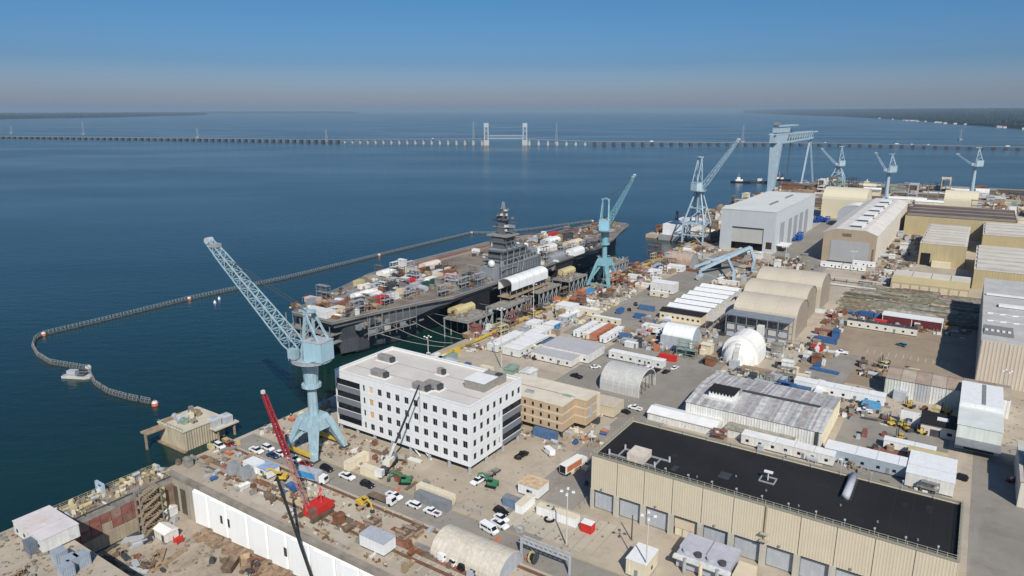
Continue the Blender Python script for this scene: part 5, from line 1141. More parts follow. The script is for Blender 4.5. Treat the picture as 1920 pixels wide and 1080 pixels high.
# red crawler crane lying its lattice jib towards the river
rc = T('crawler_crane', 'red crawler crane with faded red lattice jib by the dock edge', 'crane', *G(592, 966))
for y in (-2.6, 2.6): MB().extr([(-3.6, .2), (3.6, .2), (4.0, .7), (3.5, 1.25), (-3.5, 1.25), (-4.0, .7)], y - .5, y + .5, 'y').build('crawler_track', M('track_brown', (.10, .075, .05), .9, .3), rc)
MB().box(-2.6, 2.6, -2.1, 2.1, .7, 1.3).build('carbody', red, rc); MB().box(-2.2, 4.2, -2.4, 2.4, 1.35, 3.5).build('machinery_house', red, rc); MB().box(3.0, 4.6, -2.6, 2.6, 1.4, 2.9).build('counterweight', red, rc)
MB().box(-3.4, -1.4, -2.6, -1.1, 1.4, 3.8).build('operator_cab', redb, rc)
MB().beam((1.5, -1, 3.5), (2.4, 0, 7.5), .3).beam((1.5, 1, 3.5), (2.4, 0, 7.5), .3).build('gantry_frame', red, rc)
d_ = ray(493, 735); cu_, cv_ = G(592, 966)
s_, z_ = tip_on_ray(493, 735, cu_, cv_, .15, -1); k_ = math.hypot(.15, 1)
tl = Vector((s_ * .15, s_ * 1.0, z_)); b0 = Vector((-1.8, 0.6, 2.0)); Bv = tl - b0
jb = MB().lattice(b0, tuple(b0 + Bv * .45), 1.1, 1.2, 10, .085).build('jib', M('faded_red_jib', (.36, .16, .13), .8, .15), rc)
MB().lattice(tuple(b0 + Bv * .45), tuple(b0 + Bv * .97), 1.2, 1.0, 14, .2).build('upper_jib', M('deep_red_jib', (.24, .02, .03), .6, .15), rc)
MB().cbox(tuple(tl + Vector((0, 0, -.5))), (.9, .9, 1.0)).build('jib_head', white2, rc)
MB().beam((2.4, 0, 7.5), tuple(b0 + Bv * .9), .07).build('pendant_rope', M('faded_red_jib', (.42, .16, .13)), rc)
# dark boom rising out of the dock
bp_ = T('dark_boom_crane', 'slender dark boom of a crane rising out of the dry dock', 'crane', *G(590, 1108, -13.8), z=-13.8)
sh = G(550, 937); d_ = ray(507, 892)
best = None
for i in range(5, 60):
    x0, y0 = xy(*sh); tt = i * .5; P_ = Vector((x0, y0, 0)) - sd * tt
    c_ = d_ * (P_.y / d_.y); c_.z += CAM_H
    e_ = (P_ - c_).length
    if best is None or e_ < best[0]: best = (e_, P_)
tl = Vector(tolocal(bp_, best[1]))
MB().beam((0, 0, 2.0), tuple(tl), .55).build('boom', M('boom_black', (.03, .028, .025), .6, .2), bp_)
MB().box(-2.2, 3.8, -1.6, 1.6, .9, 3.0).build('machinery_house', darkgrey, bp_)
for y in (-1.9, 1.9): MB().box(-3, 3, y - .4, y + .4, 0, .95).build('crawler_track', rubber, bp_)
# ================================================================ floating security barrier
fb = bpy.data.objects.new('floating_barrier', None); S.collection.objects.link(fb); fb.location = (*xy(155, -393), -3); fb.rotation_euler = (0, 0, YA)
tag(fb, 'long floating security barrier looping round the moored carrier', 'barrier')
pts_px = [(285, 757), (240, 748), (205, 738), (180, 722), (170, 705), (167, 694), (130, 688), (95, 682), (72, 668), (62, 650), (66, 637), (80, 629), (210, 598), (355, 562), (540, 522), (710, 480), (885, 438), (920, 439), (1000, 431), (1110, 416)]
pp = [G(a, b_, -3) for a, b_ in pts_px]; pp = [(a - 155, -(b_ + 393)) for a, b_ in pp]
flm = M('float_pale', (.33, .32, .29), .8, .2, .4); postm = M('float_frame', (.30, .30, .28), .6, .1)
fl = MB().box(-2.6, 2.6, -.75, .75, -.3, .45).box(-2.2, 2.2, -.5, .5, .45, .65).mesh('pontoon', M('float_dark', (.08, .085, .085), .8, .2))
fp = MB()
for x in (-2.2, 0, 2.2): fp.beam((x, -.6, .5), (x, 0, 2.4), .12).beam((x, .6, .5), (x, 0, 2.4), .12)
fp.beam((-2.7, 0, 2.3), (2.7, 0, 2.3), .13).beam((-2.7, 0, 1.5), (2.7, 0, 1.5), .13); fp = fp.mesh('net_frame', postm)
car = 0.0
for (x0, y0), (x1, y1) in zip(pp, pp[1:]):
    L_ = math.hypot(x1 - x0, y1 - y0); n_ = max(1, round(L_ / 6.2))
    for i in range(n_):
        t_ = (i + .5) / n_; o = obj('pontoon', fl, fb, (x0 + (x1 - x0) * t_, y0 + (y1 - y0) * t_, 0), math.atan2(y1 - y0, x1 - x0)); obj('net_frame', fp, o)
bu_m = M('buoy_orange', (.62, .17, .10), .6, .1)
for px, py, lb in ((291, 760, 'orange mooring buoy where the barrier meets the concrete platform'), (82, 629, 'white topped orange buoy at the outer bend of the barrier'), (355, 562, 'orange buoy on the barrier behind the hero crane boom'), (711, 480, 'orange buoy on the barrier off the carrier stern deck'), (884, 438, 'orange buoy on the barrier by the carrier mast'), (1111, 416, 'small orange buoy where the barrier ends at the carrier bow'), (166, 692, 'white buoy at the barrier gate beside the small barge')):
    t = T('marker_buoy', lb, 'buoy', *G(px, py, -3), z=-3, group='barrier buoys'); t.scale = (.75, .75, .75)
    wb2 = 'white buoy' in lb
    MB().tube((0, 0, -.4), (0, 0, 1.5), 1.7, 1.7, 14).build('drum', white2 if wb2 else bu_m, t); MB().tube((0, 0, 1.5), (0, 0, 2.4), 1.5, 1.1, 14).build('cap', white2, t); MB().beam((0, 0, 2.4), (0, 0, 3.4), .2).build('post', midgrey, t)
for px, py in ((403, 568), (411, 561)):
    t = T('small_buoy', 'tiny white buoy floating inside the barrier', 'buoy', *G(px, py, -3), z=-3, group='tiny white buoys'); MB().tube((0, 0, -.3), (0, 0, 1.2), .9, .6, 10).build('float', white, t); MB().tube((0, 0, 1.2), (0, 0, 1.8), .3, .2, 8).build('top', white2, t)
# barge at the barrier gate
bg_ = T('work_barge', 'small grey work barge moored at the barrier gate', 'barge', *G(122, 706, -3), z=-3, rot=-1.1)
MB().prism([(0, -2.2), (11, -2.4), (13.5, 0), (11, 2.4), (0, 2.2)], -.4, 1.0).build('hull', fabricg, bg_); MB().box(2, 6, -1.3, 1.3, 1.0, 3.2).build('cabin', palegrey, bg_); MB().box(7, 10, -1.6, 1.6, 1.0, 1.9).build('hatch', darkgrey, bg_)
for y in (-1.9, 1.9): MB().beam((.5, y, 1.9), (11, y, 1.9), .12).build('rail', galv, bg_)
# concrete mooring platform
mp_ = T('mooring_platform', 'square beige sheet pile mooring platform at the end of the barrier', 'platform', 121.5, -214, -3); mp_.scale = (1, 1, .78)
pb = M('pile_beige', (.42, .36, .26), .85, .12, .3, streak=.35)
LU, LV = 15, 15
wavx(MB(), LV, 0, -.5, 9.2, .9, .22).build('pile_wall', pb, mp_); wavy(MB(), LU, 0, -.5, 9.2, .9, .22).build('pile_wall', pb, mp_)
MB().box(.05, LU, .05, LV, -1, 9.1).build('core', pb, mp_); MB().box(-.4, LU + .2, -.4, LV + .2, 9.1, 9.6).build('deck', M('platform_deck', (.52, .46, .35), .9, .12, .3, dirt=.3), mp_)
MB().box(-1.2, -.3, -1, LV + 1, -.2, .7).build('fender', timber, mp_)
for i in range(9): MB().beam((-.2, .2 + i * 1.8, 9.6), (-.2, .2 + i * 1.8, 10.7), .1).build('rail_post', palegreen, mp_)
MB().beam((-.2, .2, 10.7), (-.2, 14.6, 10.7), .09).build('rail', palegreen, mp_)
MB().box(-7, -.4, 10.5, 14.5, 7.6, 8.2).build('landing', timber, mp_); MB().beam((-6.4, 12.5, -1), (-6.4, 12.5, 7.6), .6).build('landing_pile', timber, mp_)
MB().box(9.5, 19, -3.5, 3.5, 5.8, 6.4).build('side_stage', M('platform_deck', (.52, .46, .35)), mp_)
for x, y in ((11, -2.5), (17.5, -2.5), (17.5, 2)): MB().beam((x, y, -1), (x, y, 5.8), .6).build('stage_pile', timber, mp_)
for i, (x, y, z) in enumerate(((10, -1.5, 6.4), (14, -2.5, 6.4))):
    t = T('winch_cover', ('pale grey boxy winch cover at the platform edge', 'pale grey boxy winch cover farther out on the platform stage')[i], 'cover', 121.5 + x, -214 - y, z * .78 - 3)
    MB().prism([(0, 0), (3.4, 0), (3.4, 3.4), (0, 3.4)], 0, 2.6).build('cover', palegrey, t); MB().prism([(0, 0), (3.4, 0), (3.4, 3.4), (0, 3.4)], 2.6, 3.3, [(.6, .6), (2.8, .6), (2.8, 2.8), (.6, 2.8)]).build('hood', palegrey, t)
scatter(11, [(124, 134, -226, -217)], ('crate_stack', 'generator', 'tank', 'pipe_bundle', 'cable_reel'), ('cream', 'steel grey', 'tan', 'grey', 'green'), 'on the sheet pile mooring platform', 'gear on the mooring platform', 4.5)
# vessels
def tug(px, py, label, rot, m2):
    t = T('tugboat', label, 'boat', *G(px, py, -3), z=-3, rot=rot)
    MB().prism([(-14, -4), (10, -4.2), (15, -2), (17, 0), (15, 2), (10, 4.2), (-14, 4)], -.5, 2.2).build('hull', carblack, t); MB().box(-2, 9, -3, 3, 2.2, 5.0).build('deckhouse', white, t); MB().box(2, 7, -2.2, 2.2, 5.0, 8.2).build('wheelhouse', m2, t); MB().tube((0, 0, 5), (0, 0, 9.5), .9, .8, 10).build('funnel', darkgrey, t); MB().beam((4.5, 0, 8.2), (4.5, 0, 14), .3).build('mast', white2, t)
tug(1390, 342, 'black hulled tugboat with white wheelhouse leading a barge', math.pi * .6, white)
tug(1466, 338, 'tugboat with red topped wheelhouse behind the gantry leg', math.pi * .6, redb)
t = T('flat_barge', 'low dark barge tied behind the tugboat', 'barge', *G(1425, 342, -3), z=-3, rot=-R(80)); MB().prism([(-22, -6), (22, -6), (25, 0), (22, 6), (-22, 6)], -.5, 2.4).build('hull', darkgrey, t); MB().box(-4, 3, -4, 4, 2.4, 6).build('deckhouse', white2, t)
t = T('accommodation_barge', 'white accommodation barge moored beyond the carrier bow', 'barge', 596, -212, -3)
MB().box(0, 60, 0, 24, -.5, 4.5).build('hull', M('barge_grey', (.30, .30, .29), .8, .15, .2, streak=.3), t); MB().box(4, 56, 2, 22, 4.5, 13.5).build('superstructure', white, t); MB().box(4, 56, 1.9, 22.1, 13.5, 13.9).build('roof', roofwhite, t)
MB().tube((20, 15, 13.9), (20, 15, 24), 1.6, 1.3, 10).build('funnel', darkgrey, t); MB().box(17, 23, 12, 18, 13.9, 16).build('funnel_base', white2, t)
for i in range(10): MB().box(8 + i * 4.6, 10 + i * 4.6, 1.85, 1.99, 9.5, 11).build('window', glass, t)
MB().box(4, 20, 22.1, 24, 4.5, 5.4).build('bulwark', palegrey, t)
# ================================================================ vehicles
CARP = {}
def car_proto(kind, m):
    key = (kind, m.name)
    if key in CARP: return CARP[key]
    P = []
    if kind == 'suv':
        P += [('body', MB().extr([(-2.35, .35), (2.35, .35), (2.4, .75), (2.2, 1.0), (1.2, 1.08), (-2.3, 1.1), (-2.4, .7)], -.93, .93, 'y').mesh('body', m)),
              ('greenhouse', MB().add([(-2.25, -.86, 1.1), (1.25, -.86, 1.1), (1.25, .86, 1.1), (-2.25, .86, 1.1), (-1.9, -.7, 1.68), (.45, -.7, 1.68), (.45, .7, 1.68), (-1.9, .7, 1.68)], [(0, 1, 5, 4), (1, 2, 6, 5), (2, 3, 7, 6), (3, 0, 4, 7), (4, 5, 6, 7)]).mesh('greenhouse', glass)),
              ('roof', MB().box(-1.92, .42, -.72, .72, 1.66, 1.74).mesh('roof', m))]
    elif kind == 'sedan':
        P += [('body', MB().extr([(-2.3, .32), (2.3, .32), (2.35, .65), (2.1, .85), (1.0, .95), (-1.6, .98), (-2.3, .9), (-2.35, .6)], -.9, .9, 'y').mesh('body', m)),
              ('greenhouse', MB().add([(-1.7, -.82, .96), (1.05, -.82, .96), (1.05, .82, .96), (-1.7, .82, .96), (-1.05, -.62, 1.42), (.25, -.62, 1.42), (.25, .62, 1.42), (-1.05, .62, 1.42)], [(0, 1, 5, 4), (1, 2, 6, 5), (2, 3, 7, 6), (3, 0, 4, 7), (4, 5, 6, 7)]).mesh('greenhouse', glass)),
              ('roof', MB().box(-1.08, .22, -.64, .64, 1.4, 1.47).mesh('roof', m))]
    elif kind == 'pickup':
        P += [('body', MB().extr([(-.4, .42), (2.75, .42), (2.8, .85), (2.6, 1.12), (1.35, 1.18), (-.4, 1.2)], -.97, .97, 'y').mesh('body', m)),
              ('greenhouse', MB().add([(-.38, -.9, 1.2), (1.4, -.9, 1.2), (1.4, .9, 1.2), (-.38, .9, 1.2), (-.2, -.74, 1.8), (.75, -.74, 1.8), (.75, .74, 1.8), (-.2, .74, 1.8)], [(0, 1, 5, 4), (1, 2, 6, 5), (2, 3, 7, 6), (3, 0, 4, 7), (4, 5, 6, 7)]).mesh('greenhouse', glass)),
              ('roof', MB().box(-.24, .74, -.76, .76, 1.78, 1.86).mesh('roof', m)),
              ('bed_side', MB().box(-2.75, -.42, -.97, -.85, .5, 1.18).mesh('bed_side', m)), ('bed_side', MB().box(-2.75, -.42, .85, .97, .5, 1.18).mesh('bed_side', m)), ('tailgate', MB().box(-2.8, -2.7, -.85, .85, .5, 1.15).mesh('tailgate', m)), ('bed_floor', MB().box(-2.7, -.42, -.85, .85, .5, .68).mesh('bed_floor', darkgrey))]
    elif kind == 'van':
        P += [('body', MB().extr([(-2.9, .4), (2.6, .4), (2.75, 1.0), (2.0, 1.25), (1.4, 2.15), (-2.85, 2.25), (-2.95, .8)], -1.0, 1.0, 'y').mesh('body', m)),
              ('windscreen', MB().add([(2.02, -.88, 1.28), (2.02, .88, 1.28), (1.46, .8, 2.1), (1.46, -.8, 2.1)], [(0, 1, 2, 3)]).mesh('windscreen', glass)),
              ('side_window', MB().box(.3, 1.5, -1.02, -1.0, 1.3, 1.85).mesh('side_window', glass)), ('side_window', MB().box(-2.4, .1, -1.02, -1.0, 1.35, 1.9).mesh('side_window', glass)), ('side_window', MB().box(.3, 1.5, 1.0, 1.02, 1.3, 1.85).mesh('side_window', glass))]
    fx = {'suv': 1.45, 'sedan': 1.4, 'pickup': 1.75, 'van': 1.7}[kind]; rx = {'suv': -1.4, 'sedan': -1.35, 'pickup': -1.7, 'van': -1.8}[kind]; wy = {'suv': .84, 'sedan': .82, 'pickup': .88, 'van': .9}[kind]
    wh = MB().tube((0, -.12, .36), (0, .12, .36), .36, n=10).mesh('wheel', rubber)
    hl = MB().box(-.02, .05, -.22, .22, 0, .16).mesh('headlight', lampm); tl_ = MB().box(-.05, .02, -.16, .16, 0, .2).mesh('tail_light', red)
    ext = {'suv': 2.36, 'sedan': 2.3, 'pickup': 2.74, 'van': 2.68}[kind]; back = {'suv': -2.36, 'sedan': -2.31, 'pickup': -2.8, 'van': -2.92}[kind]
    P += [('wheel', wh, (x, y, 0)) for x in (fx, rx) for y in (-wy, wy)] + [('headlight', hl, (ext, y, .68)) for y in (-.62, .62)] + [('tail_light', tl_, (back, y, .75)) for y in (-.72, .72)]
    CARP[key] = P; return P
CN = {'w': carwhite, 'k': carblack, 's': carsilver, 'b': carblue, 'r': carred, 't': M('car_teal', (.06, .20, .24), .25, .03)}
def car(px, py, kind, c, head, label, group='vehicles parked in the shipyard', z=0.03):
    """head: heading in degrees from the quay direction"""
    t = T({'suv': 'parked_suv', 'sedan': 'parked_car', 'pickup': 'pickup_truck', 'van': 'panel_van'}[kind], label, {'suv': 'car', 'sedan': 'car', 'pickup': 'pickup', 'van': 'van'}[kind], *G(px, py), z=z, rot=R(head), group=group)
    for p in car_proto(kind, CN[c]): obj(p[0], p[1], t, p[2] if len(p) > 2 else (0, 0, 0))
    return t
for a in [(412, 839, 'suv', 'w', -95, 'white suv nearest the mooring platform at the quay corner'), (431, 835, 'sedan', 'r', -95, 'dark red car tucked behind the white suv at the quay corner'),
          (481, 848, 'pickup', 'w', -90, 'white pickup at the water end of the dockside parking row'), (503, 843, 'suv', 'w', -92, 'white suv second in the dockside row, behind the navy car'), (512, 857, 'sedan', 'b', -88, 'navy blue car in the dockside parking row'),
          (526, 853, 'sedan', 'w', -90, 'white car beside the navy blue car near the crane leg'), (552, 864, 'suv', 'w', -90, 'white suv under the red jib beside the crane leg'), (574, 873, 'sedan', 'r', -90, 'dark red car parked just past the crane leg'),
          (613, 882, 'suv', 'k', -90, 'dark maroon black suv parked beside the cream container'), (651, 897, 'pickup', 'w', -90, 'white pickup parked between two dark cars on the dock road'), (689, 912, 'suv', 'k', -90, 'black suv parked on the dock road before the flatbed lorry'),
          (739, 934, 'pickup', 'w', -92, 'white pickup behind the flatbed lorry'), (776, 950, 'suv', 'w', 88, 'white suv beside the long grey container'), (811, 964, 'pickup', 'w', 88, 'white pickup at the end of the long grey container'),
          (822, 1037, 'sedan', 's', -10, 'silver car at the water end of the bottom parking row'), (841, 1045, 'van', 'w', -10, 'white van in the bottom parking row'), (858, 1055, 'suv', 'w', -10, 'white suv beside the van in the bottom parking row'),
          (874, 1064, 'suv', 'k', -10, 'black suv in the bottom parking row'), (892, 1074, 'sedan', 's', -10, 'pale car at the ribbed hut end of the bottom row'),
          (940, 963, 'suv', 'k', -100, 'black suv farthest back in the angled row by the blue container'), (940, 975, 'sedan', 'w', -100, 'white car second in the angled row by the blue container'), (937, 987, 'pickup', 'w', -100, 'white pickup third in the angled row'), (918, 997, 'van', 'w', -100, 'white van at the front of the angled row'),
          (897, 905, 'pickup', 'w', 173, 'white pickup towing a trailer at the office block corner'), (978, 857, 'pickup', 'k', -5, 'dark pickup standing in the dirt beside the office block'), (1028, 850, 'van', 'w', 60, 'white service van near the orange barrier by the tan block'),
          (1116, 690, 'sedan', 'w', -40, 'white car parked at the corner of the grey roofed trailer complex'), (1081, 708, 'pickup', 'k', 80, 'dark pickup parked alone on the asphalt behind the tan block'), (985, 670, 'sedan', 's', 60, 'silver car between the white office trailers'), (1000, 673, 'sedan', 'k', 60, 'black car between the white office trailers'),
          (1180, 688, 'sedan', 'k', -8, 'dark car at the left end below the long white trailer'), (1194, 689, 'suv', 's', -8, 'silver suv below the long white trailer'), (1217, 693, 'suv', 'w', -8, 'white suv below the long white trailer'), (1230, 697, 'suv', 'k', -8, 'black suv beside the white one below the long trailer'), (1249, 699, 'sedan', 'k', -8, 'black car at the open end of the row below the long trailer'), (1265, 692, 'sedan', 'w', -8, 'white car beside the red box near the white vault'),
          (1191, 768, 'pickup', 'w', 85, 'white pickup beside the cream shed near the corrugated vault'), (1171, 774, 'sedan', 'k', 80, 'dark car tucked against the cream shed'),
          (1578, 663, 'pickup', 'w', 95, 'white pickup near the red forklift in the brown lot'), (1690, 649, 'suv', 't', 60, 'teal car in the marked bays of the brown lot'), (1621, 773, 'pickup', 'w', 95, 'white pickup beside the bright blue tarp'), 
          (1180, 582, 'sedan', 'k', 30, 'dark car by the blue skips near the carrier quay'), (1192, 572, 'suv', 'k', 30, 'dark suv beside the blue skips near the carrier quay'), (1362, 552, 'sedan', 'k', 40, 'dark car near the vaulted shelters'), (1402, 545, 'sedan', 'b', 40, 'dark blue car beside the far vaulted shelter'),
          (1902, 905, 'suv', 'r', 95, 'dark red suv at the picture edge'), (1798, 898, 'suv', 'k', 80, 'black suv near the white sheds behind the black roof')]:
    car(*a)
def lorry(px, py, head, label, box=None, flat=None, cab=white, L=7.0):
    t = T('lorry', label, 'truck', *G(px, py), z=.03, rot=R(head))
    MB().box(-L, 2.4, -.9, .9, .55, .9).build('chassis', darkgrey, t); MB().extr([(.5, .6), (2.6, .6), (2.7, 1.5), (2.3, 2.6), (.5, 2.7)], -1.15, 1.15, 'y').build('cab', cab, t)
    MB().add([(2.68, -1, 1.6), (2.68, 1, 1.6), (2.36, .95, 2.5), (2.36, -.95, 2.5)], [(0, 1, 2, 3)]).build('windscreen', glass, t)
    if box: MB().box(-L, .2, -1.25, 1.25, .95, 3.7).build('cargo_box', box[0], t); MB().box(-L + .6, -.8, -1.31, -1.255, 1.3, 3.3).build('side_print', box[1], t); MB().box(-L - .06, -L - .003, -1.1, 1.1, 1.1, 3.5).build('open_rear', carblack, t)
    if flat: MB().box(-L, .2, -1.25, 1.25, .95, 1.2).build('flat_bed', flat, t); MB().box(.1, .25, -1.2, 1.2, 1.2, 2.2).build('headboard', darkgrey, t)
    for x in (-L + 1, -L + 2.2, 1.6):
        for y in (-1.0, 1.0): MB().tube((x, y - .2, .5), (x, y + .2, .5), .5, n=10).build('wheel', rubber, t)
lorry(1087, 873, -8, 'box lorry with orange side print and open rear beside the black roofed workshop', (fabricw, orange), L=9)
lorry(727, 944, -90, 'flatbed lorry with white cab and empty brown bed on the dock road', None, brown)
lorry(600, 905, -80, 'lorry loaded with a blue-white tank under the red jib', (palegrey, skyblue), L=8)
lorry(1612, 594, 80, 'blue lorry with white cab panel beside the stock yard', (blue, white), cab=blue, L=7)
lorry(1640, 612, 262, 'red tractor unit at the end of the long pale trailer', None, redb, cab=red, L=3)
def trailer_thing(px, py, head):
    t = T('equipment_trailer', 'low black trailer hitched behind the white pickup', 'trailer', *G(px, py), z=.03, rot=R(head)); MB().box(-3.5, 3.2, -1.1, 1.1, .6, .8).build('bed', darkgrey, t); MB().beam((3.2, 0, .6), (4.6, 0, .5), .15).build('hitch', darkgrey, t)
    for x in (-.6, .6):
        for y in (-1.1, 1.1): MB().tube((x, y - .15, .35), (x, y + .15, .35), .35, n=10).build('wheel', rubber, t)
    for x in (-3, 0): MB().box(x, x + 2, -.8, .8, .8, 1.3).build('load', steel, t)
trailer_thing(921, 891, 173)
def excavator(px, py, head, m, label):
    t = T('excavator', label, 'excavator', *G(px, py), z=.03, rot=R(head))
    for y in (-1.0, 1.0): MB().extr([(-1.6, 0), (1.6, 0), (1.9, .4), (1.6, .8), (-1.6, .8), (-1.9, .4)], y - .28, y + .28, 'y').build('track', rubber, t)
    MB().box(-1.9, 1.0, -1.1, 1.1, .85, 1.9).build('house', m, t); MB().box(-.4, .9, .1, 1.1, 1.9, 2.8).build('cab', glass, t); MB().box(-.5, 1.0, .05, 1.15, 2.8, 2.95).build('cab_roof', m, t)
    o = MB().beam((.8, -.3, 1.6), (3.0, -.3, 3.6), .4, .5).beam((3.0, -.3, 3.6), (4.4, -.3, 3.2), .4, .45).build('boom', m, t); MB().beam((4.4, -.3, 3.3), (5.2, -.3, 1.3), .3, .4).build('stick', m, o); MB().box(4.7, 5.6, -.8, .2, .5, 1.3).build('bucket', darkgrey, o)
excavator(760, 906, 120, green, 'green excavator on the dirt before the office block'); excavator(922, 912, 100, green, 'green excavator near the corner of the office block'); excavator(680, 950, -100, yellow, 'yellow loader parked beside the concrete apron'); excavator(528, 900, 120, yellow, 'small yellow digger beside the white site cabins')
def forklift(px, py, head, label, m=yellow):
    t = T('forklift', label, 'forklift', *G(px, py), z=.03, rot=R(head))
    MB().box(-1.6, 1.2, -.9, .9, .4, 1.3).build('body', m, t); MB().box(-1.9, -1.4, -.9, .9, .5, 1.6).build('counterweight', darkgrey, t)
    MB().box(-.7, .5, -.7, .7, 2.5, 2.62).build('cab_roof', m, t)
    for x in (-.6, .45):
        for y in (-.65, .65): MB().beam((x, y, 1.3), (x, y, 2.5), .1).build('cab_post', darkgrey, t)
    for y in (-.5, .5): MB().beam((1.4, y, .1), (1.4, y, 4.0), .2).build('mast', darkgrey, t); MB().box(1.5, 3.0, y - .1, y + .1, .15, .25).build('fork', darkgrey, t)
    for x in (-1.1, .8):
        for y in (-.85, .85): MB().tube((x, y - .18, .5), (x, y + .18, .5), .5, n=10).build('wheel', rubber, t)
for px, py, hd, lb in ((1705, 764, 60, 'yellow forklift backed against the long weathered shed'), (1690, 800, 100, 'yellow forklift with raised mast left of the white screens'), (1700, 808, 40, 'yellow forklift beside the raised mast one'), (1718, 795, 80, 'yellow forklift between the white screens'), (1727, 813, 95, 'yellow forklift nearest the black roofed hut'), (1773, 775, 80, 'yellow forklift behind the black roofed hut'), (1688, 826, 60, 'yellow forklift near the trailers behind the workshop'), (1670, 797, 100, 'dull yellow forklift farthest from the black roofed hut')):
    forklift(px, py, hd, lb)
forklift(1522, 658, 30, 'red forklift near the end of the nearest vaulted shelter', red); forklift(1556, 594, 60, 'red forklift beside the far vaulted shelter', red)
forklift(1660, 682, 110, 'dull yellow loader alone in the brown lot', paleyel); forklift(1653, 688, 60, 'second dull loader beside the one in the brown lot', paleyel)
# ================================================================ boxes: trailers, cabins, containers
def ext3(near, left, right):
    un, vn = G(*near); ul, vl = G(*left); ur, vr = G(*right)
    return un, vn, max(2.0, vn - vl), max(2.0, ur - un)
def cabin(near, LV, LU, H, label, m=white2, name='office_trailer', cat='trailer', roof=None, win=True, rot=0.0, group=None, legs=.4):
    u, v = G(*near); t = T(name, label, cat, u, v, 0, rot, group)
    MB().box(0, LU, 0, LV, legs, H).build('wall', m, t); MB().box(-.12, LU + .12, -.12, LV + .12, H, H + .16).build('roof', roof or roofwhite, t); MB().box(.15, LU - .15, .15, LV - .15, 0, legs).build('skirt', darkgrey, t)
    if LV > LU:
        n_ = max(1, int(LV / 4))
        for i in range(n_):
            y = LV * (i + .5) / n_
            if win: MB().box(-.07, -.003, y - .5, y + .5, 1.4, 2.3).build('window', glass, t)
        if win: MB().box(-.08, -.003, LV * .3, LV * .3 + .9, legs, 2.3).build('door', midgrey, t)
        for i in range(1, int(LV / 6)): MB().box(-.14, LU + .14, i * 6 - .06, i * 6 + .06, H + .16, H + .22).build('roof_seam', palegrey, t)
    else:
        n_ = max(1, int(LU / 4))
        for i in range(n_):
            x = LU * (i + .5) / n_
            if win: MB().box(x - .5, x + .5, -.07, -.003, 1.4, 2.3).build('window', glass, t)
        if win: MB().box(-.07, -.003, LV * .4, LV * .4 + .9, legs, 2.3).build('door', midgrey, t)
        for i in range(1, int(LU / 6)): MB().box(i * 6 - .06, i * 6 + .06, -.14, LV + .14, H + .16, H + .22).build('roof_seam', palegrey, t)
    return t
def container(near, label, m, axis='v', L=6.1, H=2.6, rot=0.0, group=None, z=0.0, W_=2.45, top=None):
    u, v = G(*near) if isinstance(near, tuple) and near[0] > 300 or isinstance(near, tuple) else near
    t = T('shipping_container', label, 'container', u, v, z, rot, group)
    LU, LV = (W_, L) if axis == 'v' else (L, W_)
    wavx(MB(), LV - .3, .06, .2, H - .12, .5, .05, .15).build('corrugated_side', m, t); wavy(MB(), LU - .3, .06, .2, H - .12, .5, .05, .15).build('corrugated_side', m, t)
    MB().box(.1, LU, .1, LV, .15, H - .1).build('core', m, t); MB().box(0, LU + .03, 0, LV + .03, H - .1, H).build('roof', top or m, t)
    fr = MB()
    for x in (0, LU - .12):
        for y in (0, LV - .12): fr.box(x, x + .14, y, y + .14, 0, H - .1)
    fr.box(-.02, .12, .14, LV - .12, 0, .16).box(.14, LU - .12, -.02, .12, 0, .16).build('frame', m, t)
    return t
cabin((933, 662), 6, 24, 3.6, 'white office trailer nearest the carrier quay, first of the trailer rows'); cabin((974, 672), 9.5, 26, 3.8, 'white double office trailer beside the thin tall pole'); cabin((1000, 645), 7, 20, 3.6, 'white office trailer behind the double one')
cabin((1071, 690), 21, 9, 3.6, 'white front wing of the grey roofed trailer complex', roof=M('grey_roof', (.42, .41, .41), .8, .06, .2)); cabin((1103, 683), 24, 16, 4.6, 'large grey roofed trailer complex behind its white front wing', roof=M('grey_roof', (.42, .41, .41)))
cabin((1242, 693), 26, 4, 3.5, 'long white trailer with a row of cars parked below it')
cabin((1037, 622), 6, 8, 3.2, 'blue sided box unit beside the white one near the quay', skyblue, 'site_cabin', 'cabin'); cabin((1004, 619), 6, 8, 3.2, 'white box unit beside the blue sided one', white, 'site_cabin', 'cabin')
cabin((1062, 606), 5, 16, 3.2, 'blue grey roofed unit behind the blue sided box', palegrey, 'site_cabin', 'cabin')
for i, (nr, m, lb) in enumerate((((1086, 634), white, 'white box unit, first of the row near the crossroads'), ((1104, 638), cream, 'cream box unit, second of the row near the crossroads'), ((1117, 640), orange, 'orange red box unit, third of the row near the crossroads'), ((1136, 645), white, 'white box unit, last of the row near the crossroads'))):
    cabin(nr, 3.4, 21, 3.2, lb, m, 'site_cabin', 'cabin', roof=m if m is orange else None)
cabin((1119, 596), 22, 4, 4.0, 'tan cabin row behind the box units', cream, 'site_cabin', 'cabin'); cabin((1160, 612), 16, 3, 3.2, 'pale long cabin beside the blue skip', cream, 'site_cabin', 'cabin')
cabin((1071, 598), 10, 9, 6.5, 'two-storey white unit stack behind the box units', white2, 'site_cabin', 'cabin')
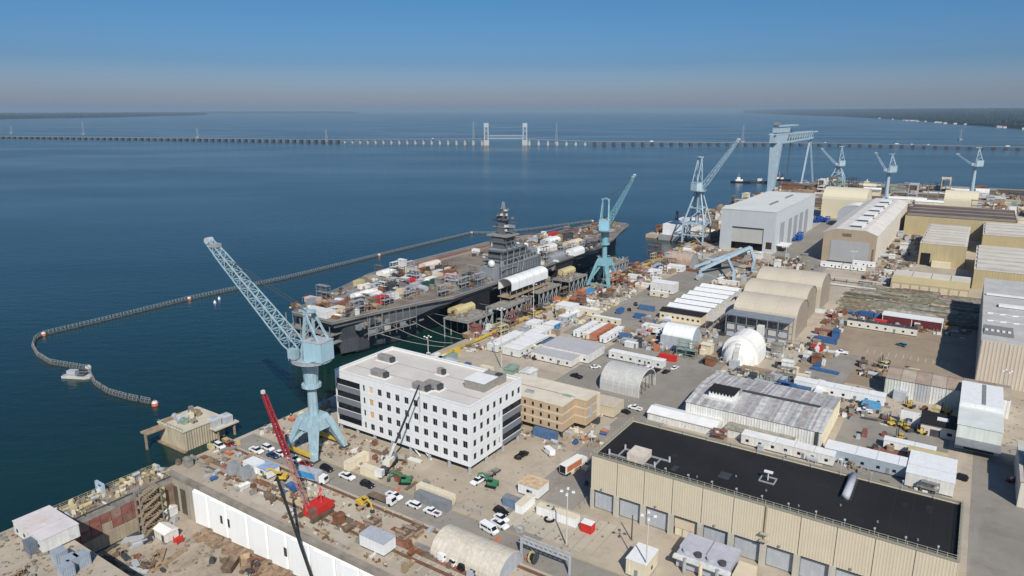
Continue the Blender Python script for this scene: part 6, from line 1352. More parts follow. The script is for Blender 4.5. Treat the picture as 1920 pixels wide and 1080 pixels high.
# seven long roofs
for i in range(7):
    u0, v0 = 351 + i * 10.8, -113
    t = T('barrack_hut', ('long white hut with black roof, nearest of the parallel hut row' if i == 0 else 'long white roofed hut, number %s back from the black roofed one' % ('', 'first', 'second', 'third', 'fourth', 'fifth', 'sixth')[i]).replace('number ', ''), 'hut', u0, v0, group='parallel long huts')
    LU, LV, H = 8.6, 23, 4.6
    MB().box(0, LU, 0, LV, 0, H).build('wall', cream if i == 0 else white2, t)
    MB().extr([(-.4, H), (LU + .4, H), (LU / 2, H + 1.3)], -.3, LV + .3, 'y').build('roof', black if i == 0 else white, t)
    for q in range(8): MB().box(-.07, -.003, 1 + q * 2.8, 2.2 + q * 2.8, 1.6, 2.6).build('window', glass, t)
t = T('covered_walkway', 'long pale roofed walkway running back from the white vault', 'walkway', 343, -104)
MB().box(0, 62, 0, 4.2, 5.6, 6.0).build('roof', M('walk_roof', (.52, .47, .40), .8, .1, .2), t); MB().box(60, 72, -8, 4.2, 6.2, 6.6).build('roof_spur', M('walk_roof', (.52, .47, .40)), t)
for i in range(11):
    for y in (.2, 4.0): MB().beam((.3 + i * 6, y, 0), (.3 + i * 6, y, 5.6), .3).build('post', midgrey, t)
t = T('pipe_rack', 'tangled grey pipe rack between the walkway and the vaulted shelters', 'rack', 350, -99.5)
random.seed(3)
for i in range(10):
    MB().beam((i * 6, -3, 0), (i * 6, -3, 7), .3).beam((i * 6, 3, 0), (i * 6, 3, 7), .3).beam((i * 6, -3, 6.8), (i * 6, 3, 6.8), .3).build('trestle', steel, t)
for i in range(9): MB().tube((random.uniform(-3, 4), -2.6 + i * .65, random.choice((2.8, 4.6, 7.0))), (random.uniform(45, 57), -2.6 + i * .65, random.choice((2.8, 4.6, 7.0))), .28, n=8).build('pipe', random.choice((palegrey, galv, steel, rust, midgrey)), t)
cabin((1262, 553), 15, 9, 6.2, 'two-storey white cabin block beside the material yard', white2, 'site_cabin', 'cabin'); cabin((1250, 560), 11, 3.2, 3.4, 'tan cabin in front of the two-storey white block', cream, 'site_cabin', 'cabin')
cabin((1278, 512), 13, 8, 4.0, 'white cabin beside the striped barrel hut', white2, 'site_cabin', 'cabin'); cabin((1235, 517), 8, 6, 3.2, 'small white cabin near the quay crane', white2, 'site_cabin', 'cabin')
cabin((1150, 785), 9.5, 9, 4.2, 'cream windowless shed between the vault and the tan block', M('cream_shed', (.56, .47, .33), .75, .08, .3, streak=.1), 'storage_shed', 'shed', roof=M('cream_shed_roof', (.50, .43, .33), .8, .08), win=False)
# lots on the inland side
cabin((1718, 632), 32, 4, 3.8, 'long pale office trailer in the brown lot', M('trailer_cream', (.62, .59, .52), .7, .06), roof=darkgrey)
t = T('open_canopy', 'white edged canopy with maroon side behind the long pale trailer', 'canopy', *G(1766, 622)); MB().box(0, 8, 0, 28, 4.4, 5.0).build('roof', white, t); MB().box(.4, .6, .4, 27.6, .5, 4.3).build('side_curtain', maroon, t)
for y in (.3, 14, 27.6): MB().beam((.3, y, 0), (.3, y, 4.4), .3).build('post', white, t); MB().beam((7.6, y, 0), (7.6, y, 4.4), .3).build('post', white, t)
cabin((1657, 764), 33, 5, 4.0, 'long white trailer beside the blue tarp and white pickup', white)
t = T('blue_tarp_load', 'bright blue tarp covered load beside the long white trailer', 'load', *G(1650, 772)); MB().prism([(0, 0), (5, 0), (5, 7), (0, 7)], 0, 2.2, [(.5, .4), (4.2, .6), (4.4, 6.2), (.7, 6.5)]).build('tarp', M('tarp_blue', (.09, .27, .44), .7, .2, .8), t); MB().box(-.3, 5.3, -.3, 7.3, 0, .3).build('pallet', timber, t)
t = T('weathered_long_shed', 'long low shed with rusty tan roof and white patched walls', 'shed', 300, 20)
LU, LV, H = 16, 41, 7.5
for i in range(8): wavx(MB(), LV / 8 - .2, 0, 0, H, .9, .1, i * LV / 8).build('wall_panel', (white2, M('shed_grey', (.42, .42, .42), .8, .12, .3, streak=.3), white2, M('shed_greenish', (.55, .57, .50), .8, .1, .3, streak=.25))[i % 4], t)
MB().box(.06, LU, 0, LV, 0, H).build('wall_core', white2, t)
for i in range(8):
    MB().add([(-.4, i * LV / 8, H), (-.4, (i + 1) * LV / 8 - .1, H), (8, (i + 1) * LV / 8 - .1, H + 1.8), (8, i * LV / 8, H + 1.8), (16.4, (i + 1) * LV / 8 - .1, H), (16.4, i * LV / 8, H)], [(0, 3, 2, 1), (3, 5, 4, 2)]).build('roof_sheet', (M('shed_roof_tan', (.36, .30, .23), .85, .2, .2, dirt=.5), M('shed_roof_rosy', (.33, .25, .19), .85, .2, .2, dirt=.5))[i % 2], t)
for y in (2, 9, 33): MB().box(-2.8, -.1, y, y + 4.5, 0, 3.4).build('lean_to', palegrey, t)
t = T('white_workshop', 'white workshop with dark roof slot beside the black roofed hut', 'building', 263, 17)
LU, LV, H = 42, 12.5, 8.5
MB().box(0, LU, 0, LV, 0, H).build('wall', M('whitegreen_wall', (.66, .69, .62), .7, .06, .2, streak=.15), t)
MB().box(18, LU, -.2, LV + .2, H, H + 1.6).build('roof', white, t); MB().box(-.2, 18, -.2, LV + .2, H, H + .2).build('lower_roof', M('whitegrey_roof', (.60, .62, .58), .7, .08, .2), t); MB().box(19, 41, 5, 6.2, H + 1.6, H + 1.75).build('roof_slot', midgrey, t)
MB().box(-.15, -.003, 1.5, 10, .3, 3.4).build('shutter', darkgrey, t); MB().box(-6, -.1, 0, LV, 3.6, 4.0).build('awning', midgrey, t)
t = T('striped_roof_shop', 'pale building with red brown striped roof at the picture edge', 'building', 230, 55)
MB().box(0, 30, 0, 34, 0, 8).build('wall', M('shop_wall', (.60, .56, .47), .75, .07, .2, streak=.12), t); MB().box(-.3, 30.3, -.3, 34.3, 8, 8.4).build('roof', M('roof_grey_cream', (.45, .42, .37)), t)
for i in range(16): MB().box(.5, 14, .6 + i * 2.1, 1.6 + i * 2.1, 8.4, 8.7).build('roof_stripe', M('stripe_red', (.26, .10, .08), .8, .15), t)
MB().box(10, 20, 22, 33, 8.8, 10.5).build('roof_house', white, t)
t = T('black_roof_hut', 'small pale hut with black roof and white hatch among the forklifts', 'hut', *G(1793, 828)); MB().box(0, 11, 0, 11, 0, 4.2).build('wall', M('hut_pink', (.60, .54, .48), .75, .08), t); MB().box(-.5, 11.5, -.5, 11.5, 4.2, 4.7).build('roof', black, t); MB().box(4, 6.5, 3, 6.5, 4.7, 5.1).build('roof_hatch', white, t); MB().box(-.08, -.003, 5, 8, 0, 2.6).build('door', darkgrey, t); MB().box(-.08, -.003, 1.5, 3, 1.3, 2.4).build('window', glass, t)
cabin((1561, 876), 29, 4.5, 3.6, 'long white trailer directly behind the black roof parapet', white2); cabin((1722, 905), 27, 6.5, 4.2, 'long white roofed trailer with blue grey side behind the black roof', M('blue_grey_side', (.30, .35, .40), .7, .08), roof=white); cabin((1786, 934), 12.5, 17, 4.6, 'white flat roofed shed behind the right end of the black roof', white2, 'storage_shed', 'shed', roof=white)
cabin((1752, 862), 15, 3.5, 3.0, 'low white trailer with black top edge beside the red mat', white, roof=white); cabin((1774, 882), 11, 4.5, 3.6, 'pale yellow topped trailer beside the red mat', cream, roof=paleyel)
t = T('red_mat', 'dull red surfaced pad between the trailers', 'pad', *G(1752, 880)); MB().box(0, 7, 0, 16, .03, .2).build('pad', redb, t); MB().box(0, .4, 0, 16, .2, .5).build('kerb', concrete, t)
t = T('low_white_roof', 'long low white roof along the front of the weathered warehouse', 'shed', *G(1340, 818)); MB().box(0, 8, 0, 25, 0, 2.8).build('wall', white2, t); MB().extr([(-.4, 2.8), (8.4, 2.8), (8.4, 3.1), (4, 4.2), (-.4, 3.1)], -.3, 25.3, 'y').build('roof', roofwhite, t)
for px, py, lb in ((1745, 800, 'white upright screen behind the yellow forklifts'), (1722, 790, 'white upright screen farther from the black roofed hut')):
    t = T('white_screen', lb, 'screen', *G(px, py + 8)); MB().box(0, .5, 0, 6, .3, 4.6).build('sheet', white, t); MB().box(.5, 2.5, .2, .5, 0, .4).build('foot', galv, t); MB().box(.5, 2.5, 5.5, 5.8, 0, .4).build('foot', galv, t)
# containers
for nr, lb, m, ax, L_, tp in (((1108, 1003), 'small red box with white top on the dirt apron', red, 'v', 3.2, white), ((1266, 680), 'big red box in front of the white vault', red, 'v', 8, None), ((1282, 627), 'red box behind the white vault', red, 'v', 7, None),
    ((1568, 647), 'blue container in the brown lot beside the red stack', blue, 'v', 10, None), ((1566, 632), 'red container above the blue one in the brown lot', redb, 'v', 10, None), ((1545, 588), 'white and green roofed container near the stock yard', white2, 'v', 9, palegreen),
    ((655, 884), 'cream container standing end on beside the crane leg', cream, 'u', 9, None), ((706, 900), 'cream white container beside the black suv', cream, 'v', 7, None), ((838, 962), 'long grey container on the dock road', midgrey, 'v', 12, None), ((845, 949), 'long cream container behind the grey one', cream, 'v', 13, None),
    ((967, 956), 'blue grey container with dark roof beside the white huts', M('blue_grey_box', (.13, .19, .28)), 'v', 4.6, midgrey), ((979, 965), 'narrow white container beside the blue grey one', white, 'u', 7, cream), ((1079, 990), 'long low white container beside the lamp post', white, 'v', 12.5, cream),
    ((1040, 828), 'blue skip container beside the tan block', M('worn_blue', (.07, .13, .24)), 'v', 9, None), ((958, 590), 'blue box under the carrier trestle', blue, 'v', 5, None), ((1095, 556), 'bright blue container on the carrier quay', skyblue, 'u', 14, None), ((1208, 600), 'blue crate by the quay crossroads', blue, 'v', 6, None),
    ((1162, 590), 'blue container end on near the quay crossroads', blue, 'u', 6, None), ((1225, 585), 'dark blue container beside the quay crossroads', M('worn_blue', (.07, .13, .24)), 'v', 9, None), ((1540, 660), 'red crate near the white pickup in the brown lot', red, 'v', 4, None)):
    container(nr, lb, m, ax, L_, 2.7, top=tp)
cabin((1009, 938), 7.0, 6, 3.4, 'white hut with rusty patched roof near the blue grey container', white, 'site_cabin', 'cabin', roof=M('rusty_cream_roof', (.55, .40, .25), .85, .3, .6, dirt=.5, dcol=(.3, .14, .06)))
cabin((1210, 1092), 5.2, 7.5, 4.6, 'white hut with pale roof at the foot of the lamp post', cream, 'site_cabin', 'cabin', roof=white)
cabin((478, 893), 5.5, 4, 3.4, 'white site cabin at the dock edge beside the grey tarps', white, 'site_cabin', 'cabin', roof=white); cabin((503, 900), 6, 4.4, 2.8, 'white site cabin with blue striped roof at the dock edge', white, 'site_cabin', 'cabin', roof=M('blue_grey_roof', (.28, .36, .50), .6, .2))
cabin((720, 1045), 8.5, 4.5, 3.6, 'white hut with grey roof beside the timber cribs', white, 'site_cabin', 'cabin', roof=palegrey, win=False)
for px, py, lb in ((438, 895, 'tall grey tarp wrapped load at the dock edge'), ((462), 905, 'lower grey tarp wrapped drum at the dock edge')):
    t = T('tarped_load', lb, 'load', *G(px, py)); MB().prism([(0, 0), (4, .4), (4.4, 4), (.2, 4.6)], .2, 3.6, [(.8, .9), (3.2, 1.0), (3.6, 3.4), (1.0, 3.6)]).build('tarp', M('tarp_grey', (.26, .27, .28), .8, .2, .6), t); MB().box(-.2, 4.5, -.2, 4.7, 0, .25).build('pallet', timber, t)
# pier on the left of the dock
cabin((82, 1040), 16, 9, 4.0, 'large white hut with part rusty roof on the pier beside the dock', white2, 'pier_hut', 'hut', roof=M('pier_roof', (.62, .57, .55), .8, .1, .2, dirt=.5, dcol=(.45, .25, .12)))
for i, (px, py, w_) in enumerate(((108, 1062, 3.2), (130, 1075, 3.4), (150, 1068, 3.0), (58, 1042, 3.6), (120, 1090, 3.0))):
    container((px, py), ('pale blue grey cabinet beside the pier hut', 'blue grey cabinet, front one in the cluster on the pier', 'blue grey cabinet at the dock edge of the pier', 'slate grey machine box behind the pier hut', 'lowest blue grey cabinet at the bottom edge on the pier')[i], M('cabinet_blue_grey', (.30, .34, .38), .6, .15, .6) if i != 3 else M('slate', (.13, .15, .18)), 'v', w_, 3.2, W_=2.8)
t = T('navigation_frame', 'pale blue box frame standing on the dock gate walkway', 'frame', *G(196, 927)); 
for a, b_ in (((0, 0, 0), (0, 0, 3.2)), ((0, 4, 0), (0, 4, 3.2)), ((0, 0, 3.1), (0, 4, 3.1)), ((0, 0, 1.2), (0, 4, 1.2))): MB().beam(a, b_, .6).build('member', M('frame_blue', (.38, .46, .52)), t)
# ================================================================ lamp posts and poles
def lamp(px, py, h, label, arms=4, grp='yard lamp posts'):
    t = T('lamp_post', label, 'lamp post', *G(px, py), group=grp)
    MB().tube((0, 0, 0), (0, 0, h), .22, .13, 8).build('pole', M('pole_pale', (.50, .48, .42), .6, .06), t); MB().cbox((0, 0, 0), (1.0, 1.0, .5)).build('footing', concrete, t)
    for i in range(arms):
        a = 2 * math.pi * i / arms + .4; o = MB().beam((0, 0, h - .2), (1.3 * math.cos(a), 1.3 * math.sin(a), h), .1).build('arm', midgrey, t); MB().cbox((1.5 * math.cos(a), 1.5 * math.sin(a), h - .15), (.8, .6, .35), a).build('lamp_head', white, o)
for px, py, h, lb in ((1062, 1024, 15.8, 'tall four headed lamp post beside the low white container'), (1210, 1088, 17.5, 'tall four headed lamp post beside the white hut'), (803, 664, 8.5, 'lamp post at the quay edge behind the office block'), (940, 690, 27, 'very tall thin mast rising between the white office trailers'), (1470, 510, 18, 'lamp post before the tan gabled hall'), (1597, 508, 14, 'lamp post before the grey door of the tan hall'), (1440, 505, 12, 'lamp post before the assembly hall'), (1575, 345, 40, 'thin far mast beside the cream arched shed'), (1000, 600, 20, 'thin mast on the carrier quay'), (1315, 452, 16, 'lamp post beyond the accommodation barge'), (1665, 350, 30, 'thin far mast near the slim crane'), (1880, 745, 11, 'lamp post before the ribbed block')):
    lamp(px, py, h, lb)
t = T('timber_pole', 'short dark timber pole standing on the dirt before the roller doors', 'pole', *G(1184, 1013)); MB().tube((0, 0, 0), (0, 0, 7.4), .2, .15, 8).build('pole', M('pole_dark', (.06, .05, .04)), t); MB().cbox((0, 0, 0), (.8, .8, .25)).build('footing', concrete, t)
# pipe gate on the apron
t = T('pipe_gate', 'grey truss pipe gate standing across the dirt apron', 'gate', *G(1068, 1078))
for y in (0, 14): MB().beam((0, y, 0), (0, y, 5.0), .5).build('post', palegrey, t)
mb = MB().beam((0, -.3, 5.0), (0, 14.3, 5.0), .3).beam((1.2, -.3, 5.0), (1.2, 14.3, 5.0), .3).beam((0, 0, 4.0), (0, 14, 4.0), .3)
for i in range(10): mb.beam((0, i * 1.4, 5.0), (1.2, i * 1.4 + .7, 5.0), .15).beam((0, i * 1.4, 4.0), (0, i * 1.4 + 1.4, 5.0), .15)
mb.build('truss', palegrey, t)
# compressor plant at the bottom edge
t = T('compressor_plant', 'lavender grey compressor plant with fans before the roller doors', 'machine', *G(1365, 1098)); lav = M('lavender_grey', (.40, .40, .45), .6, .1, .5)
MB().box(0, 9, 0, 13, .4, 4.2).build('casing', lav, t); MB().box(2.5, 9.2, -.2, 13.2, 4.2, 4.5).build('roof', lav, t); MB().box(2.4, 9.3, 6.3, 6.5, 4.5, 4.62).build('roof_seam', midgrey, t); MB().box(-1.5, -.05, -.5, 13.5, 3.3, 3.9).build('front_beam', white2, t)
for i in range(4): MB().tube((1.2, 2 + i * 3, 4.2), (1.2, 2 + i * 3, 5.0), .9, .9, 12).build('fan_drum', (darkgrey, palegrey)[i % 2], t)
for i in range(3): MB().tube((-1.2, 2.5 + i * 4, .2), (-1.2, 2.5 + i * 4, 4), .5, .5, 10).build('silencer', (galv, tanband)[i % 2], t)
MB().box(-.5, 6, -5, -.8, .3, 3.6).build('side_unit', tanband, t)
# ================================================================ carrier quay: trestles, gangways, yellow rail
qr = T('quay_guard_rail', 'long yellow guard rail running along the carrier quay', 'rail', 222, -195.5)
for i in range(18): MB().box(i * 20 + .2, i * 20 + 19.6, -.7, .7, .7, 1.5).build('rail_section', (yellow, M('mustard', (.42, .31, .09), .8, .2))[i % 2], qr)
for i in range(36): MB().box(i * 10 + .1, i * 10 + .5, -.5, .5, 0, .7).build('foot', steel, qr)
MB().box(19, 25, -3.2, -.9, 0, 2.6).build('rail_cabinet', yellow, qr)
def trestle(u, v, LU, LV, z, label, m=M('stage_grey', (.25, .235, .205), .85, .3, .3, dirt=.5), z0=-3):
    t = T('access_trestle', label, 'platform', u, v, z0); h = z - z0
    MB().box(0, LU, 0, LV, h - .7, h).build('deck', m, t)
    for i in range(int(LU / 5) + 1):
        for y in (.4, LV - .4):
            MB().beam((.4 + i * (LU - .8) / max(1, int(LU / 5)), y, 0), (.4 + i * (LU - .8) / max(1, int(LU / 5)), y, h - .7), .45).build('leg', galv, t)
    for i in range(int(LU / 5)):
        a = .4 + i * (LU - .8) / int(LU / 5); b_ = .4 + (i + 1) * (LU - .8) / int(LU / 5); MB().beam((a, .4, .5), (b_, .4, h - 1), .25).build('brace', galv, t); MB().beam((b_, .4, .5), (a, .4, h - 1), .25).build('brace', galv, t)
    mb = MB().beam((0, .1, h + 1.1), (LU, .1, h + 1.1), .12).beam((.1, 0, h + 1.1), (.1, LU, h + 1.1), .12)
    for i in range(int(LU / 3)): mb.beam((i * 3, .1, h), (i * 3, .1, h + 1.1), .1)
    mb.build('rail', galv, t); return t
trestle(268, -203.5, 22, 16, 7.5, 'grey steel access trestle off the carrier stern quarter'); trestle(298, -203.5, 30, 11, 7, 'long grey access trestle under the carrier island'); trestle(336, -203.5, 26, 12, 8, 'grey access trestle just past the carrier island'); trestle(372, -203.5, 24, 13, 7.5, 'grey access trestle beside the teal crane'); trestle(420, -203.5, 40, 11, 6, 'low access trestle beyond the teal crane')
for i, (u, v, z, m, lb) in enumerate(((276, -216, 7.5, paleyel, 'yellow tarp tent on the stern access trestle'), (350, -213, 8, M('khaki_tarp', (.24, .20, .14)), 'khaki tarp tent on the trestle past the island'), (384, -214, 7.5, paleyel, 'pale yellow tarp tent on the trestle beside the teal crane'))):
    t = T('tarp_tent', lb, 'tent', u, v, z); MB().sheet(arch(7, 1.6, 1.8), 0, 15, 'x', .15).build('cover', m, t); MB().extr(arch(6.6, 1.6, 1.6, x0=.2), .2, .3, 'x').build('end_wall', m, t)
for i, (u, v, z, du, dv) in enumerate(((285, -203, .5, 4, -20), (318, -203, .5, 3, -16), (446, -203, .5, 4, -22))):
    t = T('gangway', ('gangway bridging to the carrier stern quarter', 'gangway bridging to the carrier below the island', 'gangway bridging to the carrier forward side')[i], 'gangway', u, v, z)
    MB().beam((0, 0, 0), (du, -dv, 8), 1.6, .3).build('walk_deck', galv, t)
    for s_ in (-.8, .8): MB().beam((s_, 0, 1.1), (du + s_, -dv, 9.1), .12).build('hand_rail', galv, t)
for i, (a, b_, c) in enumerate((((262, -203, .6), (250, -232, 12), 5), ((268, -203, .6), (262, -232, 13), 6), ((248, -203, .6), (226, -236, 11), 4), ((255, -203, .6), (238, -233, 12), 7))):
    t = T('mooring_line', ('mooring line nearest the stern corner', 'mooring line second from the stern trestle', 'drooping mooring line at the carrier stern', 'mooring line between the two drooping ones')[i], 'rope', a[0], a[1], a[2]); mb = MB(); P_ = []
    for q in range(11): f = q / 10; P_.append((f * (b_[0] - a[0]), -f * (b_[1] - a[1]), f * (b_[2] - a[2]) - c * 4 * f * (1 - f) * .45))
    for p, q in zip(P_, P_[1:]): mb.beam(p, q, .13)
    mb.build('rope', M('rope_pale', (.42, .40, .36), .9, .1), t)
# ================================================================ steel stock yard: rows of plate piles running inland
random.seed(9)
stock = [M('stock_' + q, c, .9, .35, .4, dirt=.4) for q, c in (('brown', (.22, .17, .12)), ('rosy', (.25, .15, .11)), ('grey', (.26, .245, .21)), ('olive', (.21, .22, .15)), ('pale', (.40, .37, .31)), ('umber', (.13, .10, .075)))]
sname = ('brown', 'rosy brown', 'grey', 'olive', 'pale', 'dark umber')
for r_ in range(20):
    u = 422 + r_ * 3.7; v = -62 + random.uniform(0, 6)
    qr_ = random.choices(range(6), (4, 2, 4, 2, 1, 3))[0]
    while v < 2 + (12 if r_ > 7 else 0):
        L_ = random.uniform(11, 26); q = qr_ if random.random() < .65 else random.choices(range(6), (4, 2, 4, 2, 1, 3))[0]
        t = T('steel_stock_pile', '%s steel stock pile in %s of the stock yard' % (sname[q], 'the rows nearest the lots' if r_ < 7 else ('the middle rows' if r_ < 13 else 'the rows nearest the sheds')), 'stock pile', u, v + L_, group='piles in the steel stock yard')
        hh = random.uniform(.6, 1.7); MB().box(0, random.uniform(1.1, 1.8), 0, L_ - .6, .25, hh).build('plates', stock[q], t); MB().box(.2, .9, .1, L_ * .8, hh, hh + .3).build('upper_plates', random.choice(stock), t)
        for y in (.8, L_ - 1.8): MB().box(-.1, 2.0, y, y + .3, 0, .25).build('bearer', timber, t)
        v += L_ + random.uniform(.3, 3)
for i in range(3):
    cabin(((1580, 505), (1622, 510), (1640, 503))[i], 15, 4, 3.6, ('white trailer before the tan hall door, water end', 'white trailer before the tan hall door, inland end', 'white trailer behind the pair before the tan hall')[i], white)
t = T('long_girder', 'long pale girder on low supports along the stock yard edge', 'girder', 497, -42)
MB().box(0, 1.4, 0, 62, 2.2, 3.0).build('beam', M('girder_pale', (.50, .46, .38), .8, .1), t)
for i in range(9): MB().box(.2, 1.2, i * 7.4 + .5, i * 7.4 + 1.1, 0, 2.2).build('support', rust, t)
t = T('long_girder', 'white girder lying across the stock yard', 'girder', 484, -46); MB().box(0, 1, 0, 34, .6, 1.3).build('beam', white2, t)
for i in range(4): MB().box(0, 1, i * 10 + 1, i * 10 + 1.6, 0, .6).build('support', timber, t)
# blue staging heaps by the halls
for i, (px, py, lb) in enumerate(((1500, 455, 'heap of bright blue staging frames beside the assembly hall'), (1553, 420, 'heap of bright blue staging frames before the hooped shed'), (1565, 395, 'yellow staging frames between the far sheds'))):
    t = T('staging_heap', lb, 'staging', *G(px, py)); random.seed(40 + i); m_ = yellow if i == 2 else M('staging_blue', (.02, .09, .36), .5, .2)
    for q in range(16):
        x, y = random.uniform(0, 16), random.uniform(0, 13); L_, w_, h_ = random.uniform(3, 6), random.uniform(2, 4), random.uniform(2, 7)
        mb = MB()
        for a in (0, L_):
            for b_ in (0, w_): mb.beam((x + a, y + b_, 0), (x + a, y + b_, h_), .5)
        mb.box(x, x + L_, y, y + w_, h_ * .5, h_ * .5 + .5).box(x, x + L_, y, y + w_, h_ - .5, h_).build('staging_frame', m_, t)
# timber cribs and barriers in the foreground
for i, (px, py, lb) in enumerate(((760, 1020, 'square timber crib stack beside the white hut'), (780, 1012, 'second timber crib stack beside the road'), (700, 1000, 'weathered trestle frame beside the timber cribs'))):
    t = T('timber_crib', lb, 'timber', *G(px, py))
    for q in range(6):
        for b_ in (0, 2.6):
            (MB().box(0, 3.4, b_, b_ + .5, q * .55, q * .55 + .5) if q % 2 == 0 else MB().box(b_, b_ + .5, 0, 3.4, q * .55, q * .55 + .5)).build('baulk', (timber, brown, M('timber_pink', (.36, .26, .20), .9, .2))[q % 3], t)
for i, (px, py, lb) in enumerate(((925, 1020, 'orange plastic barrier beside the white van'), (928, 1032, 'orange plastic barrier nearest the road edge'), (965, 1045, 'orange barrier behind the ribbed hut'), (985, 1052, 'orange barrier beside the cable drum'), (1032, 858, 'pink orange barrier by the service van'), (1095, 828, 'orange barrier at the corner of the tan block'), (740, 925, 'orange barrier behind the flatbed lorry'))):
    t = T('road_barrier', lb, 'barrier', *G(px, py)); MB().extr([(-.3, 0), (.3, 0), (.12, 1.0), (-.12, 1.0)], 0, 2.6, 'x').build('shell', orange, t); MB().box(.2, 2.4, -.14, .14, .5, .7).build('stripe', white, t)
t = T('cable_drum', 'dark cable drum beside the orange barriers', 'drum', *G(1000, 1055)); MB().tube((0, -.8, 1.5), (0, -.6, 1.5), 1.5, n=16).build('flange', darkgrey, t); MB().tube((0, .6, 1.5), (0, .8, 1.5), 1.5, n=16).build('flange', paleyel, t); MB().tube((0, -.6, 1.5), (0, .6, 1.5), .9, n=14).build('core', rubber, t)
for px, py, lb in ((1030, 975, 'dark tyre lying on the concrete apron'), (975, 993, 'pale ring lying on the concrete apron')):
    t = T('loose_ring', lb, 'tyre', *G(px, py)); mb = MB()
    for q in range(12): a = q * math.pi / 6; b_ = (q + 1) * math.pi / 6; mb.beam((1.3 * math.cos(a), 1.3 * math.sin(a), .25), (1.3 * math.cos(b_), 1.3 * math.sin(b_), .25), .5, .45)
    mb.build('ring', rubber if 'dark' in lb else galv, t)
# ================================================================ things in the dry dock
dz = -13.8
for px, py, L_, lb, m in ((312, 975, 5, 'white tarp hut at the back of the dry dock floor', white2), (312, 1020, 6, 'white container hut with red machine on the dock floor', white2)):
    u, v = G(px, py, dz); t = T('dock_hut', lb, 'hut', u, v, dz); MB().box(0, 4, 0, L_, .2, 3.0).build('wall', m, t); MB().extr([(-.3, 3.0), (4.3, 3.0), (2, 4.0)], -.2, L_ + .2, 'y').build('roof', fabricw, t); MB().box(-.06, -.003, 1, 2.2, .2, 2.2).build('door', darkgrey, t)
u, v = G(333, 1022, dz); t = T('red_winch', 'small red winch frame beside the dock floor hut', 'winch', u, v, dz); MB().box(0, 2, 0, 2, .5, 1.4).build('drum_box', red, t)
for x in (0, 1.8):
    for y in (0, 1.8): MB().beam((x, y, 0), (x, y, 2.2), .2).build('post', red, t)
random.seed(17)
def pit(px, py): return G(px, py, dz)
def pitscatter(n_, x0, x1, y0, y1, kinds, cols, where, group, smax=1.4):
    for i in range(n_):
        u, v = pit(random.uniform(x0, x1), random.uniform(y0, y1))
        if not (75 < u < 105.5): continue
        k_ = random.choice(kinds); cn = random.choice(cols); o = obj(k_, clut(k_, PAL[cn])); s_ = random.uniform(.6, smax); o.scale = (s_, s_, s_); place(o, u, v, dz, random.uniform(0, 6.28)); tag(o, 'small %s %s %s' % (cn, KN[k_][0], where), KN[k_][1], group)
pitscatter(30, 170, 330, 980, 1075, ('pipe_bundle', 'plate_stack', 'crate_stack'), ('tan', 'brown', 'grey', 'dark'), 'among the timber on the dry dock floor', 'loose material on the dock floor')
pitscatter(26, 400, 560, 985, 1078, ('pipe_bundle', 'plate_stack', 'crate_stack', 'tank', 'skip_bin', 'cable_reel'), ('rust brown', 'brown', 'dark', 'grey', 'tan', 'steel grey'), 'in the junk below the white dock panels', 'junk below the white dock panels', 1.6)
def rubble(u0, u1, v0, v1, n_, m, label, z, smin, smax, seed):
    rnd = random.Random(seed); mb = MB()
    for i in range(n_):
        a = rnd.uniform(smin, smax); c = (rnd.uniform(u0, u1), -rnd.uniform(v0, v1), z); rz_ = rnd.uniform(0, 3.1)
        mb.cbox(c, (a, a * rnd.uniform(.3, 1.5), a * rnd.uniform(.2, .6)), rz_)
    o = yard(mb.build('rubble', m)); o['kind'] = 'stuff'; tag(o, label, 'rubble')
rub1 = M('rubble_rusty', (.25, .175, .115), .95, .4, .5, world=True); rub2 = M('rubble_grey', (.22, .19, .155), .95, .4, .5, world=True)
rubble(102.5, 107.0, -182, -60, 1100, rub1, 'rusty brown rubble heaped along the foot of the white dock panels', dz, .4, 1.7, 1)
rubble(76, 103, -196, -60, 500, rub2, 'scattered debris over the dry dock floor', dz, .2, 1.0, 2)
rubble(112, 158, -198, -70, 600, rub2, 'bits of debris strewn over the dockside ground', .03, .1, .55, 3)
rubble(158, 240, -198, -84, 600, M('rubble_pale', (.36, .31, .25), .95, .4, .5, world=True), 'bits of debris strewn round the office block', .03, .1, .6, 4)
rubble(54, 72, -204, -100, 500, rub2, 'debris over the pier beside the dock', .03, .15, .7, 6)
rubble(268, 330, -30, 40, 450, rub2, 'bits of debris strewn over the forklift lot', .03, .15, .7, 7)
# ================================================================ scattered yard gear
random.seed(23)
A2 = ('crate_stack', 'skip_bin', 'generator', 'tank', 'plate_stack', 'tool_hut', 'pipe_bundle', 'cable_reel')
scatter(44, [(74, 107, -206.4, -198.6)], ('crate_stack', 'generator', 'tank', 'pipe_bundle', 'cable_reel'), ('yellow', 'tan', 'white', 'grey', 'cream', 'yellow'), 'on the dock gate walkway', 'gear on the dock gate', .1, None, .4, .7)
scatter(34, [(111, 132, -202, -186), (112, 126, -186, -150)], A2, ('yellow', 'tan', 'brown', 'grey', 'blue', 'steel grey', 'steel grey', 'white', 'orange', 'tan'), 'at the quay corner by the dry dock', 'gear at the quay corner', 0, None, .6, 1.1)
scatter(40, [(140, 200, -202, -192), (142, 156, -168, -128)], A2, ('tan', 'rust brown', 'grey', 'orange', 'brown', 'steel grey', 'cream', 'white', 'red'), 'along the quay beside the office block', 'gear beside the office block', 0, None, .55, 1.0)
scatter(18, [(110, 127, -135, -85)], A2, ('tan', 'steel grey', 'rust brown', 'grey', 'brown'), 'between the crane rails', 'gear between the crane rails', 0, None, .6, 1.1)
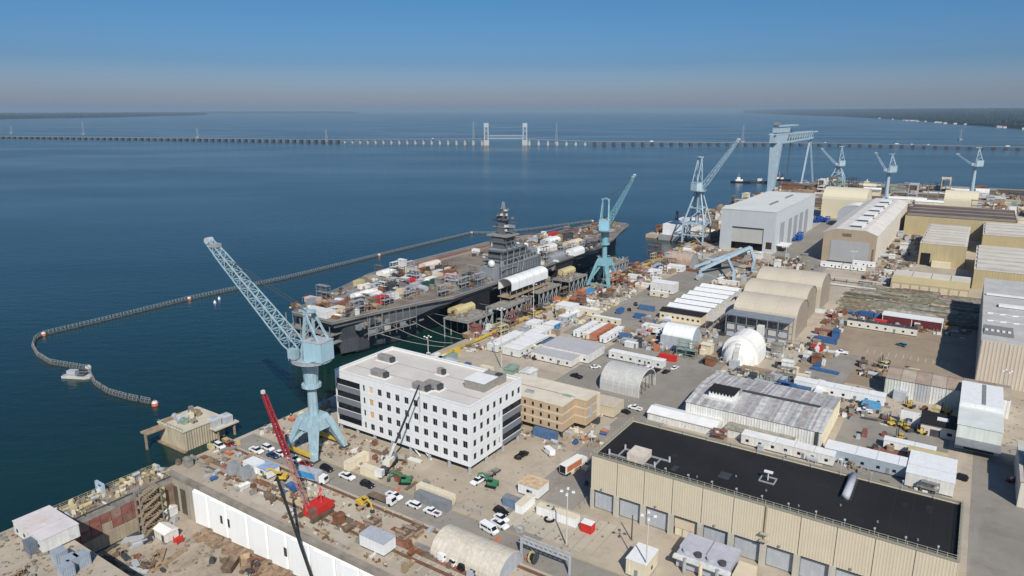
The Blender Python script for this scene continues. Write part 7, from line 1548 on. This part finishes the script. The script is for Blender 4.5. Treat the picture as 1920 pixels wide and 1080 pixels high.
scatter(26, [(190, 222, -130, -84), (170, 190, -100, -84)], A2, ('tan', 'grey', 'dark', 'rust brown', 'cream', 'blue', 'orange'), 'round the tan modular block', 'gear round the tan block', 0, None, .6, 1.1)
scatter(46, [(205, 232, -195, -138)], ('tool_hut', 'generator', 'tank', 'crate_stack', 'skip_bin'), ('white', 'grey', 'steel grey', 'white', 'green'), 'in the white equipment rows behind the office block', 'equipment rows behind the office block', 0, None, 1.2, 2.4)
scatter(120, [(262, 560, -202, -176)], A2 + ('scaffold_bay',), ('tan', 'rust brown', 'grey', 'brown', 'steel grey', 'white', 'yellow', 'orange', 'dark', 'red'), 'along the carrier quay', 'gear along the carrier quay', 0, None, .9, 2.0)
scatter(50, [(262, 440, -203, -214)], ('scaffold_bay', 'pipe_bundle', 'crate_stack', 'generator'), ('steel grey', 'grey', 'tan', 'brown'), 'on the trestles beside the carrier', 'gear on the carrier trestles', 7.4, None, .8, 1.4) if False else None
scatter(40, [(318, 420, -180, -168), (330, 348, -138, -120)], A2, ('white', 'grey', 'tan', 'red', 'blue', 'cream', 'yellow', 'steel grey'), 'round the trailers near the crossroads', 'gear near the crossroads', 0, None, .9, 1.8)
scatter(36, [(296, 345, -134, -112), (300, 345, -100, -92)], A2, ('white', 'cream', 'grey', 'tan', 'bright red', 'orange', 'dark'), 'round the white vault and dome', 'gear round the white vault', 0, None, .8, 1.5)
scatter(56, [(266, 345, -72, -44), (290, 330, -100, -84)], A2 + ('scaffold_bay',), ('tan', 'grey', 'blue', 'green', 'white', 'rust brown', 'steel grey', 'cream', 'dark'), 'between the dome and the weathered warehouse', 'gear behind the weathered warehouse', 0, None, .9, 2.0)
scatter(44, [(270, 299, -36, 8), (318, 335, -38, 0), (236, 262, -28, -8)], A2, ('tan', 'brown', 'rust brown', 'dark', 'yellow', 'grey', 'steel grey', 'red'), 'in the forklift lot', 'gear in the forklift lot', 0, None, .7, 1.4)
scatter(26, [(345, 425, -60, -48), (404, 422, -46, 6)], A2, ('red', 'bright red', 'blue', 'white', 'grey', 'tan', 'brown', 'rust brown'), 'in the brown lot beside the vaulted shelters', 'gear in the brown lot', 0, None, .8, 1.7)
scatter(26, [(192, 232, -76, -30), (192, 226, -30, 6)], A2 + ('scaffold_bay',), ('cream', 'tan', 'rust brown', 'steel grey', 'grey', 'red'), 'behind the black roofed workshop', 'gear behind the black roofed workshop', 0, None, .7, 1.4)
scatter(56, [(425, 560, -170, -80)], A2, ('brown', 'rust brown', 'tan', 'grey', 'steel grey', 'dark', 'white'), 'in the material yard below the assembly hall', 'gear in the material yard', 0, None, 1.0, 2.2)
scatter(90, [(604, 1000, -246, -182), (560, 600, -200, -182)], A2 + ('scaffold_bay',), ('brown', 'rust brown', 'tan', 'grey', 'steel grey', 'cream', 'white'), 'on the far quay beyond the carrier bow', 'gear on the far quay', 0, None, 1.6, 3.6)
scatter(40, [(565, 720, -52, -34), (590, 700, -56, -30)], A2, ('grey', 'white', 'tan', 'steel grey', 'brown'), 'in the alley beside the tan gabled hall', 'gear beside the tan gabled hall', 0, None, 1.2, 2.4)
scatter(150, [(960, 1168, -200, 200), (830, 960, -60, 120)], A2 + ('scaffold_bay',), ('brown', 'rust brown', 'tan', 'grey', 'steel grey', 'cream', 'white', 'green', 'dark'), 'in the dense far yard along the shore', 'gear in the dense far yard', 0, None, 2.4, 6.0)
# long sheds closing the far yard
random.seed(31)
for i in range(64):
    u = random.uniform(880, 1150); v = random.uniform(-180, 170); LU, LV, H = random.uniform(8, 20), random.uniform(18, 60), random.uniform(4, 9)
    cn, m = random.choice((('brown', brown), ('rusty', rust), ('grey', steel), ('cream', cream), ('white', white2), ('pale green', palegreen), ('tan', timber)))
    if -70 < v < 70 and 850 < u < 900: continue
    t = T('far_shed', 'low %s shed in the dense far yard' % cn, 'shed', u, v, group='low sheds of the far yard'); MB().box(0, LU, 0, LV, 0, H).build('wall', m, t); MB().extr([(-.5, H), (LU + .5, H), (LU / 2, H + 2)], -.4, LV + .4, 'y').build('roof', random.choice((roofwhite, brownroof, steel, M('roof_grey_cream', (.45, .42, .37)))), t)
for i in range(3):
    t = T('far_quay_wall', ('dark long quay shed on the far shore edge, water end', 'dark long quay shed on the far shore edge, middle', 'dark long quay shed on the far shore edge, inland end')[i], 'shed', 1150, -120 + i * 110); MB().box(0, 14, 0, 90, 0, 7).build('wall', M('rust_dark', (.12, .075, .055), .9, .3, .05), t); MB().box(-.3, 14.3, -.3, 90.3, 7, 7.5).build('roof', steel, t)
# two workers on the dock road
def worker(px, py, rot, label, vest):
    u, v = G(px, py); t = T('person', label, 'person', u, v, .03, rot)
    def body():
        pts = [((0, 0, .95), (.17, .13)), ((0, 0, 1.2), (.17, .12)), ((0, 0, 1.42), (.19, .11)), ((0, 0, 1.52), (.06, .06)), ((0, 0, 1.62), (.09, .10)), ((0, 0, 1.76), (.07, .08)),
               ((0, .21, 1.40), (.06, .06)), ((.03, .27, 1.12), (.05, .05)), ((.12, .26, .88), (.04, .04)), ((0, -.21, 1.40), (.06, .06)), ((-.03, -.27, 1.12), (.05, .05)), ((.05, -.27, .86), (.04, .04)),
               ((0, .10, .90), (.10, .10)), ((.06, .11, .50), (.07, .07)), ((0, .11, .08), (.05, .05)), ((.14, .11, .04), (.04, .04)), ((0, -.10, .90), (.10, .10)), ((-.05, -.11, .50), (.07, .07)), ((-.12, -.11, .08), (.05, .05)), ((.02, -.11, .04), (.04, .04))]
        ed = [(0, 1), (1, 2), (2, 3), (3, 4), (4, 5), (2, 6), (6, 7), (7, 8), (2, 9), (9, 10), (10, 11), (0, 12), (12, 13), (13, 14), (14, 15), (0, 16), (16, 17), (17, 18), (18, 19)]
        me = bpy.data.meshes.new('body'); me.from_pydata([p for p, _ in pts], ed, []); me.materials.append(M('work_clothes', (.05, .07, .12)))
        o = bpy.data.objects.new('body', me); S.collection.objects.link(o); o.parent = t; md = o.modifiers.new('skin', 'SKIN')
        for i_, (_, r_) in enumerate(pts): me.skin_vertices[0].data[i_].radius = r_
        me.skin_vertices[0].data[0].use_root = True; o.modifiers.new('sub', 'SUBSURF').levels = 1
    body(); MB().prism([(-.14, -.2), (.14, -.2), (.14, .2), (-.14, .2)], .98, 1.45, [(-.13, -.22), (.13, -.22), (.13, .22), (-.13, .22)]).build('safety_vest', vest, t); MB().tube((0, 0, 1.72), (0, 0, 1.84), .14, .08, 10).build('hard_hat', white, t)
worker(722, 963, .5, 'worker in white helmet and yellow vest walking on the dock road', yellow); worker(737, 971, 2.2, 'worker in white helmet and orange vest standing on the dock road', orange)

# ================================================================ more density
gear([(270, 288, -219, -204), (300, 326, -214, -204), (338, 360, -215, -204), (374, 394, -216, -204), (422, 458, -214, -204)], 420, ('steel grey', 'tan', 'brown', 'grey'), 'on the access trestles', 7.6, .4, 1.8, 11, 1.3)
gear([(222, 560, -202, -176)], 1500, ('tan', 'brown', 'steel grey', 'rust brown', 'white', 'grey'), 'along the carrier quay', .03, .4, 2.4, 12)
gear([(112, 130, -202, -186), (142, 157, -202, -182), (110, 127, -186, -80), (142, 157, -182, -122)], 800, ('tan', 'brown', 'steel grey', 'rust brown', 'white'), 'about the dock side and crane rails', .03, .25, 1.1, 13)
gear([(158, 240, -202, -182), (188, 224, -135, -84)], 500, ('tan', 'brown', 'steel grey', 'white'), 'round the office block', .03, .3, 1.6, 14)
gear([(300, 348, -136, -122), (296, 345, -90, -60), (262, 300, -72, -40), (310, 430, -180, -168)], 1000, ('tan', 'brown', 'steel grey', 'white', 'grey', 'cream'), 'between the sheds of the middle yard', .03, .4, 2.4, 15)
gear([(268, 300, -34, -14), (270, 286, -14, 4), (345, 424, -60, -50), (402, 424, -48, 6), (318, 334, -34, -4), (192, 232, -76, 4)], 1000, ('tan', 'brown', 'steel grey', 'rust brown', 'white', 'dark'), 'about the inland lots', .03, .4, 2.2, 16)
gear([(424, 560, -138, -96), (430, 560, -180, -168), (505, 590, -56, -32)], 1000, ('tan', 'brown', 'steel grey', 'rust brown', 'white'), 'in the material yard', .03, .5, 3.2, 17)
gear([(604, 1160, -246, -182), (568, 598, -198, -180)], 1500, ('brown', 'rust brown', 'tan', 'steel grey', 'cream'), 'on the far quay', .03, 1, 6, 18)
gear([(880, 1165, -200, 210)], 2600, ('brown', 'rust brown', 'tan', 'steel grey', 'cream', 'white'), 'in the dense far yard', .03, 1.5, 8, 19)
gear([(54, 72, -205, -110)], 220, ('tan', 'brown', 'steel grey'), 'on the pier beside the dock', .03, .3, 1.4, 20)
gear([(74, 107, -206.5, -198.5)], 260, ('tan', 'yellow', 'steel grey', 'brown'), 'on the dock gate walkway', .1, .25, 1.1, 21)
gear([(100, 106, -186, -90), (76, 92, -194, -172), (92, 100, -150, -130)], 420, ('tan', 'brown', 'steel grey', 'rust brown', 'dark'), 'over the dry dock floor', -13.8, .4, 2.4, 22)
random.seed(55)
WC = [('white', white2), ('white', white), ('cream', cream), ('grey', palegrey), ('white', white2), ('tan', timber), ('dull blue', M('worn_blue', (.07, .13, .24)))]
def boxrows(region, n_, where, group, axis=None):
    for i in range(n_):
        a, b_, c, d = region; cn, m = random.choice(WC); ax = axis or random.choice('uv'); u, v = random.uniform(a, b_), random.uniform(c, d); L_ = random.choice((6.1, 6.1, 12.2))
        t = T('storage_box', '%s %s storage box %s' % ('long' if L_ > 7 else 'short', cn, where), 'container', u, v, 0, random.uniform(-.04, .04), group)
        LU, LV = (2.5, L_) if ax == 'v' else (L_, 2.5); MB().box(0, LU, 0, LV, .12, 2.7).build('shell', m, t); MB().box(-.05, LU + .05, -.05, LV + .05, 2.7, 2.82).build('roof', roofwhite if cn == 'white' else m, t)
        MB().box(-.05, -.003, .15, min(LV - .15, 1.2), .2, 2.5).build('door', midgrey, t)
boxrows((262, 300, -176, -160), 12, 'near the crossroads by the quay', 'storage boxes near the crossroads')
boxrows((410, 520, -182, -166), 18, 'between the carrier quay and the material yard', 'storage boxes by the material yard')
boxrows((206, 232, -192, -150), 14, 'in the rows behind the office block', 'storage boxes behind the office block')
boxrows((296, 345, -134, -116), 8, 'beside the long white trailer', 'storage boxes beside the long trailer')
boxrows((265, 298, -68, -40), 12, 'behind the weathered warehouse', 'storage boxes behind the warehouse')
boxrows((402, 420, -40, 2), 6, 'in the brown lot', 'storage boxes in the brown lot')
boxrows((194, 230, -76, -50), 6, 'between workshop and warehouse', 'storage boxes between workshop and warehouse')
boxrows((505, 560, -60, -34), 8, 'before the tan hall alley', 'storage boxes before the tan hall alley')
# low white tents and tanks behind the office block
for i in range(7):
    u, v = 207 + (i % 2) * 12, -190 + i * 7.5; t = T('low_tent', ('low white tent, %s from the water in the row behind the office block' % ('first', 'second', 'third', 'fourth', 'fifth', 'sixth', 'seventh')[i]), 'tent', u, v); MB().sheet(arch(6.5, 1.4, 2.0), 0, 9, 'x', .12).build('cover', (fabricw, palegrey, M('clear_sheet', (.42, .45, .46), .4, .15))[i % 3], t); MB().extr(arch(6.1, 1.4, 1.8, x0=.2), .2, .3, 'x').build('end_wall', palegrey, t)
# painted bays and lane lines
lm = M('line_paint', (.62, .58, .50), .9, .15, .5, world=True)
for i in range(12): land_rect('parking_line', 352, 358, -34 + i * 3.0, -33.85 + i * 3.0, .03, .034, lm)
for i in range(9): land_rect('parking_line', 272, 277.5, -126 + i * 3.0, -125.85 + i * 3.0, .03, .034, lm)
for i in range(8): land_rect('parking_line', 112.5, 118, -112 + i * 3.0, -111.85 + i * 3.0, .03, .034, lm)
land_rect('road_line', 139.2, 139.4, -200, -60, .025, .03, M('line_yellow', (.45, .36, .15), .9, .2, .5, world=True))
for i in range(11): land_rect('slab_joint', 142, 158, -98 + i * 2.8, -97.92 + i * 2.8, .03, .034, M('joint_grey_brown', (.19, .165, .13), .9, .1))
# chain link fence along the dock road and construction site
for (u0, v0, u1, v1, lb) in ((141.5, -128, 141.5, -104, 'wire mesh fence along the dock road below the office block'), (160, -82.5, 234, -82.5, 'wire mesh fence beside the road past the workshop'), (262, -140, 262, -104, 'wire mesh fence behind the corrugated vault')):
    t = T('wire_fence', lb, 'fence', u0, v0); L_ = math.hypot(u1 - u0, v1 - v0); n_ = int(L_ / 3); dx, dy = (u1 - u0), -(v1 - v0)
    for i in range(n_ + 1): f = i / n_; MB().beam((dx * f, dy * f, 0), (dx * f, dy * f, 2.1), .08).build('post', galv, t)
    for z in (.1, .75, 1.4, 2.05): MB().beam((0, 0, z), (dx, dy, z), .04).build('wire', galv, t)

gear([(300, 345, -136, -104), (262, 300, -84, -40)], 700, ('white', 'tan', 'steel grey', 'grey', 'brown'), 'in the tight plots of the middle yard', .03, .5, 2.6, 31)
boxrows((302, 340, -136, -120), 8, 'in the tight plots near the white vault', 'storage boxes near the white vault')
boxrows((425, 470, -135, -112), 8, 'beside the angular gantry', 'storage boxes beside the angular gantry')
# ---------------------------------------------------------------- the air over the river
hz = bpy.data.materials.new('haze_air'); hz.use_nodes = True
hn = hz.node_tree.nodes; hn.remove(hn['Principled BSDF'])
pv = hn.new('ShaderNodeVolumePrincipled'); pv.inputs['Density'].default_value = HAZE
pv.inputs['Color'].default_value = (0.44, 0.585, 0.71, 1); pv.inputs['Anisotropy'].default_value = 0.0
hz.node_tree.links.new(pv.outputs[0], hn['Material Output'].inputs['Volume'])
ho = MB().box(-62000, 62000, -1500, 66000, -16, 190).build('haze', hz); ho['kind'] = 'stuff'
tag(ho, 'thin pale blue haze lying over the river', 'haze')
